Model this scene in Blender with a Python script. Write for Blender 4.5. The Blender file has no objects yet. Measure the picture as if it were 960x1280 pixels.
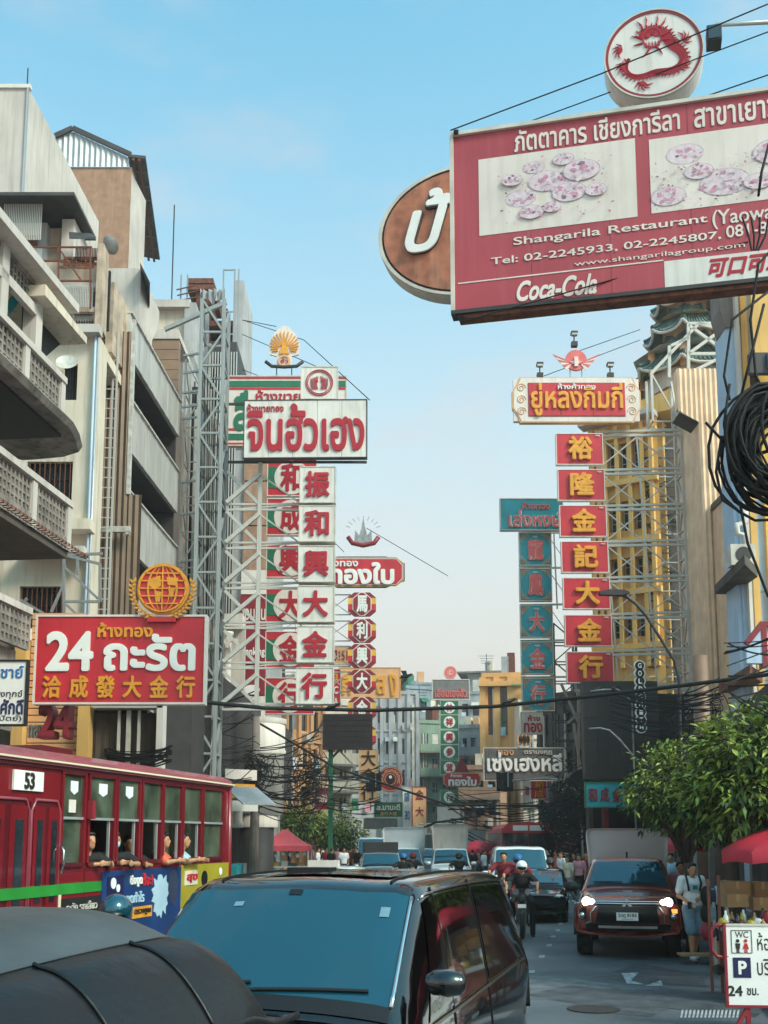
import bpy, math, random
from mathutils import Vector, Matrix
from math import sin, cos, tan, pi, radians as R
random.seed(7)
SC = bpy.context.scene
COL = SC.collection

# ------------------------------------------------------------------ camera
CAMZ = 2.15; FPX = 1355.0; PITCH = R(8.0); CY = 1048 - 1355.0 * math.tan(math.radians(8.0))   # rising-front lens: principal point row CY
cam_d = bpy.data.cameras.new('camera'); cam = bpy.data.objects.new('camera', cam_d); COL.objects.link(cam)
cam_d.sensor_fit = 'VERTICAL'; cam_d.sensor_height = 24; cam_d.lens = 24 * FPX / 1280
cam_d.shift_y = (CY - 640) / 1280; cam_d.clip_start = .1; cam_d.clip_end = 6000
cam.location = (0, 0, CAMZ); cam.rotation_euler = (R(90) + PITCH, 0, 0)
SC.camera = cam

# ------------------------------------------------------------------ sky, sun, exposure
SUN_EL, SUN_AZ = R(42), R(128)      # azimuth clockwise from +Y: light from the right, a little behind the camera
w = bpy.data.worlds.new('World'); SC.world = w; w.use_nodes = True
nt = w.node_tree; nt.nodes.clear()
N = nt.nodes.new; L = nt.links.new
out = N('ShaderNodeOutputWorld'); bg = N('ShaderNodeBackground'); L(bg.outputs[0], out.inputs[0])
sky = N('ShaderNodeTexSky'); sky.sky_type = 'NISHITA'; sky.sun_disc = False
sky.sun_elevation = SUN_EL; sky.sun_rotation = SUN_AZ; sky.air_density = 1.0; sky.dust_density = 1.5; sky.ozone_density = 1.6
tc = N('ShaderNodeTexCoord'); sep = N('ShaderNodeSeparateXYZ'); L(tc.outputs['Generated'], sep.inputs[0])
hz = N('ShaderNodeMapRange'); hz.interpolation_type = 'SMOOTHSTEP'; L(sep.outputs['Z'], hz.inputs['Value'])
hz.inputs['From Min'].default_value = .04; hz.inputs['From Max'].default_value = .72
hz.inputs['To Min'].default_value = .97; hz.inputs['To Max'].default_value = .0
mp = N('ShaderNodeMapping'); mp.inputs['Scale'].default_value = (2.2, 2.2, 6.5); L(tc.outputs['Generated'], mp.inputs[0])
cn = N('ShaderNodeTexNoise'); cn.inputs['Scale'].default_value = 1.6; cn.inputs['Detail'].default_value = 7; cn.inputs['Roughness'].default_value = .55
L(mp.outputs[0], cn.inputs['Vector'])
cr = N('ShaderNodeMapRange'); cr.interpolation_type = 'SMOOTHSTEP'; L(cn.outputs['Fac'], cr.inputs['Value'])
cr.inputs['From Min'].default_value = .5; cr.inputs['From Max'].default_value = .74; cr.inputs['To Max'].default_value = .45
mx = N('ShaderNodeMix'); mx.data_type = 'RGBA'; L(hz.outputs[0], mx.inputs['Factor'])
tint = N('ShaderNodeMix'); tint.data_type = 'RGBA'; tint.blend_type = 'MULTIPLY'; tint.inputs['Factor'].default_value = 1
tint.inputs[7].default_value = (1.5, 2.8, 2.3, 1)
L(sky.outputs[0], tint.inputs[6]); L(tint.outputs[2], mx.inputs[6]); mx.inputs[7].default_value = (6.0, 5.1, 4.5, 1)
mc = N('ShaderNodeMix'); mc.data_type = 'RGBA'; L(cr.outputs[0], mc.inputs['Factor']); L(mx.outputs[2], mc.inputs[6]); mc.inputs[7].default_value = (5.6, 4.9, 4.8, 1)
L(mc.outputs[2], bg.inputs['Color']); bg.inputs['Strength'].default_value = .115
sun_d = bpy.data.lights.new('sun', 'SUN'); sun = bpy.data.objects.new('sun', sun_d); COL.objects.link(sun)
sun_d.energy = 2.4; sun_d.angle = R(16); sun_d.color = (1, .85, .76)
sdir = Vector((sin(SUN_AZ) * cos(SUN_EL), cos(SUN_AZ) * cos(SUN_EL), sin(SUN_EL)))
sun.rotation_euler = sdir.to_track_quat('Z', 'Y').to_euler()
SC.view_settings.view_transform = 'Standard'; SC.view_settings.look = 'None'
SC.view_settings.exposure = .4; SC.view_settings.gamma = 1
SC.cycles.max_bounces = 6

# ------------------------------------------------------------------ materials
def lin(c):
    if isinstance(c, str):
        c = [int(c[i:i + 2], 16) / 255 for i in (0, 2, 4)]
        return tuple((x / 12.92 if x < .04045 else ((x + .055) / 1.055) ** 2.4) for x in c)
    return c
MATS = {}
def M(key, col='808080', rough=.6, metal=0, var=.14, vs=2.5, bump=0, bs=40, streak=0, scol='3a302a', coat=0, emit=0, alpha=1, zs=None):
    if key in MATS: return MATS[key]
    m = bpy.data.materials.new(key); m.use_nodes = True; MATS[key] = m
    t = m.node_tree; b = t.nodes['Principled BSDF']; n = t.nodes.new; l = t.links.new
    c = lin(col)
    tcn = n('ShaderNodeTexCoord'); src = tcn.outputs['Object']
    ns = n('ShaderNodeTexNoise'); ns.inputs['Scale'].default_value = vs; ns.inputs['Detail'].default_value = 5
    if zs:
        mpg = n('ShaderNodeMapping'); mpg.inputs['Scale'].default_value = zs; l(src, mpg.inputs[0]); l(mpg.outputs[0], ns.inputs['Vector'])
    else: l(src, ns.inputs['Vector'])
    mr = n('ShaderNodeMapRange'); mr.inputs['From Min'].default_value = .3; mr.inputs['From Max'].default_value = .7
    mr.inputs['To Min'].default_value = 1 - var * 1.6; mr.inputs['To Max'].default_value = 1 + var; l(ns.outputs['Fac'], mr.inputs['Value'])
    vm = n('ShaderNodeVectorMath'); vm.operation = 'SCALE'; vm.inputs[0].default_value = c; l(mr.outputs[0], vm.inputs['Scale'])
    cur = vm.outputs[0]
    if streak:
        mp2 = n('ShaderNodeMapping'); mp2.inputs['Scale'].default_value = (5, 5, .35); l(src, mp2.inputs[0])
        n2 = n('ShaderNodeTexNoise'); n2.inputs['Scale'].default_value = 1.3; n2.inputs['Detail'].default_value = 6; l(mp2.outputs[0], n2.inputs['Vector'])
        r2 = n('ShaderNodeMapRange'); r2.inputs['From Min'].default_value = .5; r2.inputs['From Max'].default_value = .78; r2.inputs['To Max'].default_value = streak; l(n2.outputs['Fac'], r2.inputs['Value'])
        mm = n('ShaderNodeMix'); mm.data_type = 'RGBA'; l(r2.outputs[0], mm.inputs['Factor']); l(cur, mm.inputs[6]); mm.inputs[7].default_value = (*lin(scol), 1); cur = mm.outputs[2]
    l(cur, b.inputs['Base Color'])
    b.inputs['Roughness'].default_value = rough; b.inputs['Metallic'].default_value = metal
    b.inputs['Coat Weight'].default_value = coat; b.inputs['Coat Roughness'].default_value = .03
    if emit: l(cur, b.inputs['Emission Color']); b.inputs['Emission Strength'].default_value = emit
    if alpha < 1: b.inputs['Alpha'].default_value = alpha
    if bump:
        n3 = n('ShaderNodeTexNoise'); n3.inputs['Scale'].default_value = bs; n3.inputs['Detail'].default_value = 4; l(src, n3.inputs['Vector'])
        bp = n('ShaderNodeBump'); bp.inputs['Strength'].default_value = bump; bp.inputs['Distance'].default_value = .02; l(n3.outputs['Fac'], bp.inputs['Height']); l(bp.outputs[0], b.inputs['Normal'])
    return m
def glassmat(key, tint, gloss=.25):
    m = bpy.data.materials.new(key); m.use_nodes = True; MATS[key] = m
    t = m.node_tree; t.nodes.clear(); n = t.nodes.new; l = t.links.new
    o = n('ShaderNodeOutputMaterial'); mx_ = n('ShaderNodeMixShader'); tr = n('ShaderNodeBsdfTransparent'); gl = n('ShaderNodeBsdfGlossy')
    tr.inputs[0].default_value = (*tint, 1); gl.inputs['Roughness'].default_value = .06
    fr = n('ShaderNodeFresnel'); ad = n('ShaderNodeMath'); ad.operation = 'ADD'; ad.inputs[1].default_value = gloss; l(fr.outputs[0], ad.inputs[0])
    l(ad.outputs[0], mx_.inputs[0]); l(tr.outputs[0], mx_.inputs[1]); l(gl.outputs[0], mx_.inputs[2]); l(mx_.outputs[0], o.inputs[0])
    return m
M('asphalt', '5a6066', .68, var=.26, vs=.55, bump=.35, bs=60, streak=0)
M('pave', '8a8078', .85, var=.2, vs=1.2, bump=.3, bs=25)
M('kerb', 'a8a196', .8, var=.2); M('kerb_red', '9a3c34', .7, var=.2)
M('paint_white', 'a9adb0', .75, var=.4, vs=9)
M('cream', 'dccdb9', .8, var=.12, vs=.5, bump=.1, streak=.6, scol='8a7b68')
M('offwhite', 'c8beb6', .8, var=.12, vs=.6, streak=.55, scol='8d8376')
M('white', 'e4dad0', .6, var=.08, vs=.8, streak=.4, scol='8f857a')
M('concrete', '857b74', .9, var=.2, vs=1.2, bump=.25, bs=15, streak=.75, scol='544a40')
M('grimy_wall', '8d837b', .9, var=.25, vs=1.6, bump=.35, bs=12, streak=.85, scol='3f342b')
M('concrete_dk', '5a5048', .9, var=.2, vs=1.5, bump=.25, bs=15, streak=.5, scol='2f2923')
M('old_wall', 'c0ab97', .9, var=.22, vs=2.5, bump=.4, bs=12, streak=.75, scol='6a4636')
M('brickwall', 'a5806a', .9, var=.14, vs=3, bump=.5, bs=30, streak=.25, scol='d9b695')
M('brick', 'a5684c', .9, var=.3, vs=9, bump=.3)
M('tin', 'b4b6b6', .45, .4, var=.14, vs=1.5, streak=.25, scol='6b5648')
M('tin_dark', '4a4745', .6, .2, var=.25, vs=2, streak=.3, scol='6b4636')
M('brown_metal', '6f5a49', .45, .3, var=.12, vs=2, streak=.2)
M('brown_panel', '937560', .55, .1, var=.12, vs=2)
M('alu', 'cfcac4', .36, .4, var=.16, vs=1.5, zs=(2, 2, .3))
M('steel', 'a2a6a6', .5, .3, var=.25, vs=6, streak=.5, scol='7a5a46')
M('steel_white', 'c9c5bd', .5, .1, var=.2, vs=6, streak=.5, scol='8a6a56')
M('rust', '7a4a3a', .8, .2, var=.35, vs=8)
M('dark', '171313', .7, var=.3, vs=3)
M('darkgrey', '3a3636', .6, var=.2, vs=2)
M('screen', '302a2b', .35, var=.1, vs=2)
M('black', '0c0a0a', .35, var=.1)
M('rubber', '141212', .85, var=.2, vs=10)
M('cable', '0d0a09', .75, var=.25, vs=8)
M('winglass', '2a3238', .08, var=.35, vs=1.4, coat=.6)
M('winglass2', '4f6a74', .1, var=.4, vs=1.1, coat=.6)
M('frame', '4a3f38', .6, var=.2)
M('wframe', 'cfc8bb', .6, var=.15)
M('bill_red', 'ad424b', .5, var=.08, vs=.8, streak=.3, scol='c46a74')
M('sign_red', 'c82a36', .42, var=.1, vs=1.2, streak=.3, scol='7d1a20')
M('sign_dred', '8e2330', .45, var=.1, vs=1.5, streak=.2, scol='5d1a20')
M('sign_white', 'e2dcd4', .42, var=.07, vs=1.2, streak=.42, scol='8b6e60')
M('sign_cream', 'e6d8ce', .5, var=.06, vs=1.2, streak=.25, scol='9b7e60')
M('sign_green', '1f7050', .5, var=.12, vs=2, streak=.2)
M('sign_teal', '1f9aa6', .42, var=.1, vs=1.5, streak=.15)
M('sign_yellow', 'e8b84a', .5, var=.1, vs=2)
M('sign_gold', 'e9a034', .4, .1, var=.12, vs=5)
M('sign_peach', 'dda878', .6, var=.08, vs=1.5, streak=.2, scol='a5714e')
M('sign_grey', '767270', .6, var=.15, vs=2, streak=.3)
M('letter_red', 'b0182a', .4, var=.08); M('letter_white', 'f0eee8', .5, var=.05)
M('letter_dk', '28211f', .6); M('letter_pink', 'e06a66', .4, var=.1); M('letter_blue', '2468a0', .5); M('navy', '1c1c4c', .5)
M('yellow_wall', 'dfb168', .85, var=.1, vs=1, streak=.35, scol='96703e')
M('orange_wall', 'e0aa6c', .85, var=.1, vs=1, streak=.3, scol='a5784a')
M('pink_tin', 'efcaa6', .55, .05, var=.12, vs=1.5, streak=.45, scol='c08a58')
M('paleblue', 'b5cbe0', .75, var=.08, vs=.8, streak=.3, scol='7d8a96')
M('grey_wall', 'b3b1b2', .85, var=.14, vs=.8, streak=.45, scol='6d6a68')
M('blue_wall', '8b979f', .85, var=.15, vs=.8, streak=.4, scol='4d5a62')
M('green_wall', '8a9e8c', .85, var=.15, vs=.8, streak=.4, scol='4d5a42')
M('roof_green', '647c74', .5, var=.3, vs=2.5, streak=.3, scol='36423e')
M('roof_red', '9c5a46', .8, var=.25, vs=3)
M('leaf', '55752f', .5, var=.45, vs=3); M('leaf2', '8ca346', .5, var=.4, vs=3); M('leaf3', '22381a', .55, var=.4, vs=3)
M('bark', '54463a', .95, var=.3, vs=6, bump=.6)
M('bus_red', '7c1520', .28, var=.12, vs=1.2, coat=.5, streak=.12, scol='5a1216')
M('bus_dred', '5c111b', .35, var=.12, vs=1.2, coat=.4)
M('bus_roof', '93404c', .3, var=.15, vs=1, coat=.4, streak=.2, scol='7a4046')  # pinker red: light on the roof curve put into the colour
M('bus_cream', 'e8d8b8', .4); M('bus_green', '2c8c34', .4); M('bus_blue', '1b3c70', .35, var=.25, vs=2, coat=.3); M('bus_yellow', 'a8992a', .4, var=.1)
M('carblack', '060405', .09, 0, var=.02, coat=1.0)
M('carwhite', 'dfe3e4', .25, 0, var=.04, coat=.8)
M('carsilver', 'a8b4b8', .25, .5, var=.04, coat=.8)
M('carbrown', 'a04c3e', .22, .35, var=.04, coat=1.0)
M('windshield', '174f60', .06, .3, var=.08, vs=.7, coat=1.0)
M('chrome', 'd8d8d8', .12, 1, var=.03)
M('plastic', '131113', .55, var=.1)
M('vinyl', '0f0d0e', .4, var=.15, vs=4, bump=.5, bs=9); M('vinyl_grey', '454b4d', .42, var=.2, vs=2.5, bump=.35, bs=7)
M('lamp_on', 'fff2dc', .3, emit=4); M('lamp_orange', 'ff7a30', .3, emit=2.5); M('bulb', 'ffb060', .3, emit=4)
M('umb_red', 'b8283a', .6, var=.12, vs=3); M('tent', 'c8505c', .65, var=.08)
M('cardboard', 'a8845c', .8, var=.14, vs=4); M('tape', 'b89868', .3)
M('skin', 'c08c68', .5, var=.08, vs=8); M('hair', '120e0d', .5)
M('c_white', 'e8ecee', .8, var=.05); M('c_blue', '6f8fa0', .8, var=.12, vs=8); M('c_black', '141214', .8); M('c_red', '7a1c28', .8, var=.1); M('c_pink', 'cf8f98', .8)
M('c_orange', 'd8664a', .8); M('c_lblue', 'a8c4d4', .8); M('c_grey', '7c7e80', .8); M('c_cream', 'd6ccb4', .8); M('c_navy', '28304c', .8)
M('bus_pane', '5a6654', .12, var=.5, vs=2.2, coat=.8, alpha=.82)
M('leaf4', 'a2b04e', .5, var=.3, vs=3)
glassmat('bus_glass', (.42, .46, .38), .22); glassmat('clear', (.8, .84, .84), .1)

# ------------------------------------------------------------------ photo geometry
def ray(px, py):
    u = (px - 480) / FPX; v = (CY - py) / FPX
    return Vector((u, cos(PITCH) - sin(PITCH) * v, sin(PITCH) + cos(PITCH) * v))
CP = Vector((0, 0, CAMZ))
def at(px, py, Y):
    d = ray(px, py); return CP + d * (Y / d.y)
def gnd(px, py, z=0):
    d = ray(px, py); return CP + d * ((z - CAMZ) / d.z)
class Fr:
    """upright frame: local x to the right along a face, local -y is its front, z up; origin on the ground below pixel px at depth Y"""
    def __init__(s, px, Y, deg=0, py=1048):
        s.py = py; p = at(px, py, Y); s.o = Vector((p.x, p.y, 0)); s.a = R(deg)
        s.ex = Vector((cos(s.a), sin(s.a), 0)); s.ey = Vector((-sin(s.a), cos(s.a), 0))
    def l(s, px, py, n=0):
        d = ray(px, py); t = ((s.o - CP).dot(s.ey) + n) / d.dot(s.ey); p = CP + d * t
        return (p - s.o).dot(s.ex), p.z
    def x(s, px, n=0, py=None): return s.l(px, py or s.py, n)[0]
    def z(s, px, py, n=0): return s.l(px, py, n)[1]
    def w(s, x, y, z=0): return s.o + s.ex * x + s.ey * y + Vector((0, 0, z))

# ------------------------------------------------------------------ objects
def tag(o, label=None, cat=None, group=None, kind=None):
    if label: o['label'] = label
    if cat: o['category'] = cat
    if group: o['group'] = group
    if kind: o['kind'] = kind
    return o
def thing(name, label, cat, fr=None, group=None, loc=None, rot=0):
    o = bpy.data.objects.new(name, None); COL.objects.link(o); o.empty_display_size = .2
    if fr is not None: o.location = fr.o; o.rotation_euler = (0, 0, fr.a)
    else: o.location = loc or (0, 0, 0); o.rotation_euler = (0, 0, R(rot))
    return tag(o, label, cat, group)
def inst(name, mesh, par, loc=(0, 0, 0), rot=(0, 0, 0), sc=(1, 1, 1)):
    o = bpy.data.objects.new(name, mesh); COL.objects.link(o); o.parent = par; o.location = loc; o.rotation_euler = rot; o.scale = sc
    return o
def copy_tree(o, parent=None):
    c = o.copy(); COL.objects.link(c); c.parent = parent
    for ch in o.children: copy_tree(ch, c)
    return c
class MB:
    def __init__(s): s.v = []; s.f = []; s.m = []; s.mats = []
    def mi(s, mat):
        mat = MATS[mat] if isinstance(mat, str) else mat
        if mat not in s.mats: s.mats.append(mat)
        return s.mats.index(mat)
    def add(s, vs, fs, mat='concrete'):
        k = len(s.v); i = s.mi(mat); s.v += [tuple(p) for p in vs]
        for f in fs: s.f.append(tuple(a + k for a in f)); s.m.append(i)
        return s
    def box(s, x0, x1, y0, y1, z0, z1, mat='concrete', mt=None):
        vs = [Vector((x, y, z)) for z in (z0, z1) for y in (y0, y1) for x in (x0, x1)]
        if mt: vs = [mt @ p for p in vs]
        return s.add(vs, [(0, 2, 3, 1), (4, 5, 7, 6), (0, 1, 5, 4), (2, 6, 7, 3), (0, 4, 6, 2), (1, 3, 7, 5)], mat)
    def prism(s, poly, y0, y1, mat='concrete', ax='y'):
        n = len(poly)
        def P(a, b, c): return (a, c, b) if ax == 'y' else ((c, a, b) if ax == 'x' else (a, b, c))
        vs = [P(a, b, y0) for a, b in poly] + [P(a, b, y1) for a, b in poly]
        fs = [tuple(range(n)), tuple(range(2 * n - 1, n - 1, -1))] + [(i, i + n, (i + 1) % n + n, (i + 1) % n) for i in range(n)]
        return s.add(vs, fs, mat)
    def bar(s, p, q, w=.05, mat='steel', h=None):
        p = Vector(p); q = Vector(q); d = q - p
        if d.length < 1e-5: return s
        h = h or w; up = Vector((0, 0, 1)) if abs(d.normalized().z) < .95 else Vector((1, 0, 0))
        a = d.cross(up).normalized() * w / 2; b = a.cross(d).normalized() * h / 2
        vs = [p + a + b, p - a + b, p - a - b, p + a - b]; vs += [v + d for v in vs]
        return s.add(vs, [(0, 1, 2, 3), (7, 6, 5, 4), (0, 4, 5, 1), (1, 5, 6, 2), (2, 6, 7, 3), (3, 7, 4, 0)], mat)
    def tube(s, pts, r=.02, mat='cable', n=6, cap=True):
        pts = [Vector(p) for p in pts]; rs = r if isinstance(r, (list, tuple)) else [r] * len(pts)
        vs = []; last = None
        for i, p in enumerate(pts):
            d = (pts[min(i + 1, len(pts) - 1)] - pts[max(i - 1, 0)])
            if d.length < 1e-7: d = Vector((0, 0, 1))
            d.normalize()
            if last is None: last = d.orthogonal().normalized()
            a = (last - d * last.dot(d)); a = a.normalized() if a.length > 1e-4 else d.orthogonal().normalized(); last = a; b = d.cross(a)
            vs += [p + (a * cos(2 * pi * k / n) + b * sin(2 * pi * k / n)) * rs[i] for k in range(n)]
        fs = [(i * n + k, i * n + (k + 1) % n, (i + 1) * n + (k + 1) % n, (i + 1) * n + k) for i in range(len(pts) - 1) for k in range(n)]
        if cap: fs += [tuple(range(n - 1, -1, -1)), tuple(range((len(pts) - 1) * n, len(pts) * n))]
        return s.add(vs, fs, mat)
    def disc(s, cx, cz, r, y0, y1, mat, n=40, rz=None, r2=0):
        rz = rz or r
        if r2:
            vs = []; k_ = r2 / r
            for y, q in ((y0, 1), (y1, 1), (y1, k_), (y0, k_)): vs += [(cx + r * q * cos(2 * pi * k / n), y, cz + rz * q * sin(2 * pi * k / n)) for k in range(n)]
            fs = [(j * n + k, j * n + (k + 1) % n, ((j + 1) % 4) * n + (k + 1) % n, ((j + 1) % 4) * n + k) for j in range(4) for k in range(n)]
            return s.add(vs, fs, mat)
        return s.prism([(cx + r * cos(2 * pi * k / n), cz + rz * sin(2 * pi * k / n)) for k in range(n)], y0, y1, mat)
    def lathe(s, prof, mat, n=24, c=(0, 0, 0)):
        vs = [(c[0] + r * cos(2 * pi * k / n), c[1] + r * sin(2 * pi * k / n), c[2] + z) for r, z in prof for k in range(n)]
        fs = [(i * n + k, i * n + (k + 1) % n, (i + 1) * n + (k + 1) % n, (i + 1) * n + k) for i in range(len(prof) - 1) for k in range(n)]
        return s.add(vs, fs, mat)
    def corr(s, x0, x1, z0, z1, y=0, pitch=.15, dep=.03, mat='tin', top=None, bot=None):
        """corrugated sheet in the xz plane; top/bot: functions x -> z"""
        n = max(2, int((x1 - x0) / pitch * 2)); vs = []
        for i in range(n + 1):
            x = x0 + (x1 - x0) * i / n; yy = y - (dep if i % 2 else 0)
            vs += [(x, yy, bot(x) if bot else z0), (x, yy, top(x) if top else z1)]
        return s.add(vs, [(2 * i, 2 * i + 2, 2 * i + 3, 2 * i + 1) for i in range(n)], mat)
    def mesh(s, name, smooth=False):
        me = bpy.data.meshes.new(name); me.from_pydata(s.v, [], s.f)
        for m in s.mats: me.materials.append(m)
        me.polygons.foreach_set('material_index', s.m)
        if smooth: me.polygons.foreach_set('use_smooth', [True] * len(s.f))
        me.update(); return me
    def build(s, name, par=None, smooth=False, kind=None, label=None, loc=None):
        o = bpy.data.objects.new(name, s.mesh(name, smooth)); COL.objects.link(o)
        if par: o.parent = par
        if loc: o.location = loc
        if kind: o['kind'] = kind
        if label: o['label'] = label
        return o
def B(name, par, *a, **k):      # one box = one part
    sm = k.pop('smooth', False); lab = k.pop('label', None); return MB().box(*a, **k).build(name, par, label=lab)
_bar = {}
def barm(mat):
    if mat not in _bar: _bar[mat] = MB().box(-.5, .5, -.5, .5, -.5, .5, mat).mesh('bar')
    return _bar[mat]
def bar(name, par, p, q, w, mat='steel', h=None):
    p = Vector(p); q = Vector(q); d = q - p
    o = bpy.data.objects.new(name, barm(mat)); COL.objects.link(o); o.parent = par
    o.location = (p + q) / 2; o.rotation_euler = d.to_track_quat('Z', 'X').to_euler(); o.scale = (w, h or w, d.length)
    return o
_glyph = {}
def glyph(body, shear, seg):
    """solid letter shapes: every outline is filled on its own, since some glyphs have overlapping outlines"""
    k = (body, shear, seg)
    if k in _glyph: return _glyph[k]
    c = bpy.data.curves.new('t', 'FONT'); c.body = body; c.shear = shear
    o = bpy.data.objects.new('t', c); COL.objects.link(o); bpy.context.view_layer.update()
    cu = o.to_curve(bpy.context.evaluated_depsgraph_get()); loops = []
    for sp in cu.splines:
        bp = sp.bezier_points; pts = []
        for i in range(len(bp)):
            p, q = bp[i], bp[(i + 1) % len(bp)]; straight = (p.handle_right - p.co).length + (q.handle_left - q.co).length < 1e-4 or abs((q.co - p.co).cross(p.handle_right - p.co).z) + abs((q.co - p.co).cross(q.handle_left - p.co).z) < 1e-5
            n = 1 if straight else seg + 2
            for j in range(n):
                u = j / n; v = p.co * (1 - u) ** 3 + p.handle_right * 3 * u * (1 - u) ** 2 + q.handle_left * 3 * u * u * (1 - u) + q.co * u ** 3; pts.append((v.x, v.y))
        if len(pts) > 2: loops.append(pts)
    o.to_curve_clear(); bpy.data.objects.remove(o); bpy.data.curves.remove(c)
    area = lambda l: sum(l[i - 1][0] * l[i][1] - l[i][0] * l[i - 1][1] for i in range(len(l))) / 2
    def inside(p, l):
        r_ = False
        for i in range(len(l)):
            (x0, y0), (x1, y1) = l[i - 1], l[i]
            if (y0 > p[1]) != (y1 > p[1]) and p[0] < (x1 - x0) * (p[1] - y0) / (y1 - y0) + x0: r_ = not r_
        return r_
    A = [area(l) for l in loops]; V = []; F_ = []; bx_ = [(min(p[0] for p in l), max(p[0] for p in l)) for l in loops]; cl = []      # letters from two fonts may wind opposite ways: judge each letter by itself
    for i in sorted(range(len(loops)), key=lambda i: bx_[i][0]):
        if cl and bx_[i][0] < cl[-1][1]: cl[-1][0].append(i); cl[-1][1] = max(cl[-1][1], bx_[i][1])
        else: cl.append([[i], bx_[i][1]])
    for ids, _ in cl:
        s_ = 1 if max((A[i] for i in ids), key=abs) > 0 else -1
        for i in ids: A[i] *= s_
    sg = 1; outs = [i for i, a in enumerate(A) if a > 0]
    holes = {i: [] for i in outs}
    for i, a in enumerate(A):
        if a * sg < 0:
            cand = [j for j in outs if inside(loops[i][0], loops[j])]
            if cand: holes[min(cand, key=lambda j: abs(A[j]))].append(i)
    from mathutils.geometry import tessellate_polygon
    for q, i in enumerate(outs):
        ls = [loops[i]] + [loops[j] for j in holes[i]]; flat = [p for l in ls for p in l]; n0 = len(V); m = len(flat); dz = .012 * (q % 4)
        V += [(p[0], p[1], -.5) for p in flat] + [(p[0], p[1], .5 + dz) for p in flat]
        for t in tessellate_polygon([[Vector((p[0], p[1], 0)) for p in l] for l in ls]): F_.append(tuple(n0 + m + e for e in t))
        k0 = n0
        for l in ls:
            for e in range(len(l)): f = (e + 1) % len(l); F_.append((k0 + e, k0 + f, k0 + m + f, k0 + m + e))
            k0 += len(l)
    _glyph[k] = (V, F_); return _glyph[k]
def txt(body, x0, z0, x1, z1, y, mat, par, name='lettering', off=.015, ext=.012, shear=0, seg=2):
    """raised lettering fitted to a rectangle; bold strokes are several strikes a hair apart"""
    V, F_ = glyph(body, shear, seg)
    if not V: return None
    st = [(0, 0)] if off < .012 else [(off * cos(2 * pi * k / n_ + .4), off * sin(2 * pi * k / n_ + .4)) for n_ in [5 if off < .03 else 8] for k in range(n_)] + ([(0, 0)] if off >= .02 else [])
    xs = [v[0] for v in V]; ys = [v[1] for v in V]; e = off if len(st) > 1 else 0
    a, b, c_, d = min(xs) - e, max(xs) + e, min(ys) - e, max(ys) + e; vs = []; fs = []
    for q, (dx_, dz_) in enumerate(st):
        n0 = len(vs); yy = ext * .02 * q
        for v in V: vs.append((x0 + (v[0] + dx_ - a) / (b - a + 1e-9) * (x1 - x0), y - (ext * (.5 + v[2]) + yy if v[2] > 0 else .0005 * q), z0 + (v[1] + dz_ - c_) / (d - c_ + 1e-9) * (z1 - z0)))
        fs += [tuple(i + n0 for i in f) for f in F_]
    me = bpy.data.meshes.new(name); me.from_pydata(vs, [], fs); me.materials.append(MATS[mat])
    o = bpy.data.objects.new(name, me); COL.objects.link(o); o.parent = par
    return o
def facewall(mb, x0, x1, z0, z1, holes, y=0, rev=.18, mat='concrete', thick=None):
    """front skin at y with rectangular holes (hx0,hx1,hz0,hz1) and their reveals"""
    xs = sorted({x0, x1, *[h[0] for h in holes], *[h[1] for h in holes]}); zs = sorted({z0, z1, *[h[2] for h in holes], *[h[3] for h in holes]})
    xs = [x for x in xs if x0 <= x <= x1]; zs = [z for z in zs if z0 <= z <= z1]
    for i in range(len(xs) - 1):
        for j in range(len(zs) - 1):
            cx = (xs[i] + xs[i + 1]) / 2; cz = (zs[j] + zs[j + 1]) / 2
            if any(h[0] < cx < h[1] and h[2] < cz < h[3] for h in holes): continue
            mb.add([(xs[i], y, zs[j]), (xs[i + 1], y, zs[j]), (xs[i + 1], y, zs[j + 1]), (xs[i], y, zs[j + 1])], [(0, 1, 2, 3)], mat)
    for a, b, c, d in holes:
        p = [(a, c), (b, c), (b, d), (a, d)]
        for k in range(4):
            q, r = p[k], p[(k + 1) % 4]
            mb.add([(q[0], y, q[1]), (r[0], y, r[1]), (r[0], y + rev, r[1]), (q[0], y + rev, q[1])], [(0, 1, 2, 3)], mat)
    return mb
_win = {}
def winmesh(w, h, style='grid', glass='winglass', fm='frame', nx=2, nz=2):
    k = (round(w, 2), round(h, 2), style, glass, fm, nx, nz)
    if k in _win: return _win[k]
    mb = MB(); mb.box(-w / 2, w / 2, .03, .05, 0, h, glass); t = min(.05, w * .08)
    for i in range(nx + 1): x = -w / 2 + t / 2 + (w - t) * i / nx; mb.box(x - t / 2, x + t / 2, -.02, .03, 0, h, fm)
    for i in range(nz + 1): z = t / 2 + (h - t) * i / nz; mb.box(-w / 2, w / 2, -.016, .028, z - t / 2, z + t / 2, fm)
    _win[k] = mb.mesh('window'); return _win[k]
def winrow(par, holes, y=.12, **k):
    for a, b, c, d in holes: inst('window', winmesh(b - a, d - c, **k), par, ((a + b) / 2, y, c))
def grid_holes(x0, x1, z0, z1, nx, nz, fw=.6, fh=.55, zoff=.25):
    W = (x1 - x0) / nx; H = (z1 - z0) / nz
    return [(x0 + W * (i + .5 - fw / 2), x0 + W * (i + .5 + fw / 2), z0 + H * (j + zoff), z0 + H * (j + zoff + fh)) for j in range(nz) for i in range(nx)]
def cat(p, q, sag, n=14):
    p = Vector(p); q = Vector(q)
    return [p.lerp(q, i / n) - Vector((0, 0, sag * 4 * (i / n) * (1 - i / n))) for i in range(n + 1)]
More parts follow.
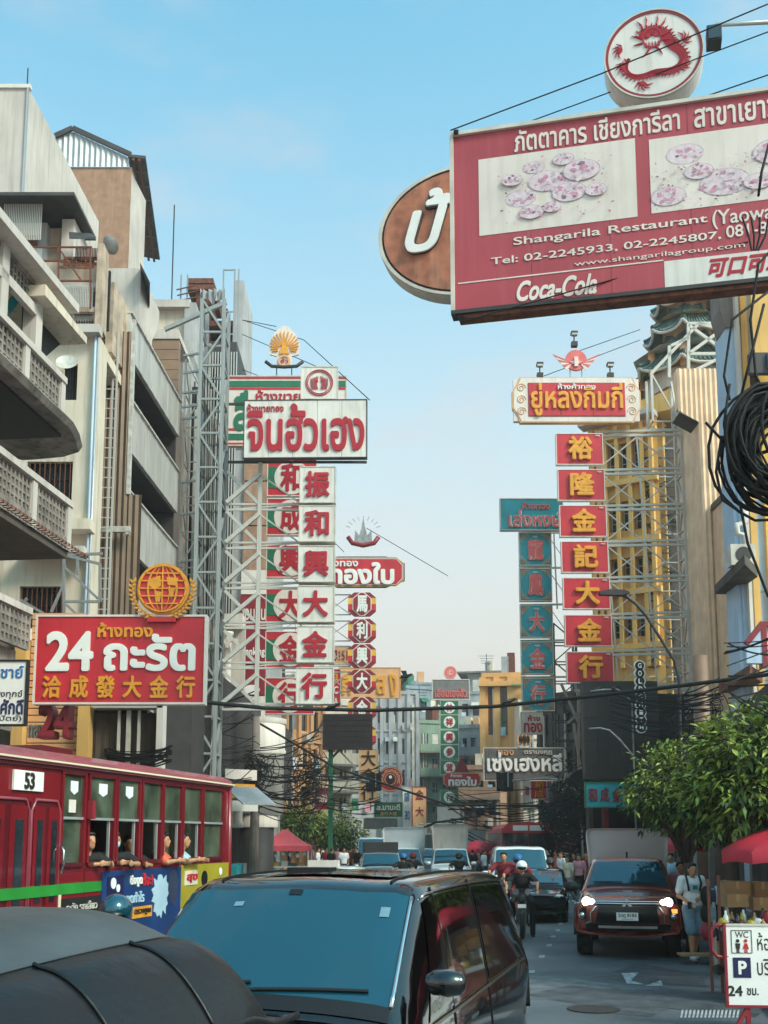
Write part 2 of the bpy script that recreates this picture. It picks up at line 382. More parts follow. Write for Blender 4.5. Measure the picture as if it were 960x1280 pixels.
# ================================================================== the setting
g = MB(); g.add([(-900, -60, 0), (900, -60, 0), (900, 1800, 0), (-900, 1800, 0)], [(0, 1, 2, 3)], 'asphalt'); g.build('road', kind='structure')
def kx(Y): return 5.95 + .205 * (Y - 19.3) if Y < 40 else 5.95 + .205 * 20.7 + .02 * (Y - 40) - .0016 * (Y - 40) ** 2
def fx(Y): return 6.2 + .14 * Y
ys = [-8 + 4 * i for i in range(30)]
pv = MB(); kb = MB()
for a, b in zip(ys[:-1], ys[1:]):
    pv.add([(kx(a) + .15, a, .12), (40, a, .12), (40, b, .12), (kx(b) + .15, b, .12)], [(0, 1, 2, 3)], 'pave')
pv.build('pavement', kind='structure')
i = 0; kroot = thing('kerb', 'low concrete kerb of red and white blocks along the right pavement', 'kerb', loc=(0, 0, 0)); kroot['kind'] = 'structure'; del kroot['category']
y = 2.0
while y < 60:
    b = y + 1.0; m = 'kerb_red' if i % 2 else 'paint_white'
    MB().add([(kx(y), y, 0), (kx(y) + .17, y, 0), (kx(b) + .17, b, 0), (kx(b), b, 0), (kx(y), y, .13), (kx(y) + .17, y, .13), (kx(b) + .17, b, .13), (kx(b), b, .13)],
             [(4, 5, 6, 7), (0, 4, 7, 3), (0, 1, 5, 4), (2, 3, 7, 6)], m).build('kerb_block', kroot); y += 1.02; i += 1
pl = MB()
pl.add([(-60, -20, .1), (-9.2, -20, .1), (-6.2, 20, .1), (-4.6, 60, .1), (-5.2, 110, .1), (-60, 110, .1)], [(0, 1, 2, 3, 4, 5)], 'pave')
pl.add([(-9.2, -20, 0), (-6.2, 20, 0), (-6.2, 20, .1), (-9.2, -20, .1), (-4.6, 60, 0), (-4.6, 60, .1)], [(0, 1, 2, 3), (1, 4, 5, 2)], 'kerb')
pl.build('pavement', kind='structure')
rpt = random.Random(6)
for k, (px, py) in enumerate(((700, 1235), (760, 1250), (690, 1170), (820, 1220), (720, 1130), (880, 1250))):
    c = gnd(px, py); pts = [(.9 * (.5 + rpt.random()) * cos(2 * pi * q / 9), 1.3 * (.5 + rpt.random()) * sin(2 * pi * q / 9), 0) for q in range(9)]
    MB().add(pts, [tuple(range(9))], M('asphalt_patch', '484d52', .6, var=.35, vs=2.5, bump=.4, bs=50) if k % 2 else M('asphalt_worn', '676c70', .75, var=.3, vs=3, bump=.4, bs=50)).build('road_patch', loc=(c.x, c.y, .0032 + .0004 * k), kind='structure')
MB().lathe([(.33, 0), (.33, .008), (0, .008)], M('iron', '3c3a38', .5, .5, var=.3, vs=12), 28).build('manhole_cover', loc=(*gnd(742, 1262)[:2], .006), kind='structure')
# painted marks: worn dashes along the lane edge, the arrow, the ribbed crossing strip
def mark(pts, name='road_marking', z=.006):
    ps = [gnd(*p) for p in pts]; o = ps[0]
    return MB().add([(p.x - o.x, p.y - o.y, 0) for p in ps], [tuple(range(len(ps)))], 'paint_white').build(name, loc=(o.x, o.y, z))
dash = [(664, 1215), (677, 1196), (686, 1182), (691, 1171), (697, 1163), (700, 1155), (703, 1149), (706, 1143), (708, 1138)]
for px, py in dash:
    h = 1.7 * (py - 1048) / 160; mark([(px - 4.5 * h / 2.2, py + h), (px + 5 * h / 2.2, py + h), (px + 5.5 * h / 2.2, py - h), (px - 4 * h / 2.2, py - h)])['kind'] = 'structure'
for pts in ([(777, 1217), (798, 1216), (789, 1226), (806, 1231), (784, 1230)], [(805, 1233), (826, 1226), (829, 1233)]):
    mark(pts)['kind'] = 'structure'
for k in range(15):
    x = 850 + 5 * k; mark([(x, 1273), (x + 2.6, 1273), (x + 4.6, 1263), (x + 2, 1263)])['kind'] = 'structure'
# ================================================================== left row of buildings
LF = Fr(45, 24, 88)                         # plane of the left fronts (local x runs away down the street)
def lz(px, py, n=0): return LF.l(px, py, n)
def blockpanel(par, x0, x1, z0, z1, y, cell=.2, mat='concrete', ax='x'):
    """pierced concrete block balustrade: a real lattice with holes"""
    mb = MB(); nx = max(1, round((x1 - x0) / cell)); nz = max(1, round((z1 - z0) / cell)); t = cell * .16
    for i in range(nx + 1): x = x0 + (x1 - x0) * i / nx; mb.box(x - t, x + t, y, y + .09, z0, z1, mat)
    for j in range(nz + 1): z = z0 + (z1 - z0) * j / nz; mb.box(x0, x1, y + .003, y + .087, z - t, z + t, mat)
    for i in range(nx):
        for j in range(nz):
            cx = x0 + (x1 - x0) * (i + .5) / nx; cz = z0 + (z1 - z0) * (j + .5) / nz; d = cell * .3
            mb.bar((cx - d, y + .045, cz - d), (cx + d, y + .045, cz + d), t * 1.1, mat); mb.bar((cx - d, y + .045, cz + d), (cx + d, y + .045, cz - d), t * 1.1, mat)
    o = mb.build('breeze_block_panel', par); o['kind'] = 'stuff'; return o

# --- nearest: old shophouse with breeze-block balconies
NF = Fr(86, 22, 83.5, 560)
def lz(px, py, n=0): return NF.l(px, py, n)
b = thing('shophouse', 'weathered grey shophouse at the far left with breeze block balconies and sagging canopies', 'building', NF)
n = 0; xa = lz(0, 500)[0] - 5; xb = lz(84, 500)[0]
B('wall', b, xa, lz(30, 500)[0], 1.7, 8, 0, 15.2, 'grimy_wall')
for (p0, p1, curved) in (((0, 391), (80, 473), 1), ((0, 556), (88, 632), 0)):
    zt = (lz(*p0)[1] + lz(*p1)[1]) / 2; x1 = lz(p1[0], p1[1])[0]; hh = .92
    B('balcony_rail', b, xa, x1, -.08, .14, zt - .13, zt, 'offwhite'); B('balcony_curb', b, xa, x1, -.03, .1, zt - hh - .16, zt - hh + .1, 'grimy_wall')
    xx = x1 - .2
    while xx > xa + 1.9:
        B('balcony_post', b, xx, xx + .2, -.05, .12, zt - hh - .16, zt - .12, 'offwhite'); blockpanel(b, xx - 1.5, xx - .02, zt - hh + .1, zt - .14, 0, .17, 'grimy_wall'); xx -= 1.7
    B('balcony_end', b, x1 - .1, x1, .14, 1.7, zt - hh - .1, zt - .05, 'grimy_wall')
    if curved:
        sl = MB(); xe = lz(110, 545)[0]; zb = zt - hh - .16
        prof = [(-.3, zb - .14), (-.38, zb - .02), (-.28, zb + .1), (0, zb + .12), (1.7, zb + .12), (1.7, zb - .08), (0, zb - .14)]
        pl_ = [(xa, 0), (x1 - .3, 0), (x1 + .3, .12), (xe - .35, .35), (xe - .1, .8), (xe, 1.5)]
        vs = []
        for x, dy in pl_: vs += [(x, min(1.7, y + dy), z) for y, z in prof]
        m_ = len(prof); sl.add(vs, [(i * m_ + j, (i + 1) * m_ + j, (i + 1) * m_ + (j + 1) % m_, i * m_ + (j + 1) % m_) for i in range(len(pl_) - 1) for j in range(m_)] + [tuple(range(m_))], 'grimy_wall')
        sl.build('curved_canopy', b)
        B('slab_shade_sheet', b, xa, x1, 0.01, 1.7, zb - .2, zb - .142, 'dark')  # near-black sheet paints in the shade under the canopy slab
    else:
        B('balcony_floor', b, xa, x1, .02, 1.7, zt - hh - .3, zt - hh - .17, 'concrete_dk')
        wb = MB()
        for k in range(60): x = x1 - .1 - k * .16; wb.tube([(x + .12 * cos(q * .8), -.35 + .12 * sin(q * .8), zt - hh - .25 - .05 * q / 8) for q in range(9)], .012, 'rust', 3)
        wb.build('barbed_wire', b, kind='stuff')
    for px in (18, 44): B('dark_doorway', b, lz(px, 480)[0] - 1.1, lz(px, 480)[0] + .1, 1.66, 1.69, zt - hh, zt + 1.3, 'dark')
zt = (lz(0, 391)[1] + lz(80, 473)[1]) / 2
for px in (44, -2): x0 = lz(px, 432)[0]; B('column', b, x0, x0 + .28, 0, .28, zt, zt + 1.75, 'offwhite')
x0 = lz(44, 432)[0]; xs0 = lz(50, 366)[0]; xs1 = lz(95, 421)[0]; zz = (lz(50, 366)[1] + lz(95, 421)[1]) / 2
MB().prism([(xs0 - .3, zz + .03), (xs1, zz - .05), (xs1, zz - .2), (xs0 - .3, zz - .2)], -.25, 1.2, 'cream').build('sloping_canopy', b)
MB().prism([(xs0, zz - .2), (xs1 - .1, zz - .22), (xs0 + .05, zz - 1.7)], .3, .36, 'dark').build('dark_triangle', b)  # second piece: flat dark triangle below the sloping canopy
B('roof_slab', b, xa, xs1 - .6, -.3, 1.4, zz + .2, zz + .38, 'offwhite'); B('fascia', b, xa, x0 + .28, .0, .12, zz - .5, zz - .3, 'offwhite'); B('loggia_shade_sheet', b, xa, xs0, 1.5, 1.6, zt, zz + .2, 'dark')  # last box: dark sheet, the loggia's inner shade put into its colour
aw = MB()
for i in range(7): aw.add([(x0 - 2.2 + .3 * i, .15, zz - .02), (x0 - 2.2 + .3 * (i + 1), .15, zz - .02), (x0 - 2.2 + .3 * (i + 1), .5, zz - .5), (x0 - 2.2 + .3 * i, .5, zz - .5)], [(0, 1, 2, 3)], 'sign_yellow' if i % 2 else 'sign_teal')
aw.build('striped_awning', b)
xr1 = lz(54, 364)[0]; zr0 = (lz(2, 290)[1] + lz(54, 364)[1]) / 2
B('roof_rail', b, xa, xr1, .05, .2, zr0 - .12, zr0, 'grimy_wall'); blockpanel(b, xr1 - 3.2, xr1 - .1, zr0 - .62, zr0 - .13, .08, .15, 'grimy_wall')
for i in range(5): B('shutter_panel', b, xa + 3 + 1.05 * i, xa + 4 + 1.05 * i, 1.55, 1.62, 2.9, 6.6, 'concrete')
zt = lz(0, 742)[1]
B('balcony_rail', b, xa, lz(38, 770)[0], -.05, .12, zt - .13, zt, 'offwhite'); blockpanel(b, xa + 1, lz(38, 770)[0], zt - .8, zt - .14, 0, .17, 'grimy_wall'); B('awning_fascia', b, xa, lz(30, 860)[0], .2, .4, zt - 2.4, zt - .85, 'grimy_wall')
for i, (px, zq) in enumerate(((12, 7.2), (30, 10.6), (8, 4.8))):
    o = thing('air_conditioner', ['boxy air conditioner under the lower breeze block balcony', 'boxy air conditioner inside the upper left loggia', 'boxy air conditioner on the far left terrace wall'][i], 'air conditioner', loc=NF.w(lz(px, 600)[0], 1.2, zq), rot=83.5); B('case', o, -.4, .4, -.2, .2, 0, .55, 'wframe'); MB().disc(0, .28, .2, -.22, -.2, 'darkgrey', 18).build('fan', o)

# --- cream building with frontal side wall and barred windows
cf = Fr(20, 27, 0, 560)
c = thing('corner_building', 'cream plastered corner building with dark barred windows and cluttered rooftop terrace', 'building', cf)
def cx(px): return cf.x(px)
def cz(px, py): return cf.z(px, py)
xr = cx(118); ztop = cz(80, 418)
holes = [(cx(35), cx(92), cz(60, 636), cz(60, 577)), (cx(33), cx(88), cz(60, 800), cz(60, 733)), (cx(75), cx(93), cz(80, 500), cz(80, 455))]
mb = facewall(MB(), cx(-60), xr, 0, ztop, holes, 0, .2, 'cream'); mb.box(xr - .02, xr, 0, .9, 0, ztop, 'cream'); mb.box(cx(-60), xr - .02, .6, 3, ztop - .3, ztop, 'cream')
mb.build('wall', c); winrow(c, holes, y=.16, nx=5, nz=3, fm='dark')
for a, b_, d, e in holes[:2]:
    for i in range(9): bar('window_bar', c, (a + (b_ - a) * (i + .5) / 9, .02, d), (a + (b_ - a) * (i + .5) / 9, .02, e), .022, 'rust')
B('ledge', c, cx(85), cx(123), -.5, .02, cz(100, 668), cz(100, 655), 'cream'); B('ledge', c, cx(38), cx(118), -.6, .02, cz(80, 698), cz(80, 690), 'offwhite')
B('cornice', c, cx(60), xr + .1, -.35, 0, ztop - .1, ztop + .12, 'offwhite')
for px, col in ((116, 'paleblue'), (119.5, 'tin')):
    x = cx(px); MB().tube([(x, -.12, 2), (x, -.12, cz(px, 410))], .035, col, 8).build('drain_pipe', c, smooth=True)
# rooftop terrace
zf = ztop + .12; zd = cz(80, 312)
xl = cx(84); B('lattice_wall', c, xl, cx(113), 0, .1, zf, zf + .05, 'cream')
lt = MB()
for i in range(8):
    a = xl + (cx(110) - xl) * i / 8; w_ = (cx(110) - xl) / 8; h_ = cz(90, 392) - zf
    lt.bar((a, .05, zf), (a + w_, .05, zf + h_), .05, 'offwhite'); lt.bar((a + w_, .05, zf), (a, .05, zf + h_), .05, 'offwhite')
lt.build('lattice_panel', c, kind='stuff')
B('beam', c, cx(60), xr + .05, -.1, .5, cz(100, 392), cz(100, 386), 'old_wall')
B('pillar', c, cx(114), cx(122), -.15, .4, zf, cz(115, 308), 'old_wall')
fc = MB(); za = cz(90, 386); zb_ = cz(90, 357)
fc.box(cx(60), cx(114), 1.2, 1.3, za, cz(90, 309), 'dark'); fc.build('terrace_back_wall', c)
for i in range(17): x = cx(73) + (cx(108) - cx(73)) * i / 16; bar('grille_bar', c, (x, 0, za), (x, 0, zb_), .03, 'steel_white')
B('spandrel', c, cx(62), cx(114), .1, .3, zb_, cz(90, 351), 'offwhite')
B('brick_parapet', c, cx(45), cx(114), .1, .3, cz(90, 351), cz(90, 325), 'old_wall')
br = MB(); bz = cz(90, 333)
for r in range(4):
    for q in range(4):
        x = cx(62) + q * .24 + (r % 2) * .12; MB().box(x, x + .22, .085, .12, bz + r * .085, bz + r * .085 + .07, 'brick').build('brick', c)
for i in range(16): x = cx(84) + (cx(113) - cx(84)) * i / 15; bar('grille_bar', c, (x, .05, cz(90, 325)), (x, .05, cz(90, 309)), .025, 'rust')
for (a, b_) in (((28, 309), (115, 309)), ((45, 351), (115, 351)), ((73, 309), (73, 386)), ((74, 311), (101, 350)), ((113, 309), (113, 386)), ((45, 326), (73, 326))):
    p, q = cf.l(*a, -.4), cf.l(*b_, -.4); bar('railing', c, (p[0], -.4, p[1]), (q[0], -.4, q[1]), .04, 'rust')
B('roof_room', c, cx(56), cx(72), .6, 2.2, zf, cz(65, 258), 'offwhite'); B('roof_room', c, cx(36), cx(56), .9, 2.2, zf, cz(50, 262), 'old_wall')
tr_ = MB(); tr_.add([(cx(70), .3, cz(70, 282)), (cx(99), .3, cz(99, 284)), (cx(116), -.5, cz(112, 309)), (cx(83), -.5, cz(83, 309)), (cx(70), .3, cz(70, 282) - .06), (cx(99), .3, cz(99, 284) - .06), (cx(116), -.5, cz(112, 309) - .06), (cx(83), -.5, cz(83, 309) - .06)], [(0, 1, 2, 3), (7, 6, 5, 4), (3, 2, 6, 7), (1, 2, 6, 5), (0, 3, 7, 4)], 'tin_dark'); tr_.build('tin_canopy', c)
B('porch_roof', c, cx(-20), cx(85), -.4, 1.8, cz(50, 255), cz(50, 251), 'tin_dark')
B('fence_screen', c, cx(-30), cx(36), .3, .36, cz(20, 320), cz(20, 300), 'tin')
for i in range(22): x = cx(-10) + (cx(38) - cx(-10)) * i / 21; bar('grille_bar', c, (x, 0, cz(20, 300)), (x, 0, cz(20, 255)), .025, 'steel_white')
B('door', c, cx(8), cx(26), .5, .56, cz(20, 310), cz(20, 281), 'rust')
B('roof_room', c, cx(-60), cx(36), .62, 2.4, zf, cz(20, 262), 'grey_wall')
sd = MB(); sd.lathe([(0, 0), (.09, .01), (.18, .04), (.25, .09)], 'tin', 20); o = tag(sd.build('satellite_dish', None, True), 'small grey satellite dish beside the tin roof on the terrace', 'satellite dish'); o.location = cf.w(*[cf.l(132, 310)[0], .3], cf.z(132, 300)); o.rotation_euler = (R(-40), R(30), 0)
sd = MB(); sd.lathe([(0, 0), (.1, .01), (.2, .04), (.28, .09)], 'steel_white', 20); o = tag(sd.build('satellite_dish', None, True), 'white satellite dish under the balcony slab on the cream wall', 'satellite dish'); o.location = cf.w(cx(84), -.3, cz(84, 462)); o.rotation_euler = (R(60), R(10), 0)

# --- tall blank white building behind
wf = Fr(33, 29.5, 0, 180); t = thing('tall_building', 'tall blank off-white building rising highest at the far left', 'building', wf)
zt = wf.z(33, 111); w2 = Fr(33, 29.5, 88, 180); xe, _ = w2.l(123, 290); _, ze = w2.l(33, 111)
dx = cos(w2.a) * xe; dy = sin(w2.a) * xe
MB().prism([(-9, 0), (0, 0), (dx, dy), (dx - 9, dy)], 0, zt, 'offwhite', ax='z').build('wall', t)
B('parapet_cap', t, -9, .05, -.06, .1, zt, zt + .12, 'white'); bar('corner_strip', t, (-.02, -.03, 8), (-.02, -.03, zt), .06, 'tin')
bar('lightning_rod', t, (-.1, .1, zt), (-.1, .1, zt + .75), .03, 'darkgrey')

# --- brick tower with corrugated gable
bf = Fr(163, 41, 0, 260); t = thing('brick_tower', 'brown rendered brick tower with grey corrugated gable and overhanging tin eave', 'building', bf)
X = bf.x; Z = bf.z
B('wall', t, X(60), 0, 0, .6, 0, Z(120, 209), 'brickwall')
s2 = Fr(163, 41, 86, 260); xe = s2.x(182); sdx = cos(s2.a) * xe; sdy = sin(s2.a) * xe
MB().prism([(0, 0.002), (sdx, sdy), (sdx - .3, sdy), (-.3, 0.3)], 0, Z(163, 215), 'offwhite', ax='z').build('side_wall', t)
gp = [(X(60), Z(60, 211)), (X(160), Z(160, 211)), (X(160), Z(160, 199)), (X(88), Z(88, 166)), (X(66), Z(66, 173)), (X(60), Z(60, 176))]
def gt(x):
    pts = sorted(gp[2:], key=lambda q: q[0])
    for (a, za_), (b_, zb2) in zip(pts[:-1], pts[1:]):
        if a <= x <= b_: return za_ + (zb2 - za_) * (x - a) / (b_ - a)
    return pts[-1][1] if x > pts[-1][0] else pts[0][1]
MB().corr(X(60), X(160), Z(120, 209.5), 0, -.04, .22, .05, 'tin', top=gt).build('corrugated_gable', t)
# tin eave following the side wall: seen from below
def lc(px, py, Y): p_ = at(px, py, Y) - bf.o; return Vector((p_.dot(bf.ex), p_.dot(bf.ey), p_.z))
e0, e1, e2, e3 = lc(160, 196, 40.8), lc(182, 198, 40.8), lc(200, 326, 50), lc(180, 322, 50)
for i in range(8):
    a, b_ = i / 8, (i + .93) / 8; q = [e0.lerp(e3, a), e1.lerp(e2, a), e1.lerp(e2, b_), e0.lerp(e3, b_)]; up = Vector((0, 0, .12))
    MB().add(q + [v + up for v in q], [(3, 2, 1, 0), (4, 5, 6, 7), (1, 2, 6, 5), (0, 1, 5, 4), (2, 3, 7, 6)], 'tin_dark').build('eave_sheet', t)
for u in (.3, .65): bar('eave_beam', t, e0.lerp(e1, u) - Vector((0, 0, .08)), e3.lerp(e2, u) - Vector((0, 0, .08)), .1, 'rust')
ps = [(X(66), Z(66, 173)), (X(88), Z(88, 163)), (X(162), Z(162, 196))]
for (a, b_) in zip(ps[:-1], ps[1:]): bar('gable_trim', t, (a[0], -.15, a[1]), (b_[0], -.15, b_[1]), .2, 'tin_dark', .1)
MB().add([(X(173), 1, Z(173, 344)), (X(186), -1.2, Z(186, 347)), (X(199), -1.2, Z(199, 372)), (X(184), 1, Z(184, 370))], [(0, 1, 2, 3)], 'tin_dark').build('eave_sheet', t)
B('lower_wall', t, X(140), X(183), -.6, 3, 0, Z(175, 345), 'offwhite')

# --- brown clad building with long metal parapets
q0 = LF.l(160, 500)[0]; q1 = LF.l(223, 600)[0]
m_ = thing('metal_clad_building', 'brown corrugated building with three sloping silver metal balcony bands', 'building', LF)
dk = [((163, 445), (163, 500)), ((163, 563), (163, 617)), ((163, 687), (163, 735))]
zs_ = []
for a, b_ in dk: zs_ += [LF.z(*b_), LF.z(*a)]
zs_ = sorted(zs_); ztp = LF.z(160, 385)
edges = [0] + zs_ + [ztp]
for k in range(0, len(edges), 2):
    mb = MB(); z0, z1 = edges[k], edges[k + 1]
    nn = 18
    for i in range(nn):
        a = q0 + (q1 - q0) * i / nn; b_ = q0 + (q1 - q0) * (i + 1) / nn - .012
        MB().box(a, b_, 0 if i % 2 else .008, .12, z0, z1, 'alu').build('cladding_panel', m_)
    B('parapet_cap', m_, q0 - .02, q1 + .03, -.06, .16, z1, z1 + .05, 'steel_white')
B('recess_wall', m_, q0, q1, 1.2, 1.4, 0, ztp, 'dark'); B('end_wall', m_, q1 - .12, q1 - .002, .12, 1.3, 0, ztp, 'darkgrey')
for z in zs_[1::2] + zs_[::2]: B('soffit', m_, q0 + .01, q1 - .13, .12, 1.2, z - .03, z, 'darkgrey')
B('roof_slab', m_, q0, q1, .1, 6, ztp - .2, ztp, 'concrete')
B('old_parapet', m_, LF.x(122), q0 + .2, .1, .3, LF.z(135, 425), LF.z(135, 330), 'old_wall')
# brown ribbed end
ef = Fr(118, 29.6, 0, 600); e = thing('ribbed_end_wall', 'tall brown ribbed metal end wall with a white pipe behind the caged ladder', 'wall', ef)
MB().corr(ef.x(116), ef.x(160), 0, ef.z(140, 415), 0, .16, .05, 'brown_metal').build('ribbed_sheet', e)
MB().corr(ef.x(158), ef.x(178), 0, ef.z(165, 618), .05, .16, .05, 'brown_metal').build('ribbed_sheet', e)
B('backing', e, ef.x(117), ef.x(160), .03, .3, 0, ef.z(140, 415), 'brown_panel')
B('corner_post', e, ef.x(158.5), ef.x(163), -.05, .1, ef.z(160, 618), ef.z(160, 400), 'steel_white')
B('pipe_bracket', e, ef.x(118), ef.x(168), -.35, -.22, ef.z(140, 669), ef.z(140, 662), 'steel_white'); B('pipe_bracket', e, ef.x(163), ef.x(167), -.35, -.22, ef.z(165, 672), ef.z(165, 668), 'steel_white')
lf_ = Fr(132, 29, 0, 600); ld = thing('ladder', 'long white steel ladder fixed up the brown ribbed wall', 'ladder', lf_)
xa_, xb_ = lf_.x(122), lf_.x(141.5); z0, z1 = 2.6, lf_.z(130, 414)
for x in (xa_, xb_, (xa_ * .25 + xb_ * .75)): bar('rail', ld, (x, 0, z0), (x, 0, z1), .05, 'steel_white')
nr = int((z1 - z0) / .285)
for i in range(nr): z = z0 + (z1 - z0) * i / nr; bar('rung', ld, (xa_, 0, z), (xb_, 0, z), .03, 'steel_white')

# --- brown air-plant room and cream block behind the tower
pf = Fr(222, 38.6, 0, 460); p = thing('plant_room', 'brown panelled rooftop room with a white sloping top beside the steel tower', 'building', pf)
for i in range(6): za_ = pf.z(200, 880); h0 = pf.z(200, 500); h1 = pf.z(200, 424); B('brown_board', p, pf.x(189), pf.x(223), 0, .3, h0 + (h1 - h0) * i / 6, h0 + (h1 - h0) * (i + 1) / 6 - .02, 'brown_panel')
B('wall', p, pf.x(190), pf.x(222), .02, 3, 0, pf.z(200, 500), 'brown_panel')
MB().prism([(pf.x(190), pf.z(200, 424)), (pf.x(224), pf.z(200, 424)), (pf.x(222), pf.z(200, 412)), (pf.x(196), pf.z(200, 412))], -.05, 2, 'offwhite').build('roof_cap', p)
kf = Fr(183, 46, 0, 400); k = thing('rear_block', 'cream rooftop block with a flat cornice behind the steel tower', 'building', kf)
B('wall', k, kf.x(176), kf.x(240), 0, 8, 0, kf.z(200, 388), 'cream'); B('cornice', k, kf.x(174), kf.x(238), -.35, 8, kf.z(200, 388), kf.z(200, 379), 'offwhite')
B('pier', k, kf.x(232), kf.x(246), -.3, 2, 0, kf.z(240, 382), 'grey_wall'); B('lightning_rod', k, kf.x(213), kf.x(213) + .05, 0, .05, kf.z(213, 388), kf.z(213, 256), 'darkgrey')

# --- building under construction
sf = Fr(265, 52, 0, 400); s = thing('scaffold_building', 'unfinished rusty red tower frame with scaffolding and torn grey netting', 'building', sf)
x = sf.x; z = sf.z
for px in (229, 240, 252, 266, 280, 292): B('column', s, x(px), x(px) + .28, 1 + (px % 3), 1.3 + (px % 3), 0, z(px, 350 if px < 270 else 392), 'rust')
for py in (344, 352, 378, 398, 424, 450, 478, 510): B('floor_beam', s, x(229), x(292 if py > 385 else 262), .8, 4, z(250, py), z(250, py) + .28, 'rust' if py < 400 else 'concrete_dk')
B('lift_shaft', s, x(292), x(303), .2, 4, 0, z(298, 348), 'grey_wall'); B('rear_wall', s, x(240), x(292), 3.2, 3.4, 0, z(260, 390), 'concrete_dk')
nb = MB(); nn = 14
for i in range(nn + 1):
    u = i / nn; xx = x(247) + (x(279) - x(247)) * u; sag = .5 * sin(pi * u) + .25 * sin(u * 9)
    nb.v += [(xx, .5 + .15 * sin(i * 2.1), z(260, 354) - sag * .25), (xx, .45 + .15 * cos(i * 1.7), z(260, 380) + sag)]
nb.f = [(2 * i, 2 * i + 2, 2 * i + 3, 2 * i + 1) for i in range(nn)]; nb.m = [nb.mi('grey_wall')] * nn; nb.build('debris_netting', s)
for px in (226, 234, 279, 293, 298):
    bar('scaffold_pole', s, (x(px), -.2, z(px, 480)), (x(px), -.2, z(px, 339 if px > 270 else 346)), .07, 'steel')
for py in (340, 392, 420, 444, 466): bar('scaffold_pole', s, (x(279), -.2, z(280, py)), (x(294), -.2, z(290, py)), .06, 'steel')
for i in range(8): bar('scaffold_pole', s, (x(221 + i), -.3, z(225, 366 + 7 * i)), (x(246 + 2 * i), -.3, z(240, 360 + 7 * i)), .05, 'rust')

# --- steel lattice tower
def truss(name, par, x0, x1, y0, y1, z0, z1, step, w=.09, mat='steel', wb=None):
    wb = wb or w * .6
    for X_ in (x0, x1):
        for Y_ in (y0, y1): bar('chord', par, (X_, Y_, z0), (X_, Y_, z1), w, mat)
    n_ = max(1, round((z1 - z0) / step))
    for i in range(n_):
        a = z0 + (z1 - z0) * i / n_; c_ = z0 + (z1 - z0) * (i + 1) / n_
        bar('strut', par, (x0, y0, a), (x1, y0, a), wb, mat); bar('strut', par, (x0, y1, a), (x1, y1, a), wb, mat)
        bar('strut', par, (x0, y0, a), (x0, y1, a), wb, mat); bar('strut', par, (x1, y0, a), (x1, y1, a), wb, mat)
        s_ = i % 2
        bar('brace', par, (x0 if s_ else x1, y0, a), (x1 if s_ else x0, y0, c_), wb, mat)
        bar('brace', par, (x0, y0 if s_ else y1, a), (x0, y1 if s_ else y0, c_), wb, mat); bar('brace', par, (x1, y1 if s_ else y0, a), (x1, y0 if s_ else y1, c_), wb, mat)
def htruss(par, x0, x1, z0, z1, y=0, w=.06, mat='steel_white', n_=None, x_=True):
    bar('chord', par, (x0, y, z0), (x1, y, z0), w, mat); bar('chord', par, (x0, y, z1), (x1, y, z1), w, mat)
    n_ = n_ or max(1, round(abs(x1 - x0) / abs(z1 - z0) / 1.2))
    for i in range(n_):
        a = x0 + (x1 - x0) * i / n_; c_ = x0 + (x1 - x0) * (i + 1) / n_
        bar('strut', par, (a, y, z0), (a, y, z1), w * .7, mat)
        bar('brace', par, (a, y, z0), (c_, y, z1), w * .7, mat)
        if x_: bar('brace', par, (a, y, z1), (c_, y, z0), w * .7, mat)
    bar('strut', par, (x1, y, z0), (x1, y, z1), w * .7, mat)
tf = Fr(262, 36.6, 0, 600); t = thing('lattice_tower', 'tall galvanised steel lattice tower carrying the white shop sign', 'steel tower', tf)
truss('t', t, tf.x(251), tf.x(279), -.6, .5, 0, tf.z(265, 384), 1.25, .12, 'steel')
truss('t', t, tf.x(224), tf.x(247), .6, 1.6, 0, tf.z(240, 440), 1.3, .07, 'steel_white')
for k_ in range(12): bar('conduit', t, (tf.x(226 + 2.2 * k_), 2.2, 0), (tf.x(226 + 2.2 * k_), 2.2, tf.z(240, 445 + (k_ * 37 % 60))), .05 + .03 * (k_ % 2), 'steel_white' if k_ % 3 else 'darkgrey')
B('service_panel', t, tf.x(222), tf.x(250), 2.3, 2.35, 0, tf.z(240, 450), 'darkgrey')
bar('stay', t, (tf.x(200), 0, tf.z(200, 412)), (tf.x(278), 0, tf.z(278, 378)), .14, 'steel'); bar('stay', t, (tf.x(225), .4, tf.z(225, 420)), (tf.x(280), .4, tf.z(280, 560)), .16, 'steel_white')
for py in (440, 462, 487, 505, 520, 600, 640, 700): bar('tie_bar', t, (tf.x(223), .3, tf.z(223, py)), (tf.x(251), .3, tf.z(251, py - 4)), .07, 'steel')
for k_, px in enumerate((255, 262, 268, 275)): bar('conduit', t, (tf.x(px), .62, 0), (tf.x(px), .62, tf.z(px, 420 + 50 * k_)), .08, 'steel_white')
cbm = MB()
for k_ in range(9):
    a = tf.x(252 + 3 * k_); cbm.tube([(a, -.5 + .1 * k_, tf.z(260, 480) + random.random()), (a + .1 * sin(k_), .1, 9), (a, -.2, 3)], .02, 'cable', 4)
cbm.build('cable_run', t, kind='stuff')

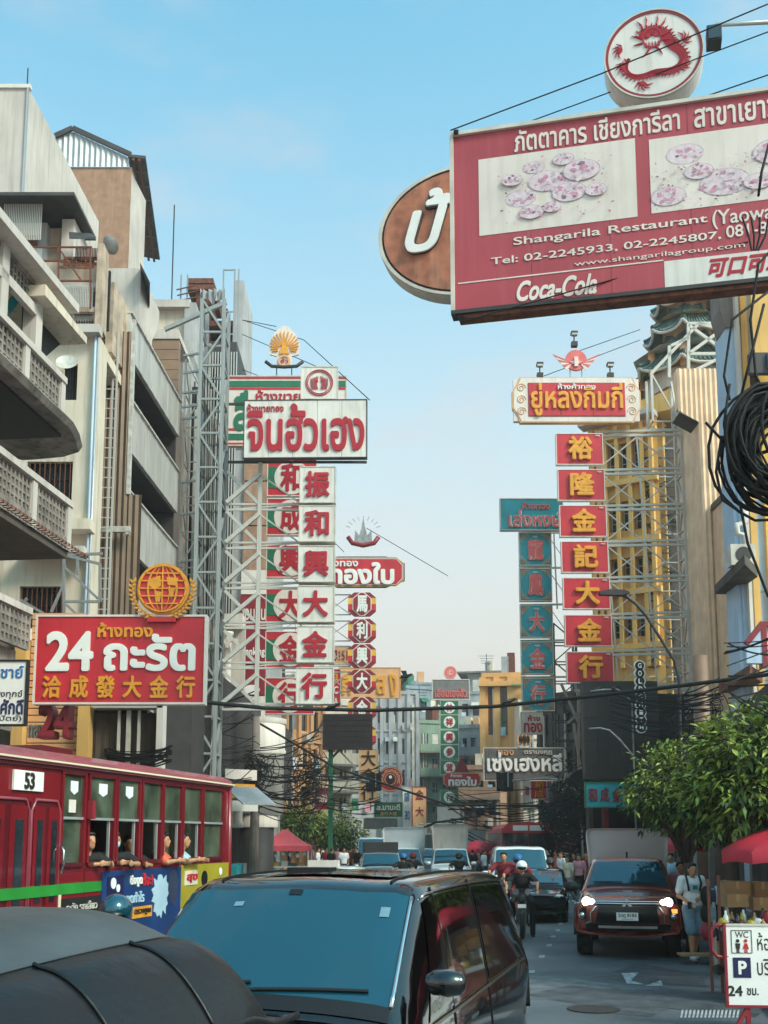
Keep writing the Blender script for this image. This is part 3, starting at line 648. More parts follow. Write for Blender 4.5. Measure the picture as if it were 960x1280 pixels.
# --- building behind the tower: ribbed dark front, brown wall, bank board, white arcade
rf = Fr(300, 48.5, 0, 680); r = thing('ribbed_building', 'building behind the lattice tower with dark vertical ribs and brown tiled flank', 'building', rf)
x = rf.x; z = rf.z
B('wall', r, x(212), x(290), .2, 8, 0, z(250, 425), 'darkgrey')
for i in range(22): bar('vertical_fin', r, (x(220) + i * .125 * 1.0, 0, 4), (x(220) + i * .125, 0, z(250, 440)), .05, 'alu')
B('flank', r, x(290), x(334), .3, 8, 0, z(310, 560), 'grey_wall')
for j in range(7):
    B('brown_tile_panel', r, x(303), x(333), .15, .32, z(310, 740) + j * 1.07, z(310, 740) + j * 1.07 + 1.0, 'brickwall')
B('white_band', r, x(302), x(334), .1, .33, z(310, 742), z(310, 712), 'white'); B('bank_board', r, x(302), x(334), .05, .28, z(310, 830), z(310, 744), 'sign_dred')
txt('ออมสิน', x(301), z(310, 775), x(333), z(310, 757), .04, 'sign_cream', r, off=.02); txt('Banking', x(305), z(310, 822), x(333), z(310, 809), .04, 'letter_white', r, off=.02)
B('bank_board', r, x(302), x(334), .05, .28, z(310, 868), z(310, 832), 'sign_dred'); B('lower_band', r, x(300), x(334), .06, .3, z(310, 905), z(310, 870), 'white')
MB().disc(x(318), z(318, 862), .35, 0, .05, 'letter_white', 24, rz=.22).build('bank_logo', r)
af = Fr(285, 46, 0, 870); a_ = thing('arcade_building', 'white classical shop front with tall round columns and arches', 'building', af)
x = af.x; z = af.z
for px in (273, 283, 291, 299): 
    xx = x(px); hh = z(px, 858 if px > 284 else 790)
    MB().lathe([(.0, 2.6), (.28, 2.6), (.28, 2.8), (.2, 2.9), (.17, hh - .3), (.19, hh - .2), (.26, hh - .1), (.26, hh), (0, hh)], 'white', 16, (xx, 0, 0)).build('column', a_, True)
ar = MB()
for c0, c1 in ((272, 284), (284, 297)):
    cxx = (x(c0) + x(c1)) / 2; rr = (x(c1) - x(c0)) / 2 - .04; zc = z(285, 812)
    pts = [(cxx - rr * 1.25, zc)] + [(cxx - rr * cos(pi * k / 10), zc + 1.6 * rr * sin(pi * k / 10)) for k in range(11)] + [(cxx + rr * 1.25, zc), (cxx + rr * 1.25, zc + rr * 2.2), (cxx - rr * 1.25, zc + rr * 2.2)]
    ar.prism(pts, -.45, -.3, 'white')
ar.build('arch', a_)
B('back_wall', a_, x(266), x(303), .5, .8, 2.6, z(285, 770), 'offwhite'); B('base_beam', a_, x(262), x(310), -.3, .8, z(285, 968), z(285, 955), 'white')
B('entablature', a_, x(266), x(302), -.15, .6, z(285, 783), z(285, 768), 'white')
# white rounded shop building with fluted cladding
vf = Fr(335, 47, 0, 950); v = thing('rounded_building', 'white bow-fronted shop building with grey fluted cladding and white drum below', 'building', vf)
x = vf.x; z = vf.z; rr = (x(361) - x(300)) / 2; cc = (x(300) + x(361)) / 2 - .35
def drum(n0, n1, r, mat, name, segs=20):
    MB().lathe([(r, n0), (r, n1), (0, n1)], mat, 48, (cc, r * .9, 0)).build(name, v, True)
drum(z(335, 940), z(335, 897), rr * 1.08, 'white', 'upper_drum'); drum(z(335, 903), z(335, 896), rr * 1.12, 'offwhite', 'cornice'); drum(z(335, 941), z(335, 936), rr * 1.12, 'offwhite', 'band')
drum(z(335, 1018), z(335, 939), rr, 'grey_wall', 'clad_drum'); drum(z(335, 1034), z(335, 1019), rr * .85, 'white', 'lower_drum'); drum(0, z(335, 1033), rr * .7, 'darkgrey', 'shopfront')
for i in range(36):
    an = pi + pi * i / 35; bar('fin', v, (cc + rr * 1.02 * cos(an), rr * .9 + rr * 1.02 * sin(an), z(335, 1016)), (cc + rr * 1.02 * cos(an), rr * .9 + rr * 1.02 * sin(an), z(335, 941)), .06, 'alu')
B('wall_behind', v, x(296), x(330), 3, 6, 0, z(320, 868), 'offwhite')
# shop awnings and signboards under the arcade, one after the other
for i, (a, b2, py0, py1, mt, lab) in enumerate((((278, 318, 975, 962, 'sign_cream', 'cream shop fascia board nearest behind the bus roof')), (282, 316, 998, 980, 'sign_gold', 'orange and gold shop fascia board above the white awning'), (284, 320, 1014, 1001, 'sign_white', 'plain white fascia board above the striped shop awning'))):
    q = Fr(300, 40, 40); t = thing('shop_fascia', lab, 'sign', q); xx0, xx1 = q.x(a), q.x(b2)
    B('board', t, xx0, xx1, -.1, 0, q.z(300, py0), q.z(300, py1), mt)
    if i == 1: txt('ทองคำ', xx0 + .3, q.z(300, py0) + .1, xx1 - .3, q.z(300, py1) - .1, -.1, 'sign_dred', t)
q = Fr(300, 39, 40); t = thing('shop_awning', 'grey corrugated awning sloping over the shop beside the bus tail', 'awning', q)
for i in range(9):
    xx = q.x(280) + (q.x(322) - q.x(280)) * i / 9; w_ = (q.x(322) - q.x(280)) / 9 - .03
    MB().add([(xx, .1, 4.0), (xx + w_, .1, 4.0), (xx + w_, -1.2, 3.35), (xx, -1.2, 3.35), (xx, .1, 3.95), (xx + w_, .1, 3.95), (xx + w_, -1.2, 3.3), (xx, -1.2, 3.3)], [(0, 1, 2, 3), (7, 6, 5, 4), (3, 2, 6, 7)], 'tin').build('awning_sheet', t)
q = Fr(280, 40, 88); t = thing('shophouse', 'dark open shop front under the awnings left of the red tent', 'building', q)
B('wall', t, -6, 20, 2, 6, 0, 8, 'concrete_dk'); B('ceiling', t, -6, 20, 0, 2, 4.2, 8, 'darkgrey')
for i in range(8): B('counter', t, -5 + 3 * i, -3.2 + 3 * i, .2, .9, .1, 1.1, ['tin', 'wframe', 'rust', 'sign_teal'][i % 4]); B('goods', t, -5 + 3 * i, -3.4 + 3 * i, 1.2, 1.8, .1, 2.2 + .3 * (i % 3), ['c_white', 'sign_yellow', 'c_blue', 'wframe'][i % 4])
# ================================================================== signs
def board(name, lab, cat_, group, p0x, p0y, p1x, p1y, Y, mat, texts=(), deg=0, th=.22, edge='steel_white', et=.05, extra=None, shape=None, panels=1):
    f = Fr((p0x + p1x) / 2, Y, deg); cxp = (p0x + p1x) / 2
    my = (p0y + p1y) / 2
    x0 = f.l(p0x, my)[0]; x1 = f.l(p1x, my)[0]; z0 = f.l(cxp, p1y)[1]; z1 = f.l(cxp, p0y)[1]
    t = thing(name, lab, cat_, f, group); W = x1 - x0; H = z1 - z0
    def P(u, v): return x0 + W * u, z0 + H * (1 - v)
    if shape == 'oct':
        c_ = .22; poly = [P(c_, 0), P(1 - c_, 0), P(1, c_), P(1, 1 - c_), P(1 - c_, 1), P(c_, 1), P(0, 1 - c_), P(0, c_)]
        MB().prism(poly, 0, th, mat).build('panel', t)
    elif panels > 1:
        for i in range(panels): B('panel', t, x0 + W * i / panels, x0 + W * (i + 1) / panels - .012, 0, th, z0, z1, mat)
    else: B('panel', t, x0, x1, 0, th, z0, z1, mat)
    if et and shape is None:
        fr_ = MB(); e = et; fr_.box(x0 - e, x1 + e, -e * .6, th + .01, z1, z1 + e, edge); fr_.box(x0 - e, x1 + e, -e * .6, th + .01, z0 - e, z0, edge)
        fr_.box(x0 - e, x0, -e * .6, th + .008, z0, z1, edge); fr_.box(x1, x1 + e, -e * .6, th + .008, z0, z1, edge); fr_.build('frame', t)
    for T in texts:
        body, u0, v0, u1, v1, m = T[:6]; off = T[6] if len(T) > 6 else .02; ext = T[7] if len(T) > 7 else .04
        a = P(u0, v1); b_ = P(u1, v0); txt(body, a[0], a[1], b_[0], b_[1], 0, m, t, 'character' if len(body) == 1 else 'lettering', off=off, ext=ext)
    if extra: extra(t, P, W, H, f)
    return t, P, W, H, f
ord_ = ['topmost', 'second from the top', 'third from the top', 'fourth from the top', 'fifth from the top', 'sixth from the top', 'lowest']

# --- the 24 sign
def emb24(t, P, W, H, f):
    a = P(.43, .045); bar('prop', t, (P(.74, 0)[0], .1, P(0, 0)[1]), (P(.74, 0)[0], .1, P(0, -.15)[1]), .05, 'steel')
board('shop_sign', 'large red gold shop sign reading 24 with yellow Chinese characters above the bus', 'sign', None, 45.5, 771, 255, 878, 20.9, 'sign_red',
      [('ห้างทอง', .36, .07, .69, .245, 'sign_gold', .03, .03), ('24', .055, .17, .34, .64, 'letter_white', .035, .03), ('ถะรัต', .4, .2, .95, .64, 'letter_white', .035, .03)] +
      [(ch, .045 + i * .159, .69, .045 + i * .159 + .112, .95, 'sign_gold', .03, .03) for i, ch in enumerate('洽成發大金行')], edge='sign_cream', et=.04, extra=emb24)
gf = Fr(202, 20.85, 0); t = thing('globe_emblem', 'round gold globe emblem in a laurel wreath on top of the red 24 sign', 'emblem', gf)
cxg, czg = gf.l(203.5, 736); rg = gf.x(228) - cxg
MB().disc(cxg, czg, rg, 0, .12, 'sign_gold', 40).build('disc', t); MB().disc(cxg, czg, rg * .9, -.02, 0, 'sign_red', 40).build('globe_ground', t)
gm = MB()
for k in (-.6, -.3, 0, .3, .6): gm.disc(cxg, czg, rg * .93, -.05, -.02, 'sign_gold', 40, rz=rg * .93, r2=rg * .87) if k == 0 else None
for k in (.33, .66): 
    for s_ in (1,): gm.add(*(lambda n_: ([(cxg + rg * .9 * q * k * cos(2 * pi * i / n_), yy, czg + rg * .9 * sin(2 * pi * i / n_)) for yy, q in ((-.045, 1), (-.045, .86)) for i in range(n_)], [(i, (i + 1) % n_, n_ + (i + 1) % n_, n_ + i) for i in range(n_)]))(36), mat='sign_gold')
for k in (-.66, -.33, 0, .33, .66):
    hw = rg * .9 * (1 - k * k) ** .5; gm.box(cxg - hw, cxg + hw, -.05, -.02, czg + k * rg * .9 - .012, czg + k * rg * .9 + .012, 'sign_gold')
gm.box(cxg - .012, cxg + .012, -.052, -.021, czg - rg * .9, czg + rg * .9, 'sign_gold'); gm.build('globe_lines', t)
lm = MB(); 
for blob in (((-.55, .35), (-.1, .5), (-.05, .1), (-.3, -.05), (-.5, .1)), ((-.25, -.1), (-.02, -.15), (-.1, -.55), (-.22, -.5)), ((.15, .45), (.6, .4), (.5, .1), (.2, .15)), ((.2, .05), (.5, 0), (.35, -.4))):
    lm.prism([(cxg + a * rg, czg + b_ * rg) for a, b_ in blob], -.048, -.02, 'sign_gold')
lm.build('continents', t)
wr = MB()
for s_ in (-1, 1):
    for i in range(11):
        an = -pi / 2 + s_ * (.25 + i * .15); rr = rg * 1.13; c0 = (cxg + rr * cos(an), czg + rr * sin(an)); d = an + s_ * pi / 2 * .75
        for e in (1, -1):
            q = d + e * .5 * s_; l_ = .13; wr.prism([c0, (c0[0] + l_ * .5 * cos(q + .35), c0[1] + l_ * .5 * sin(q + .35)), (c0[0] + l_ * cos(q), c0[1] + l_ * sin(q)), (c0[0] + l_ * .5 * cos(q - .35), c0[1] + l_ * .5 * sin(q - .35))], -.03, .03, 'sign_gold')
wr.build('wreath', t, kind='stuff'); MB().box(cxg - .28, cxg + .28, -.04, .03, czg - rg * 1.3, czg - rg * 1.12, 'sign_red').build('ribbon', t)
# red three-dimensional numerals under it, and the white notice
nf = Fr(75, 21.5, 0); t = thing('neon_numerals', 'faded red three-dimensional number 24 standing below the big red sign', 'sign', nf)
txt('24', nf.x(48), nf.z(70, 925), nf.x(90), nf.z(70, 881), 0, 'sign_dred', t, 'numeral', off=.04, ext=.35); txt('ทอง', nf.x(30), nf.z(40, 923), nf.x(49), nf.z(40, 906), .05, 'wframe', t, off=.02, ext=.1)
board('notice_sign', 'white notice sign with blue and black Thai lettering at the far left edge', 'sign', None, -75, 827, 31.5, 905, 16.6, 'sign_white',
      [('ดวงสมชาย์', .2, .07, .97, .27, 'letter_blue', .02, .01), ('รับเรื่องร้องทุกข์', .25, .45, .97, .6, 'letter_dk', .01, .01), ('นายสมศักดิ์', .3, .6, .99, .85, 'navy', .03, .01), ('(ประชาธิปัตย์)', .3, .86, .97, .97, 'letter_dk', .01, .01)], edge='dark', et=.03, th=.08)
pf_ = Fr(60, 24.6, 0, 900); t = thing('shophouse', 'yellow slatted shopfront with cream pillars behind the red 24 sign', 'building', pf_)
for i in range(26): B('slat', t, pf_.x(33), pf_.x(100), .1, .16, 3.2 + .16 * i, 3.2 + .16 * i + .135, 'sign_peach')
for px in (18, 100): 
    B('pillar', t, pf_.x(px), pf_.x(px + 14), -.2, .2, 0, pf_.z(px, 800), 'yellow_wall'); B('capital', t, pf_.x(px - 1), pf_.x(px + 15), -.26, .22, pf_.z(px, 800), pf_.z(px, 785), 'white')
B('wall', t, pf_.x(-40), pf_.x(100), .3, 2, 0, pf_.z(60, 790), 'concrete'); B('dark_opening', t, pf_.x(112), pf_.x(180), .3, 2, 0, pf_.z(130, 885), 'dark'); B('lintel', t, pf_.x(118), pf_.x(205), -.2, .3, pf_.z(150, 886), pf_.z(150, 879), 'offwhite')
for px, wd in ((147, 3), (158, 5), (172, 3)): B('curtain_post', t, pf_.x(px), pf_.x(px + wd), 0, .1, 2.5, pf_.z(150, 888), 'wframe')
B('pillar', t, pf_.x(198), pf_.x(206), -.2, .2, 0, pf_.z(200, 882), 'white'); MB().corr(pf_.x(112), pf_.x(198), 2.2, pf_.z(150, 890), .25, .2, .04, 'concrete_dk').build('shutter', t)
# steel bracket above the 24 sign
q = Fr(100, 25, 0); t = thing('sign_bracket', 'thin steel bracket frame behind the top left of the 24 sign', 'bracket', q)
for a, b_ in (((80, 640), (80, 790)), ((62, 655), (62, 690)), ((80, 694), (125, 705)), ((80, 752), (125, 752)), ((82, 710), (122, 748)), ((125, 705), (125, 752)), ((80, 694), (128, 692)), ((80, 730), (64, 765)), ((83, 756), (100, 772)), ((0, 782), (34, 748)), ((23, 755), (22, 776)), ((26, 750), (68, 775)), ((62, 655), (80, 652)), ((97, 686), (97, 718)), ((45, 772), (23, 772))):
    p, r_ = q.l(*a), q.l(*b_); bar('tube', t, (p[0], 0, p[1]), (r_[0], 0, r_[1]), .06, 'steel')

# --- white sign group
def seal(t, P, W, H, f):
    c_ = P(.5, .5); r_ = H * .42
    MB().disc(*c_, r_, -.03, 0, 'letter_red', 40, r2=r_ * .93).build('ring', t); MB().disc(*c_, r_ * .86, -.03, 0, 'letter_red', 40, r2=r_ * .82).build('ring', t)
    s = MB()
    for s_ in (-1, 1):
        for k in range(5): s.tube([(c_[0] + s_ * r_ * (.12 + .1 * k), -.02, c_[1] - r_ * .5), (c_[0] + s_ * r_ * (.2 + .1 * k), -.02, c_[1] - r_ * .1), (c_[0] + s_ * r_ * (.1 + .12 * k), -.02, c_[1] + r_ * (.5 - .05 * k))], .018, 'letter_red', 4)
    s.disc(c_[0] - .1, c_[1] + r_ * .1, .06, -.03, 0, 'letter_red', 14); s.disc(c_[0] + .1, c_[1] + r_ * .1, .06, -.03, 0, 'letter_red', 14); s.build('crest', t, kind='stuff')
GW = 'signs hung on the lattice tower'
board('shop_sign', 'wide white shop sign with big red Thai letters high over the left lanes', 'sign', GW, 305.5, 500.5, 458, 571.5, 36, 'sign_white',
      [('ห้างขายทอง', .02, .06, .32, .2, 'letter_red', .02, .03), ('จินฮั้วเฮง', .02, .06, .985, .9, 'letter_red', .026, .05)], edge='darkgrey', et=.03, panels=5, deg=-1)
board('emblem_sign', 'small square white sign with a red round seal above the white shop sign', 'sign', GW, 377, 459, 421.5, 498, 36.1, 'sign_white', (), edge='wframe', et=.03, extra=seal)
for i, (ch, y0) in enumerate(zip('振和興大金行', (584, 632.5, 683, 733, 783.5, 835.5))):
    s_ = i * .9
    board('character_sign', 'white box with red Chinese character, %s of six' % (ord_[i] if i < 5 else 'bottom'), 'sign', 'white character boxes down the tower',
          375.5 - s_, y0, 418.5 - s_ * .6, y0 + 43.5, 36 + .02 * i, 'sign_white', [(ch, .13, .12, .85, .87, 'letter_red', .035, .05)], edge='wframe', et=.03, th=.45)
bf = Fr(340, 36.4, 0, 720); t = thing('sign_bracket', 'white steel bracket trusses reaching from the lattice tower to the white signs', 'bracket', bf)
for i, y0 in enumerate((584, 632.5, 683, 733, 783.5, 835.5)): htruss(t, bf.x(280), bf.x(376), bf.z(320, y0 + 50), bf.z(320, y0 + 43), .3, .07, n_=1, x_=False)
for i, y0 in enumerate((590, 640, 690, 740, 790, 842)):
    bar('brace', t, (bf.x(280), .3, bf.z(300, y0 - 4)), (bf.x(322), .3, bf.z(322, y0 + 38)), .11, 'steel_white'); bar('brace', t, (bf.x(280), .2, bf.z(300, y0 + 36)), (bf.x(322), .2, bf.z(322, y0)), .13, 'steel_white')
    bar('brace', t, (bf.x(322), .25, bf.z(300, y0)), (bf.x(376), .25, bf.z(322, y0 + 38)), .05, 'steel_white')
bar('post', t, (bf.x(322), .3, bf.z(322, 880)), (bf.x(322), .3, bf.z(322, 575)), .14, 'steel_white')
for py in (501, 574): bar('arm', t, (bf.x(280), .3, bf.z(300, py)), (bf.x(458), .3, bf.z(400, py)), .08, 'darkgrey')
# green and red sign group behind
def trim(t, P, W, H, f):
    for v, m, h in ((.06, 'sign_green', .09), (.16, 'sign_red', .03), (.84, 'sign_green', .09), (.76, 'sign_red', .03), (.0, 'sign_red', .03), (.97, 'sign_red', .03)):
        a = P(0, v + h); b_ = P(1, v); B('stripe', t, a[0], b_[0], -.02, 0, a[1], b_[1], m)
board('shop_sign', 'cream shop sign with green and red stripes behind the white sign', 'sign', GW, 282, 471, 432, 556, 41, 'sign_cream', [('ห้างขายทอง', .25, .2, .85, .36, 'letter_red', .02, .03), ('สื่อเฮงหลี', .07, .2, .9, .8, 'sign_green', .04, .03)], extra=trim, edge='wframe', et=.05)
def rnd(t, P, W, H, f):
    B('green_side', t, P(0, 0)[0], P(.3, 0)[0], -.015, 0, P(0, .8)[1], P(0, .2)[1], 'sign_green'); B('green_side', t, P(.7, 0)[0], P(1, 0)[0], -.015, 0, P(0, .8)[1], P(0, .2)[1], 'sign_green')
    c_ = P(.5, .5); MB().disc(*c_, H * .48, -.03, -.014, 'sign_cream', 40).build('disc', t)
for i, (ch, y0) in enumerate(zip('和成興大金行', (575, 624, 677, 734, 790, 848))):
    board('character_sign', 'red and green box with cream disc, %s of its column' % (ord_[i] if i < 5 else 'bottom'), 'sign', 'red and green character boxes behind the white column',
          335 - i * .6, y0, 395 - i * .6, y0 + 44, 40 + .02 * i, 'sign_red', [(ch, .26, .1, .74, .9, 'letter_red', .035, .05)], edge='sign_cream', et=.03, extra=rnd)
# golden crest
ef_ = Fr(355, 41, 0); t = thing('crest', 'golden flame-shaped crest with a pagoda on top of the cream striped sign', 'emblem', ef_)
cxx, czz = ef_.l(355.5, 434); pts = [(-.58, -.3), (-.62, .1), (-.45, .55), (-.18, .85), (0, .92), (.18, .85), (.45, .55), (.62, .1), (.58, -.3), (.3, -.38), (.3, -.8), (-.3, -.8), (-.3, -.38)]
MB().prism([(cxx + a, czz + b_) for a, b_ in pts], 0, .1, 'sign_cream').build('backing', t)
ry = MB()
for k in range(17):
    an = pi * (-.02 + 1.04 * k / 16); r0, r1 = .25, .5 + .3 * sin(an); ry.bar((cxx + r0 * cos(an), -.02, czz - .15 + r0 * sin(an)), (cxx + r1 * cos(an), -.02, czz - .15 + r1 * sin(an)), .06, 'sign_gold', .04)
ry.build('rays', t, kind='stuff'); MB().prism([(cxx - .2, czz - .3), (cxx + .2, czz - .3), (cxx + .1, czz), (cxx, czz + .6), (cxx - .1, czz)], -.06, 0, 'lamp_orange' if 0 else 'sign_gold').build('pagoda', t)
MB().disc(cxx, czz - .58, .25, -.05, 0, 'sign_peach', 24, r2=.17).build('ring', t); txt('ฮั่ว', cxx - .15, czz - .7, cxx + .15, czz - .48, -.03, 'letter_red', t)
rb = MB(); rb.tube([(cxx - .75, 0, czz - .6), (cxx - .5, 0, czz - .8), (cxx, -.06, czz - .86), (cxx + .5, 0, czz - .8), (cxx + .75, 0, czz - .6)], .07, 'darkgrey', 6); rb.build('ribbon', t, True)
for s_ in (-.3, .3): bar('prop', t, (cxx + s_, .05, czz - 1.3), (cxx + s_, .05, czz - .85), .04, 'darkgrey')
# ทองใบ group
def octa(t, P, W, H, f):
    for k, (m, g_) in enumerate((('sign_yellow', .02), ('navy', .04), ('sign_cream', .055), ('sign_red', .075))):
        c_ = .2; e = g_ * 1.2; ee = e * H / W
        poly = [P(c_ * .5, e), P(1 - c_ * .5, e), P(1 - ee, c_ + e), P(1 - ee, 1 - c_ - e), P(1 - c_ * .5, 1 - e), P(c_ * .5, 1 - e), P(ee, 1 - c_ - e), P(ee, c_ + e)]
        MB().prism(poly, -.01 * (k + 1), -.01 * k, m).build('border' if k < 3 else 'field', t)
GT = 'octagonal signs of the leaf gold shop'
board('shop_sign', 'dark red octagonal shop sign with white Thai letters right of the white column', 'sign', GT, 398, 695.5, 506, 734, 58, 'navy', [('ห้างทอง', .05, .08, .46, .34, 'letter_white', .03, .1), ('ทองใบ', .12, .2, .88, .92, 'letter_white', .045, .1)], shape='oct', extra=octa, et=0)
for i, (ch, y0) in enumerate(zip('馬利興大金行', (740.5, 773.5, 805, 837, 871, 905))):
    def ox(t, P, W, H, f):
        B('yellow_end', t, P(0, 0)[0], P(.24, 0)[0], -.02, 0, P(0, .5)[1], P(0, .24)[1], 'sign_yellow'); B('yellow_end', t, P(.76, 0)[0], P(1, 0)[0], -.02, 0, P(0, .5)[1], P(0, .24)[1], 'sign_yellow')
        B('red_end', t, P(0, 0)[0], P(.24, 0)[0], -.02, 0, P(0, .76)[1], P(0, .5)[1], 'sign_red'); B('red_end', t, P(.76, 0)[0], P(1, 0)[0], -.02, 0, P(0, .76)[1], P(0, .5)[1], 'sign_red')
        for k, (g_, m) in enumerate(((.0, 'sign_cream'), (.035, 'sign_dred'))):
            c_ = .25; a = .16 + g_; poly = [P(a + c_, g_), P(1 - a - c_, g_), P(1 - a, c_ + .02), P(1 - a, 1 - c_ - .02), P(1 - a - c_, 1 - g_), P(a + c_, 1 - g_), P(a, 1 - c_ - .02), P(a, c_ + .02)]
            MB().prism(poly, -.04 - .02 * k, -.02 * k, m).build('octagon', t)
    board('character_sign', 'small octagonal red sign, white character, %s of its column' % (ord_[i] if i < 5 else 'half hidden, last'), 'sign', GT, 435, y0, 470, y0 + 29.5, 58 + .03 * i, 'sign_dred', [(ch, .3, .14, .7, .86, 'letter_white', .04, .09)], shape='oct', extra=ox, et=0)
bf = Fr(420, 58.3, 0); t = thing('sign_bracket', 'thin steel brackets left of the small octagonal signs', 'bracket', bf)
for y0 in (740, 773, 805, 837): htruss(t, bf.x(330), bf.x(437), bf.z(420, y0 + 27), bf.z(420, y0 + 2), .3, .06, n_=3)
ef_ = Fr(454, 58, 0); t = thing('crest', 'white leaf crest with red ribbon above the dark red octagonal sign', 'emblem', ef_); cxx, czz = ef_.l(454, 670)
MB().prism([(cxx + a * .9, czz + .1 + b_ * 1.15) for a, b_ in ((-.55, -.35), (-.5, .2), (-.25, -.05), (-.12, .3), (0, .85), (.12, .3), (.25, -.05), (.5, .2), (.55, -.35), (.3, -.6), (-.3, -.6))], 0, .1, 'steel').build('leaf', t)
MB().tube([(cxx - .85, 0, czz - .05), (cxx - .6, 0, czz - .4), (cxx, -.08, czz - .56), (cxx + .6, 0, czz - .4), (cxx + .85, 0, czz - .05)], .13, 'sign_dred', 6).build('ribbon', t, True)
ry = MB()
for k in range(9): an = pi * (.1 + .8 * k / 8); ry.bar((cxx + .75 * cos(an), 0, czz + .3 + .6 * sin(an)), (cxx + 1 * cos(an), 0, czz + .3 + .85 * sin(an)), .03, 'steel')
ry.build('rays', t, kind='stuff')
# mid-street small signs
board('small_sign', 'orange sign fragment reading 151 behind the octagonal signs', 'sign', None, 412, 808, 437, 830, 66, 'sign_peach', [('ปิ151', .2, .2, .9, .8, 'sign_dred')])
board('banner_sign', 'narrow red hanging sign with white letter beside the bottom white box', 'sign', None, 415, 837, 425, 884, 64, 'sign_red', [('a', .2, .1, .8, .3, 'sign_gold'), ('C', .2, .45, .8, .65, 'letter_white'), ('A', .2, .75, .8, .95, 'letter_white')])
board('shop_sign', 'peach rooftop sign with pale Thai letters behind the octagonal signs', 'sign', None, 424, 835, 500, 872, 80, 'sign_peach', [('ที', .05, .2, .2, .9, 'sign_gold', .03, .1), ('ส', .62, .25, .76, .9, 'sign_gold', .03, .1), ('ง', .82, .2, .95, .95, 'sign_gold', .03, .1)], edge='sign_gold')
def ledx(t, P, W, H, f):
    for i in range(12):
        for j in range(6): B('module', t, *[P((i + .04) / 12, 0)[0], P((i + .98) / 12, 0)[0]], -.03, 0, P(0, (j + .97) / 6)[1], P(0, (j + .03) / 6)[1], 'screen')
board('led_screen', 'dark switched-off video screen hanging over the left lanes', 'screen', None, 404.5, 893.5, 464.5, 935.5, 50, 'dark', (), extra=ledx, edge='darkgrey', et=.04, th=.3)
q = Fr(413, 50.4, 0); t = thing('screen_mast', 'dark green steel mast under the dark video screen', 'mast', q)
bar('post', t, (q.x(413), 0, 0), (q.x(413), 0, q.z(413, 930)), .2, 'sign_green')
bar('arm', t, (q.x(398), 0, q.z(398, 965)), (q.x(425), 0, q.z(425, 936)), .1, 'darkgrey')
for (a, b_) in (((395, 915), (404, 905)), ((388, 930), (404, 900)), ((388, 915), (404, 915)), ((426, 940), (445, 960)), ((445, 960), (430, 985))): p, r_ = q.l(*a), q.l(*b_); bar('brace', t, (p[0], 0, p[1]), (r_[0], 0, r_[1]), .07, 'steel')
def ringsign(name, lab, px, py, rpx, Y, c1, c2, body, extra=None, ext2=None):
    f = Fr(px, Y, 0); t = thing(name, lab, 'sign', f); cx_, cz_ = f.l(px, py); r_ = f.x(px + rpx)
    MB().disc(cx_, cz_, r_, 0, .3, c1, 44).build('drum', t, ); MB().disc(cx_, cz_, r_ * .95, -.02, 0, c2, 44, r2=r_ * .9).build('ring', t); MB().disc(cx_, cz_, r_ * .46, -.02, 0, c2, 36, r2=r_ * .42).build('ring', t)
    if body: txt(body, cx_ - r_ * .25, cz_ - r_ * .3, cx_ + r_ * .25, cz_ + r_ * .3, 0, c2, t, off=.03)
    return t, cx_, cz_, r_, f
t, a, b_, r_, f = ringsign('round_sign', 'round red sign with pale lettering around a black figure over the street', 488, 974, 16, 60, 'sign_dred', 'sign_peach', None)
for k in range(12): an = R(200 - 20 * k); txt('ฮสทมรนกอง'[k % 9], a + r_ * .68 * cos(an) - .07, b_ + r_ * .68 * sin(an) - .08, a + r_ * .68 * cos(an) + .07, b_ + r_ * .68 * sin(an) + .08, 0, 'sign_peach', t, 'letter')
MB().disc(a, b_, .2, -.05, 0, 'dark', 20, rz=.28).build('figure', t); MB().disc(a, b_ + .12, .09, -.06, -.05, 'letter_white', 14).build('figure_head', t)
board('vertical_sign', 'tall peach vertical sign with dark characters under the video screen', 'sign', None, 449, 937, 472, 1002, 75, 'sign_peach', [('大', .1, .02, .9, .32, 'letter_dk'), ('金', .1, .36, .9, .64, 'letter_dk'), ('行', .1, .68, .9, .97, 'letter_dk')])
# green column with white discs
board('shop_sign', 'grey shop sign with red Thai letters on top of the green column', 'sign', None, 541, 850, 586, 874, 100, 'sign_grey', [('เอี่ยมเฮงฮั้ว', .06, .4, .95, .9, 'letter_pink', .03, .08)], edge='wframe', et=.08)
t, a, b_, r_, f = ringsign('round_sign', 'small round pink emblem above the grey sign of the green column', 563, 840.5, 8.2, 100, 'letter_pink', 'sign_cream', 'C')
bar('prop', t, (a - .3, .1, b_ - 1), (a - .3, .1, b_ - .4), .08, 'steel'); bar('prop', t, (a + .3, .1, b_ - 1), (a + .3, .1, b_ - .4), .08, 'steel')
def gd(t, P, W, H, f): MB().disc(*P(.5, .5), H * .42, -.04, 0, 'letter_white', 32).build('disc', t)
for i, (ch, y0) in enumerate(zip('林祥興参茸行', (876, 894, 913, 931.5, 951, 988))):
    board('character_sign', 'green sign with character on white disc, %s of column' % (ord_[i] if i < 5 else 'bottom'), 'sign', 'green character signs down the street', 550.5, y0, 573, y0 + 17, 100 + .02 * i, 'sign_green', [(ch, .3, .2, .7, .8, 'letter_red' if i < 5 else 'sign_green', .03, .08)], edge='wframe', et=.04, extra=gd)
board('banner_sign', 'blank pale banner hanging under the green column', 'sign', None, 547, 1009, 575, 1026, 99, 'sign_cream')
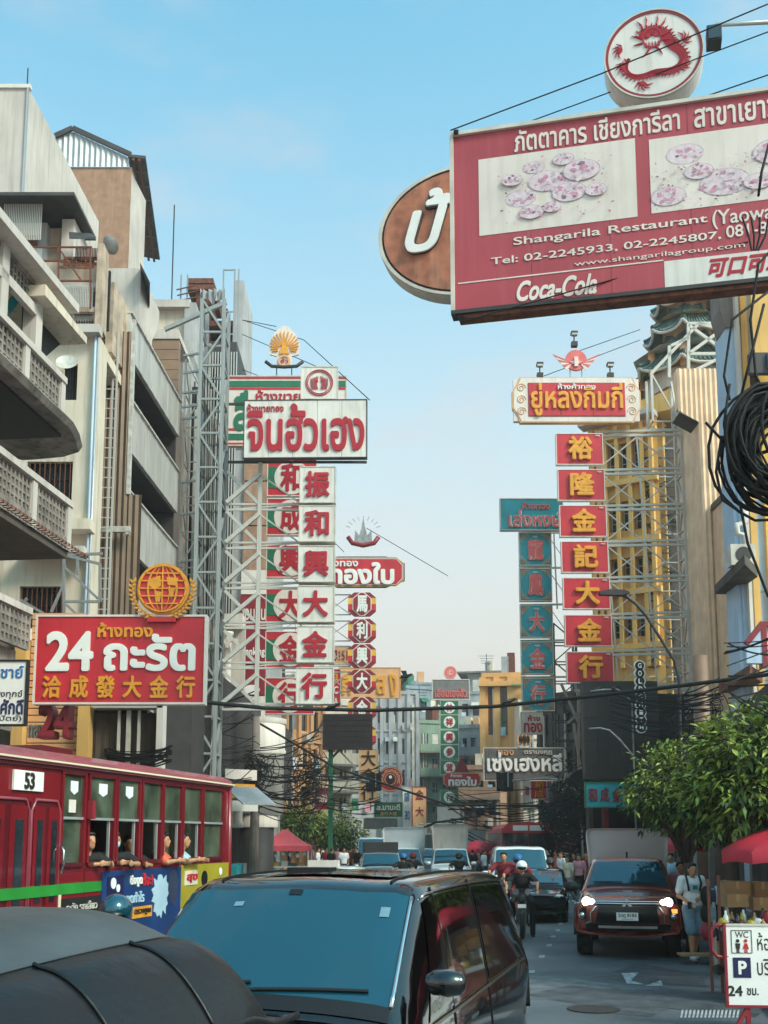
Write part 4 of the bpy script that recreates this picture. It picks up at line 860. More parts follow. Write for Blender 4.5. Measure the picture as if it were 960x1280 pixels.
board('shop_sign', 'small dark red octagonal sign with white Thai letters in mid street', 'sign', None, 553.5, 965, 601.5, 984, 70, 'navy', [('ห้างทอง', .2, .12, .5, .35, 'letter_white', .03, .09), ('ทองใบ', .14, .3, .88, .92, 'letter_white', .045, .09)], shape='oct', extra=octa, et=0)
q = Fr(577, 70, 0); a, b_ = q.l(577, 956); o = MB().prism([(a - .45, b_ - .5), (a + .45, b_ - .5), (a + .3, b_), (a, b_ + .5), (a - .3, b_)], 0, .1, 'sign_dred').build('crest'); o.location = q.o; tag(o, 'small brown leaf crest on the small octagonal sign', 'emblem')
# grey metal sign with raised white letters
def grid_(t, P, W, H, f):
    for i in range(22): B('slat', t, P(.01, 0)[0], P(.99, 0)[0], -.05, -.02, P(0, (i + .85) / 22)[1], P(0, (i + .15) / 22)[1], 'sign_grey')
board('shop_sign', 'grey slatted shop sign with raised white Thai letters over the right lanes', 'sign', None, 605.5, 935.5, 705, 975, 55, 'sign_grey', [('ทอง', .17, .06, .37, .22, 'sign_peach', .02, .1), ('ตรามงกุฎ', .5, .07, .85, .22, 'sign_cream', .02, .1), ('เซ่งเฮงหลี', .03, .12, .97, .74, 'letter_white', .03, .12)], edge='wframe', et=.05, extra=grid_)
q = Fr(655, 55, 0); t = thing('crown_emblem', 'dull gold crown emblem on top of the grey slatted sign', 'emblem', q); a, b_ = q.l(655, 925)
for k in range(7):
    u = (k - 3) / 3; MB().disc(a + u * .28, b_, .09, -.1, .1, 'sign_grey' if k % 2 else 'sign_peach', 16, rz=.33 * (1 - .25 * abs(u))).build('lobe', t)
B('base', t, a - .25, a + .25, -.1, .1, b_ - .42, b_ - .28, 'wframe')
# teal group
def teal(t, P, W, H, f):
    o = MB()
    for u, v, su, sv in ((0, 0, 1, 1), (1, 0, -1, 1), (0, 1, 1, -1), (1, 1, -1, -1)):
        for k, l_ in ((.05, .25), (.1, .17), (.15, .1)):
            a = P(u + su * k, v + sv * .04); b2 = P(u + su * k, v + sv * (.04 + l_)); c2 = P(u + su * (.04 + l_), v + sv * k); d2 = P(u + su * .04, v + sv * k)
            o.bar((a[0], -.01, a[1]), (b2[0], -.01, b2[1]), .035, 'sign_peach'); o.bar((d2[0], -.01, d2[1]), (c2[0], -.01, c2[1]), .035, 'sign_peach')
    o.build('fret_corners', t, kind='stuff')
GL = 'teal signs on the right'
board('shop_sign', 'teal shop sign with red Thai letters left of the red character signs', 'sign', GL, 626, 624, 703, 662, 47, 'sign_teal', [('ห้างทอง', .35, .1, .8, .34, 'letter_pink', .02, .05), ('เล่งหงษ์', .12, .36, 1.0, .93, 'letter_white', .05, .04), ('เล่งหงษ์', .12, .36, 1.0, .93, 'letter_pink', .015, .08)], edge='wframe', et=.04)
for i, (ch, y0, xa2) in enumerate(zip('龍鳳大金行', (667, 711.5, 757, 803, 848.5), (650, 650.5, 651.5, 652.5, 653.5))):
    board('character_sign', 'teal square sign with red character, %s of its column' % (ord_[i] if i < 4 else 'bottom'), 'sign', GL, xa2, y0, xa2 + 38.5, y0 + 39, 47.3 + .02 * i, 'sign_teal', [(ch, .24, .18, .76, .86, 'letter_white', .06, .04), (ch, .24, .18, .76, .86, 'letter_pink', .026, .07), ('ทอง', .42, .08, .58, .14, 'letter_white')], edge='wframe', et=.04, extra=teal)
# red group
def cart(t, P, W, H, f):
    c_ = .0
    poly = lambda e: [P(.06 + e, -.02 + e * 2), P(.94 - e, -.02 + e * 2), P(.96 - e, .12), P(1 - e, .3), P(1 - e, .7), P(.96 - e, .88), P(.94 - e, 1.02 - e * 2), P(.06 + e, 1.02 - e * 2), P(.04 + e, .88), P(0 + e, .7), P(0 + e, .3), P(.04 + e, .12)]
    MB().prism(poly(-.012), -.03, .2, 'sign_peach').build('backboard', t); MB().prism(poly(0), -.05, -.03, 'sign_cream').build('cream_border', t)
    B('red_field', t, P(.115, 0)[0], P(.885, 0)[0], -.07, -.05, P(0, .9)[1], P(0, .1)[1], 'sign_dred')
    for i in range(3): B('field_panel', t, P(.118 + .258 * i, 0)[0], P(.368 + .258 * i, 0)[0], -.08, -.07, P(0, .885)[1], P(0, .115)[1], 'sign_red')
    sw = MB()
    for u0, s_ in ((.06, 1), (.94, -1)):
        for v0 in (.22, .5, .78):
            pts = []
            for k in range(22):
                an = k * .5; r_ = H * .11 * (1 - k / 26); c2 = P(u0, v0); pts.append((c2[0] + s_ * r_ * cos(an), -.055, c2[1] + r_ * sin(an)))
            sw.tube(pts, .022, 'sign_peach', 4)
    sw.build('scrolls', t, kind='stuff')
board('shop_sign', 'ornate cream and red shop sign with gold Thai letters topping the right column', 'sign', 'red signs on the right', 642, 474, 799, 526.5, 44, 'sign_cream', [('ห้างค้าทอง', .35, .13, .65, .27, 'letter_white', .02, .14), ('ยู่หลงกิมกี่', .135, .12, .865, .9, 'sign_gold', .026, .14)], extra=cart, et=0)
for i, (ch, y0) in enumerate(zip('裕隆金記大金行', (542.5, 587.5, 632.5, 677.5, 723, 769.5, 815.5))):
    d = 2.2 * i
    board('character_sign', 'red sign with golden character, %s of the red column' % ord_[i], 'sign', 'red signs on the right', 696 + d, y0, 753 + d, y0 + 37.5, 44 + .02 * i, 'sign_red', [(ch, .24, .1, .78, .88, 'sign_gold', .04, .12), ('ทอง', .86, .04, .95, .09, 'letter_white')], edge='sign_cream', et=.03)
q = Fr(720, 44, 0); t = thing('winged_emblem', 'pink winged disc emblem above the ornate right sign', 'emblem', q); a, b_ = q.l(720, 450)
MB().disc(a, b_, .46, 0, .12, 'letter_pink', 32).build('disc', t)
for s_ in (-1, 1):
    for k in range(6): MB().prism([(a + s_ * .08, b_ - .16 + .03 * k), (a + s_ * (1.0 - .1 * k), b_ + .24 - .12 * k), (a + s_ * (.9 - .1 * k), b_ + .12 - .12 * k), (a + s_ * .1, b_ - .22 + .03 * k)][::s_], -.06 + .006 * k, -.02 + .006 * k, 'sign_cream' if k % 2 else 'letter_pink').build('feather', t)
B('body', t, a - .08, a + .08, -.08, 0, b_ - .3, b_ + .12, 'sign_cream')
for s_ in (-.25, .25): bar('prop', t, (a + s_, .1, b_ - .75), (a + s_, .1, b_ - .3), .04, 'steel')
for px, py, lab in ((675, 459, 'left'), (718, 420, 'tall middle'), (763, 459, 'right')):
    q = Fr(px, 44, 0); t = thing('sign_lamp', 'small dark floodlight on a post, %s one above the ornate right sign' % lab, 'lamp', q); a, b_ = q.l(px, py)
    bar('post', t, (a, .1, b_ - .45), (a, .1, b_ + .1), .05, 'darkgrey'); B('hood', t, a - .14, a + .14, -.1, .2, b_ + .1, b_ + .2, 'darkgrey'); B('lens', t, a - .12, a + .12, -.11, .1, b_ + .02, b_ + .1, 'tin'); B('ballast', t, a - .13, a + .13, -.05, .2, b_ - .45, b_ - .25, 'darkgrey')
# vertical circles sign
q = Fr(800, 41, 0); t = thing('vertical_sign', 'black vertical sign of linked circles spelling GOLDSMITH in white', 'sign', q)
for i, ch in enumerate('GOLDSMITH'):
    cx_, cz_ = q.l(799.5 + i * .3, 832 + i * 9.7); r_ = .21
    MB().disc(cx_, cz_, r_, 0, .12, 'letter_white', 24).build('ring', t); MB().disc(cx_, cz_, r_ * .82, -.02, 0, 'dark', 24).build('disc', t)
    txt(ch, cx_ - .07, cz_ - .1, cx_ + .07, cz_ + .1, -.02, 'letter_white', t, 'letter', off=.03)
# ================================================================== right row
def bldg(name, lab, px0, px1, ytop, Y, mat, nx, nz, deg=0, dep=12, fw=.6, fh=.55, glass='winglass', fm='frame', slab=None, z0=0, wnx=2, wnz=2, zb=3.4, ledge=True, pil=None):
    f = Fr((px0 + px1) / 2, Y, deg, (ytop + 1000) / 2); t = thing(name, lab, 'building', f)
    x0, x1 = f.x(px0), f.x(px1); zt = f.l((px0 + px1) / 2, ytop)[1]
    hs = grid_holes(x0 + .2, x1 - .2, zb, zt - .5, nx, nz, fw, fh)
    mb = facewall(MB(), x0, x1, z0, zt, hs, 0, .22, mat)
    mb.box(x0, x1, .6, dep, z0, zt - .01, mat); mb.box(x0, x0 + .01, 0, .6, z0, zt, mat); mb.box(x1 - .01, x1, 0, .6, z0, zt, mat); mb.box(x0, x1, 0.001, .6, zt - .02, zt, mat)
    mb.build('wall', t)
    winrow(t, hs, y=.17, glass=glass, fm=fm, nx=wnx, nz=wnz)
    B('parapet', t, x0 - .08, x1 + .08, -.1, .25, zt, zt + .35, mat)
    H = (zt - .5 - zb) / nz
    if ledge:
        for j in range(1, nz): B('ledge', t, x0, x1, -(slab or .12), 0, zb + H * j - .1, zb + H * j + .06, 'concrete' if slab else mat)
        if slab:
            for j in range(1, nz): B('balcony_rail', t, x0, x1, -slab, -slab + .08, zb + H * j + .06, zb + H * j + .8, mat)
    rq = random.Random(int(px0 * 7 + px1)); cs = ['wframe', 'tin', 'sign_green', 'sign_peach', 'blue_wall', 'rust', 'cream', 'darkgrey']
    for a, b_, c, d in hs:
        r_ = rq.random(); w_ = b_ - a
        if r_ < .3: B('air_conditioner', t, a, a + min(.9, w_ * .6), -.45, -.02, c - .75, c - .2, 'wframe')
        elif r_ < .5: MB().add([(a - .1, 0, d + .15), (b_ + .1, 0, d + .15), (b_ + .1, -.7, d - .35), (a - .1, -.7, d - .35)], [(0, 1, 2, 3)], rq.choice(cs)).build('awning', t)
        elif r_ < .75: B('shutter', t, a, a + w_ * rq.choice([.3, .5, 1]), .05, .1, c, c + (d - c) * rq.choice([.5, 1]), rq.choice(cs))
        if rq.random() < .25: B('laundry', t, a, a + w_ * .7, -.3, -.28, c - .1, c + .6, rq.choice(['c_white', 'c_red', 'c_lblue', 'c_pink']))
    for k in range(3): xx = x0 + (x1 - x0) * rq.random(); B('drain_pipe', t, xx, xx + .12, -.14, -.02, 0, zt - 1, rq.choice(['wframe', 'darkgrey', 'tin']))
    for k in range(2): xx = x0 + (x1 - x0) * (.15 + .6 * rq.random()); B('roof_shed', t, xx, xx + (x1 - x0) * .18, 1, 3, zt, zt + 1 + 1.2 * rq.random(), rq.choice(cs))
    if pil:
        for i in range(nx + 1): xx = x0 + (x1 - x0) * i / nx; B('pilaster', t, xx - pil / 2, xx + pil / 2, -.18, -.002, z0, zt - .02, mat)
    return t, f, x0, x1, zt

# --- yellow building with bay windows, its pagoda and pink panel
yf = Fr(790, 52, -31, 660); yb = thing('yellow_building', 'yellow building with vertical fins and window bays behind the red sign column', 'building', yf)
X = yf.x; x0, x1 = X(738), X(826)
zt = yf.z(790, 524)
hs = []
for y1_, y0_ in ((553, 588), (626, 663), (697, 727), (769, 797)):
    for a, b_ in ((762, 774), (777, 789), (793, 806)): hs.append((X(a), X(b_), yf.z(785, y0_), yf.z(785, y1_)))
mb = facewall(MB(), x0, x1, 0, zt, hs, 0, .5, 'yellow_wall'); mb.box(x0, x1, .9, 14, 0, zt - .02, 'yellow_wall'); mb.box(x0, x0 + .01, 0, .9, 0, zt, 'yellow_wall'); mb.build('wall', yb)
winrow(yb, hs, y=.4, nx=2, nz=3, fm='wframe')
for px in (744, 752, 760, 775, 791, 807, 818): B('fin', yb, X(px) - .09, X(px) + .09, -.28, 0, yf.z(790, 835), zt - .3, 'yellow_wall')
for y_ in (541, 600, 674, 738, 806): B('band', yb, x0, x1, -.32, 0, yf.z(785, y_ + 7), yf.z(785, y_), 'yellow_wall')
B('cornice', yb, x0 - .3, x1, -.7, .2, zt - .1, zt + .15, 'offwhite')
MB().prism([(X(772), zt + .15), (X(853), zt + .15), (X(853), yf.z(853, 476)), (X(838), yf.z(838, 486)), (X(795), yf.z(795, 503))], .1, 5, 'yellow_wall').build('gable_block', yb)
# right part: frontal mass so the lattice stands before something dark
df = Fr(845, 51, 0, 660); dk = thing('recessed_block', 'dark recessed service bay filled with steel framing beside the yellow building', 'building', df)
B('wall', dk, df.x(816), df.x(890), 1.4, 2, 0, df.z(850, 520), 'concrete_dk')
for px in range(812, 852, 4): bar('frame_post', dk, (df.x(px), .6 + (px % 3) * .4, 0), (df.x(px), .6 + (px % 3) * .4, df.z(px, 540 + (850 - px) * 1.2)), .07, 'darkgrey')
for j in range(26): 
    py = 556 + j * 12; bar('frame_beam', dk, (df.x(808), .5, df.z(830, py)), (df.x(855), .5, df.z(830, py)), .06, 'darkgrey' if j % 3 else 'steel')
for j in range(14):
    py = 570 + j * 21; s_ = j % 2
    bar('frame_brace', dk, (df.x(812), .4, df.z(830, py + 20 * s_)), (df.x(852), .4, df.z(830, py + 20 * (1 - s_))), .06, 'darkgrey')
MB().prism([(df.x(852), df.z(850, 640)), (df.x(880), df.z(850, 640)), (df.x(880), df.z(880, 590))], 1, 1.4, 'paleblue').build('pale_panel', dk)
# pagoda
pgx = at(862, 470, 56); pg = thing('pagoda', 'three-tiered rooftop pagoda with curved dark green tiled roofs', 'pagoda', loc=(pgx.x, 56, 0))
def zp(py, Y=56): return at(862, py, Y).z
def mpp(Y=56): return 1 / 1330 * Y
def tier(zeave, zridge, re, rt, n=8):
    mb = MB(); rows = 6; seg = 6
    for k in range(n):
        a0 = 2 * pi * (k + .5) / n; a1 = 2 * pi * (k + 1.5) / n; vs = []
        for r_ in range(rows + 1):
            u = r_ / rows; prof = u ** .6
            for s_ in range(seg + 1):
                q = s_ / seg; p0 = Vector((cos(a0), sin(a0), 0)); p1 = Vector((cos(a1), sin(a1), 0)); d = p0.lerp(p1, q)
                rad = re + (rt - re) * u; tip = (abs(q - .5) * 2) ** 3 * (1 - u) ** 2
                vs.append((d.x * rad * (1 + .07 * tip), d.y * rad * (1 + .07 * tip), zeave + (zridge - zeave) * (u ** .75) * .0 + (zridge - zeave) * (u * .55 + u * u * .45) + tip * .34))
        m_ = seg + 1; mb.add(vs, [(i * m_ + j, i * m_ + j + 1, (i + 1) * m_ + j + 1, (i + 1) * m_ + j) for i in range(rows) for j in range(seg)], 'roof_green')
    mb.build('roof', pg, True)
    ri = MB(); ed = MB()
    for k in range(n):
        a0 = 2 * pi * (k + .5) / n; a1 = 2 * pi * (k + 1.5) / n; p0 = Vector((cos(a0), sin(a0), 0)); p1 = Vector((cos(a1), sin(a1), 0))
        for s_ in range(0, 11):
            q = s_ / 10; d = p0.lerp(p1, q); pts = []
            for r_ in range(6):
                u = r_ / 5 * .98; rad = re + (rt - re) * u; tip = (abs(q - .5) * 2) ** 3 * (1 - u) ** 2
                pts.append((d.x * rad * (1 + .07 * tip), d.y * rad * (1 + .07 * tip), zeave + (zridge - zeave) * (u * .55 + u * u * .45) + tip * .34 + .05))
            w_ = .13 if s_ in (0, 10) else .06
            MB().tube(pts, w_, 'roof_green', 5).build('ridge_tile', pg)
        pts = []
        for s_ in range(13):
            q = s_ / 12; d = p0.lerp(p1, q); tip = (abs(q - .5) * 2) ** 3; pts.append((d.x * re * (1 + .07 * tip), d.y * re * (1 + .07 * tip), zeave + tip * .34 - .08))
        ed.tube(pts, .08, 'offwhite', 6)
    ed.build('eave_edge', pg, True)
def drum_(r, z0, z1, mat, name='drum'): MB().lathe([(r, z0), (r, z1)], mat, 8).build(name, pg)
m56 = 56 / 1362
tier(zp(449, 53), zp(414, 54.8), 76 * m56, 32 * m56); tier(zp(406, 54), zp(383, 55.2), 54 * m56, 26 * m56); tier(zp(375, 54.6), zp(345, 55.8), 44 * m56, 6 * m56)
drum_(44 * m56, zp(492), zp(445), 'yellow_wall'); drum_(34 * m56, zp(422, 55), zp(400, 54.8), 'sign_peach'); drum_(27 * m56, zp(390, 55), zp(370, 55), 'sign_peach'); drum_(60 * m56, zp(500), zp(478), 'offwhite', 'terrace')
MB().lathe([(74 * m56, zp(453)), (40 * m56, zp(449))], 'offwhite', 8).build('soffit', pg); MB().lathe([(50 * m56, zp(409)), (30 * m56, zp(406))], 'sign_peach', 8).build('soffit', pg); MB().lathe([(40 * m56, zp(379)), (20 * m56, zp(377))], 'sign_peach', 8).build('soffit', pg)
for k in range(8): a = 2 * pi * (k + .5) / 8; MB().tube([(60 * m56 * cos(a), 60 * m56 * sin(a), zp(478)), (60 * m56 * cos(a), 60 * m56 * sin(a), zp(450))], .2, 'sign_peach', 10).build('column', pg, True)
for k in range(40): a = 2 * pi * k / 40; bar('baluster', pg, (58 * m56 * cos(a), 58 * m56 * sin(a), zp(478)), (58 * m56 * cos(a), 58 * m56 * sin(a), zp(468)), .06, 'darkgrey')

# --- pink corrugated panel wall
kf = Fr(880, 42, 0, 600); kt = thing('corrugated_wall', 'tall pinkish corrugated metal wall panel with rust streaks on the right', 'wall', kf); X = kf.x; Z = kf.z
MB().corr(X(851), X(914), 0, 0, 0, .2, .06, 'pink_tin', top=lambda x: Z(880, 461), bot=lambda x: Z(860, 514) if x < X(853) else (Z(860, 514) + (Z(876, 528) - Z(860, 514)) * (x - X(853)) / (X(877) - X(853)) if x < X(877) else 0)).build('corrugated_sheet', kt)
B('backing', kt, X(878), X(914), .04, 4, 0, Z(880, 462), 'pink_tin'); B('backing', kt, X(851), X(914), .04, .4, Z(880, 510), Z(880, 461.5), 'pink_tin')
MB().add([(X(853), 0, Z(853, 515)), (X(877), 0, Z(877, 528)), (X(877), 1.2, Z(877, 528)), (X(853), 1.2, Z(853, 515))], [(0, 1, 2, 3)], 'darkgrey').build('soffit', kt)  # underside of the cut; its dark grey also paints in the shade there
k2 = Fr(897, 36.5, 0); B('side_recess', kt, X(888), X(916), -4.2, -.1, 0, Z(900, 640), 'pink_tin'); MB().corr(X(888), X(915), 0, Z(900, 641), -4.22, .22, .06, 'brown_panel').build('corrugated_sheet', kt)
B('hood', kt, X(886), X(916), -4.8, -.1, Z(900, 640), Z(900, 632), 'darkgrey')
fan = MB()
for k in range(13):
    an = pi * (.52 + .46 * k / 12); c_ = (X(905), -4.35, Z(900, 800)); fan.bar(c_, (c_[0] + 1.4 * cos(an), c_[1], c_[2] + 2.6 * sin(an)), .025, 'rust')
for q in (.35, .5, .65, .8, .95): fan.tube([(X(905) + 1.4 * q * cos(pi * (.52 + .46 * k / 12)), -4.36, Z(900, 800) + 2.6 * q * sin(pi * (.52 + .46 * k / 12))) for k in range(13)], .014, 'rust', 4)
fan.build('wire_fan_grille', kt, kind='stuff')

# --- right lattice tower and sign brackets
rt = Fr(866, 45, 0, 640); t = thing('lattice_tower', 'white steel lattice tower carrying the red signs on the right', 'steel tower', rt); X = rt.x; Z = rt.z
truss('t', t, X(852), X(872), -.4, .5, 3, Z(860, 528), 1.25, .11, 'steel_white'); truss('t', t, X(818), X(850), -.3, .6, Z(830, 530), Z(830, 470), 1.6, .1, 'steel_white')
for a, b_ in (((815, 465), (875, 402)), ((862, 402), (862, 470)), ((912, 402), (912, 462)), ((862, 402), (912, 402)), ((862, 404), (912, 440)), ((862, 440), (912, 404)), ((862, 440), (912, 440)), ((840, 430), (862, 420)), ((838, 430), (838, 470)), ((862, 465), (912, 440)), ((875, 402), (912, 412))):
    p, r_ = rt.l(*a), rt.l(*b_); bar('brace', t, (p[0], .2, p[1]), (r_[0], .2, r_[1]), .13, 'steel_white')
bk = Fr(800, 44.3, 0, 690); t = thing('sign_bracket', 'white double steel brackets tying the red signs back to the tower', 'bracket', bk)
for i, y0 in enumerate((537, 585, 630, 675, 720, 766, 812, 856)):
    d = 2.2 * i
    bar('chord', t, (bk.x(750 + d), .3, bk.z(800, y0)), (bk.x(862 + d * .8), .3, bk.z(800, y0 - 3)), .1, 'steel_white'); bar('chord', t, (bk.x(700 + d), .3, bk.z(800, y0 + 6)), (bk.x(862 + d * .8), .3, bk.z(800, y0 + 3)), .1, 'steel_white')
    if i < 7:
        for (a, b_) in ((755, 803), (803, 852)):
            bar('brace', t, (bk.x(a + d), .3, bk.z(800, y0 + 6)), (bk.x(b_ + d), .35, bk.z(800, y0 + 44)), .05, 'steel_white'); bar('brace', t, (bk.x(b_ + d), .3, bk.z(800, y0 + 6)), (bk.x(a + d), .35, bk.z(800, y0 + 44)), .05, 'steel_white')
        for px in (755, 803): bar('strut', t, (bk.x(px + d), .32, bk.z(800, y0 + 6)), (bk.x(px + d + 2), .32, bk.z(800, y0 + 46)), .06, 'steel_white')
bk = Fr(690, 47.8, 0, 740); t = thing('sign_bracket', 'thin brackets and rods tying the teal signs to the right', 'bracket', bk)
bar('post', t, (bk.x(697), .2, bk.z(697, 760)), (bk.x(694), .2, bk.z(694, 625)), .06, 'steel_white')
for y0 in (665, 709, 755, 800, 846): bar('arm', t, (bk.x(650), .2, bk.z(670, y0)), (bk.x(730), .2, bk.z(700, y0 - 1)), .08, 'steel_white')
for y0 in (667, 711, 757): bar('rod', t, (bk.x(690), .2, bk.z(690, y0 + 5)), (bk.x(712), .2, bk.z(690, y0 + 38)), .03, 'steel')
q = Fr(715, 57, 0, 880); t = thing('lattice_tower', 'dark grey steel lattice between the teal and red signs', 'steel tower', q); truss('t', t, q.x(694), q.x(722), 0, 1, q.z(700, 1000), q.z(700, 779), 1.1, .1, 'darkgrey')
for a, b_ in (((700, 855), (722, 905)), ((716, 850), (730, 905)), ((716, 905), (730, 1000)), ((722, 865), (722, 1000)), ((708, 905), (735, 880))): p, r_ = q.l(*a), q.l(*b_); bar('brace', t, (p[0], -.3, p[1]), (r_[0], -.3, r_[1]), .13, 'steel')

# --- dark video wall and shopfront under it
board('led_screen', 'large blank dark video wall under the red sign column', 'screen', None, 731, 853, 822, 972, 42.5, 'screen', (), edge='darkgrey', et=.05, th=.5, extra=lambda t, P, W, H, f: [B('module', t, P((i + .02) / 6, 0)[0], P((i + .99) / 6, 0)[0], -.02, 0, P(0, (j + .985) / 8)[1], P(0, (j + .015) / 8)[1], 'screen') for i in range(6) for j in range(8)])
board('shop_sign', 'teal shopfront sign with red characters below the dark video wall', 'sign', None, 733, 979, 800, 1008, 42, 'sign_teal', [(ch, .04 + .22 * i, .2, .2 + .22 * i, .8, 'sign_dred', .02, .05) for i, ch in enumerate('和成金行')], edge='sign_green')
q = Fr(780, 43.5, 0, 960); t = thing('shophouse', 'dark ground-floor shop under the teal shopfront sign', 'building', q); X = q.x; Z = q.z
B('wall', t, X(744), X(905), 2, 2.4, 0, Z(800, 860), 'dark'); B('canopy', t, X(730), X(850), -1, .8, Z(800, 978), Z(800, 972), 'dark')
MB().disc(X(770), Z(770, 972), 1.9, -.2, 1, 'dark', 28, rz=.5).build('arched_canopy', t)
for px in (733, 752, 812, 850, 895): B('pillar', t, X(px), X(px + 5), -.3, .3, 0, Z(800, 1010), 'concrete_dk' if px % 2 else 'sign_dred')
for i in range(12): B('goods', t, X(760 + 11 * i), X(767 + 11 * i), .6, 1.2, .12, 1 + (i * 37 % 10) / 8, ['sign_dred', 'rust', 'wframe', 'c_blue', 'cardboard'][i % 5])
q = Fr(900, 30, -100); t = thing('arcade_shops', 'dark shop arcade behind the street trees on the right pavement', 'building', q)
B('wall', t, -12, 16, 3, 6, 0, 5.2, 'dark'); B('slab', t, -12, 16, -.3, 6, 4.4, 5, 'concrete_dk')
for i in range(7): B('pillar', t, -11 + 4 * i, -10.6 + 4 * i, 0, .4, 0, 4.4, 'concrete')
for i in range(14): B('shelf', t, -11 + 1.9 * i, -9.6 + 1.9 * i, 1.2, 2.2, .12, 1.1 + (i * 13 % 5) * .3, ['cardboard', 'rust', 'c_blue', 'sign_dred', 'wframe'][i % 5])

# --- pale blue building with balconies at the right edge
q = Fr(935, 31, 0, 700); t = thing('pale_blue_building', 'pale blue building with cream pilasters at the right edge', 'building', q); X = q.x; Z = q.z
B('wall', t, X(927), X(1100), 0, .8, 0, Z(940, 330), 'paleblue')
B('pilaster', t, X(938), X(946), -.16, 0, 0, Z(940, 330), 'yellow_wall'); B('pilaster', t, X(934), X(938), -.1, 0, 0, Z(940, 330), 'offwhite'); B('pilaster', t, X(957), X(975), -.16, 0, 0, Z(940, 330), 'sign_yellow'); B('pilaster', t, X(922), X(929), -.3, .4, 0, Z(940, 560), 'paleblue')
for py in (500, 615, 740, 850): B('joint_strip', t, X(929), X(960), -.03, 0, Z(940, py), Z(940, py) + .05, 'grey_wall')
B('window', t, X(948), X(957), -.02, 0, Z(940, 520), Z(940, 460), 'winglass'); B('ledge', t, X(925), X(990), -.8, 0, Z(940, 516), Z(940, 508), 'concrete')
MB().prism([(X(910), Z(915, 345)), (X(935), Z(915, 345)), (X(935), Z(915, 412)), (X(916), Z(915, 415)), (X(910), Z(910, 392))], -.3, .6, 'concrete').build('cornice_bracket', t)
B('corner_column', t, X(917), X(928), -.2, .8, 0, Z(920, 395), 'paleblue'); B('white_pipe', t, X(927), X(931), -.5, -.25, 0, Z(930, 345), 'white')
for i, py in enumerate((727, 854)):
    z_ = Z(910, py)
    MB().prism([(X(893), -2.6), (X(928), -1.2), (X(928), 1), (X(905), 1)], z_ - .15, z_ + .12, 'rust' if i else 'concrete_dk', ax='z').build('balcony_slab', t)
z_ = Z(910, 850); MB().prism([(X(893), z_ + .1), (X(912), z_ + .1), (X(912), z_ + 1.15), (X(893), z_ + .55)], -2.4, -2.2, 'paleblue').build('balcony_wall', t); B('balcony_post', t, X(911), X(917), -2.42, -2.1, z_, z_ + 1.2, 'sign_dred'); MB().bar((X(893), -2.4, z_ + .62), (X(913), -2.4, z_ + 1.2), .14, 'sign_dred').build('balcony_cap', t); B('balcony_cap', t, X(912), X(930), -2.4, -2.2, z_ + 1.12, z_ + 1.24, 'sign_dred')
for i in range(4): B('baluster', t, X(918 + 3 * i), X(919.6 + 3 * i), -2.3, -2.2, z_ + .12, z_ + 1.1, 'white')
z_ = Z(910, 727); o = thing('air_conditioner', 'white air conditioner on the upper concrete slab at the right', 'air conditioner', loc=q.w(X(908), -1.3, z_ + .12)); B('case', o, -.35, .35, -.2, .2, 0, .6, 'wframe'); MB().disc(0, .3, .22, -.22, -.2, 'darkgrey', 20).build('fan', o)
pts = [(920, 640), (920, 665), (909, 668), (909, 679), (918, 681), (920, 700)]
MB().tube([(X(a), -1, Z(915, b_)) for a, b_ in pts], .09, 'white', 8).build('drain_pipe', t, True)
q = Fr(960, 30, 0, 420); t = thing('fascia_building', 'yellow and white edge of a building at the far upper right', 'building', q); B('wall', t, q.x(935), q.x(1010), -.4, -.2, q.z(950, 450), q.z(950, 300), 'yellow_wall'); B('band', t, q.x(928), q.x(1010), -.5, -.3, q.z(950, 475), q.z(950, 450), 'darkgrey'); B('blue_bag', t, q.x(949), q.x(975), -.6, -.4, q.z(950, 470), q.z(950, 452), 'letter_blue')

# --- the big red restaurant billboard
sf_ = Fr(568, 16, -12.8); bb = thing('billboard', 'huge red restaurant billboard with food pictures and telephone numbers at upper right', 'billboard', sf_)
P2 = lambda px, py: sf_.l(px, py)
xl = P2(568, 290)[0]; xr = xl + 6.0; zt = P2(563, 172)[1]; zb = P2(573, 389)[1]
B('panel', bb, xl, xr, 0, .2, zb, zt, 'bill_red')
for k in range(1, 5): B('sheet_seam', bb, xl + 1.2 * k, xl + 1.2 * k + .008, -.003, 0, zb, zt, 'sign_dred')
fr_ = MB(); e = .06; fr_.box(xl - e, xr, -.05, .22, zt, zt + e, 'wframe'); fr_.box(xl - e, xr, -.05, .2, zb - e, zb, 'darkgrey'); fr_.box(xl - e, xl, -.05, .218, zb, zt, 'wframe'); fr_.build('frame', bb)
B('bottom_tray', bb, xl + .05, xr, .0, .24, zb - .12, zb - e, 'rust')
def T(body, bl, tr, mat, off=.015, shear=0): a = P2(*bl); b_ = P2(*tr); return txt(body, a[0], a[1], b_[0], b_[1], -.005, mat, bb, off=off, ext=.008, shear=shear)
T('ภัตตาคาร เชียงการีลา', (643, 191), (849, 134), 'sign_cream', .02); T('สาขาเยาวราช', (868, 161), (1012, 116), 'sign_cream', .02)
T('Shangarila Restaurant', (642, 310), (884, 268), 'sign_cream', .012); T('(Yaowarat)', (891, 288), (1002, 250), 'sign_cream', .012)
T('Tel: 02-2245933, 02-2245807,', (614, 333), (901, 289), 'sign_cream', .012); T('081-8456789'[:8], (908, 298), (992, 273), 'sign_cream', .012)
T('www.shangarilagroup.com', (718, 335), (931, 303), 'sign_cream', .008); T('Coca-Cola', (646, 378), (746, 341), 'sign_cream', .03, .35)
B('divider', bb, xl + .05, P2(829, 326)[0], -.008, 0, P2(700, 341)[1], P2(700, 339.5)[1], 'sign_cream')
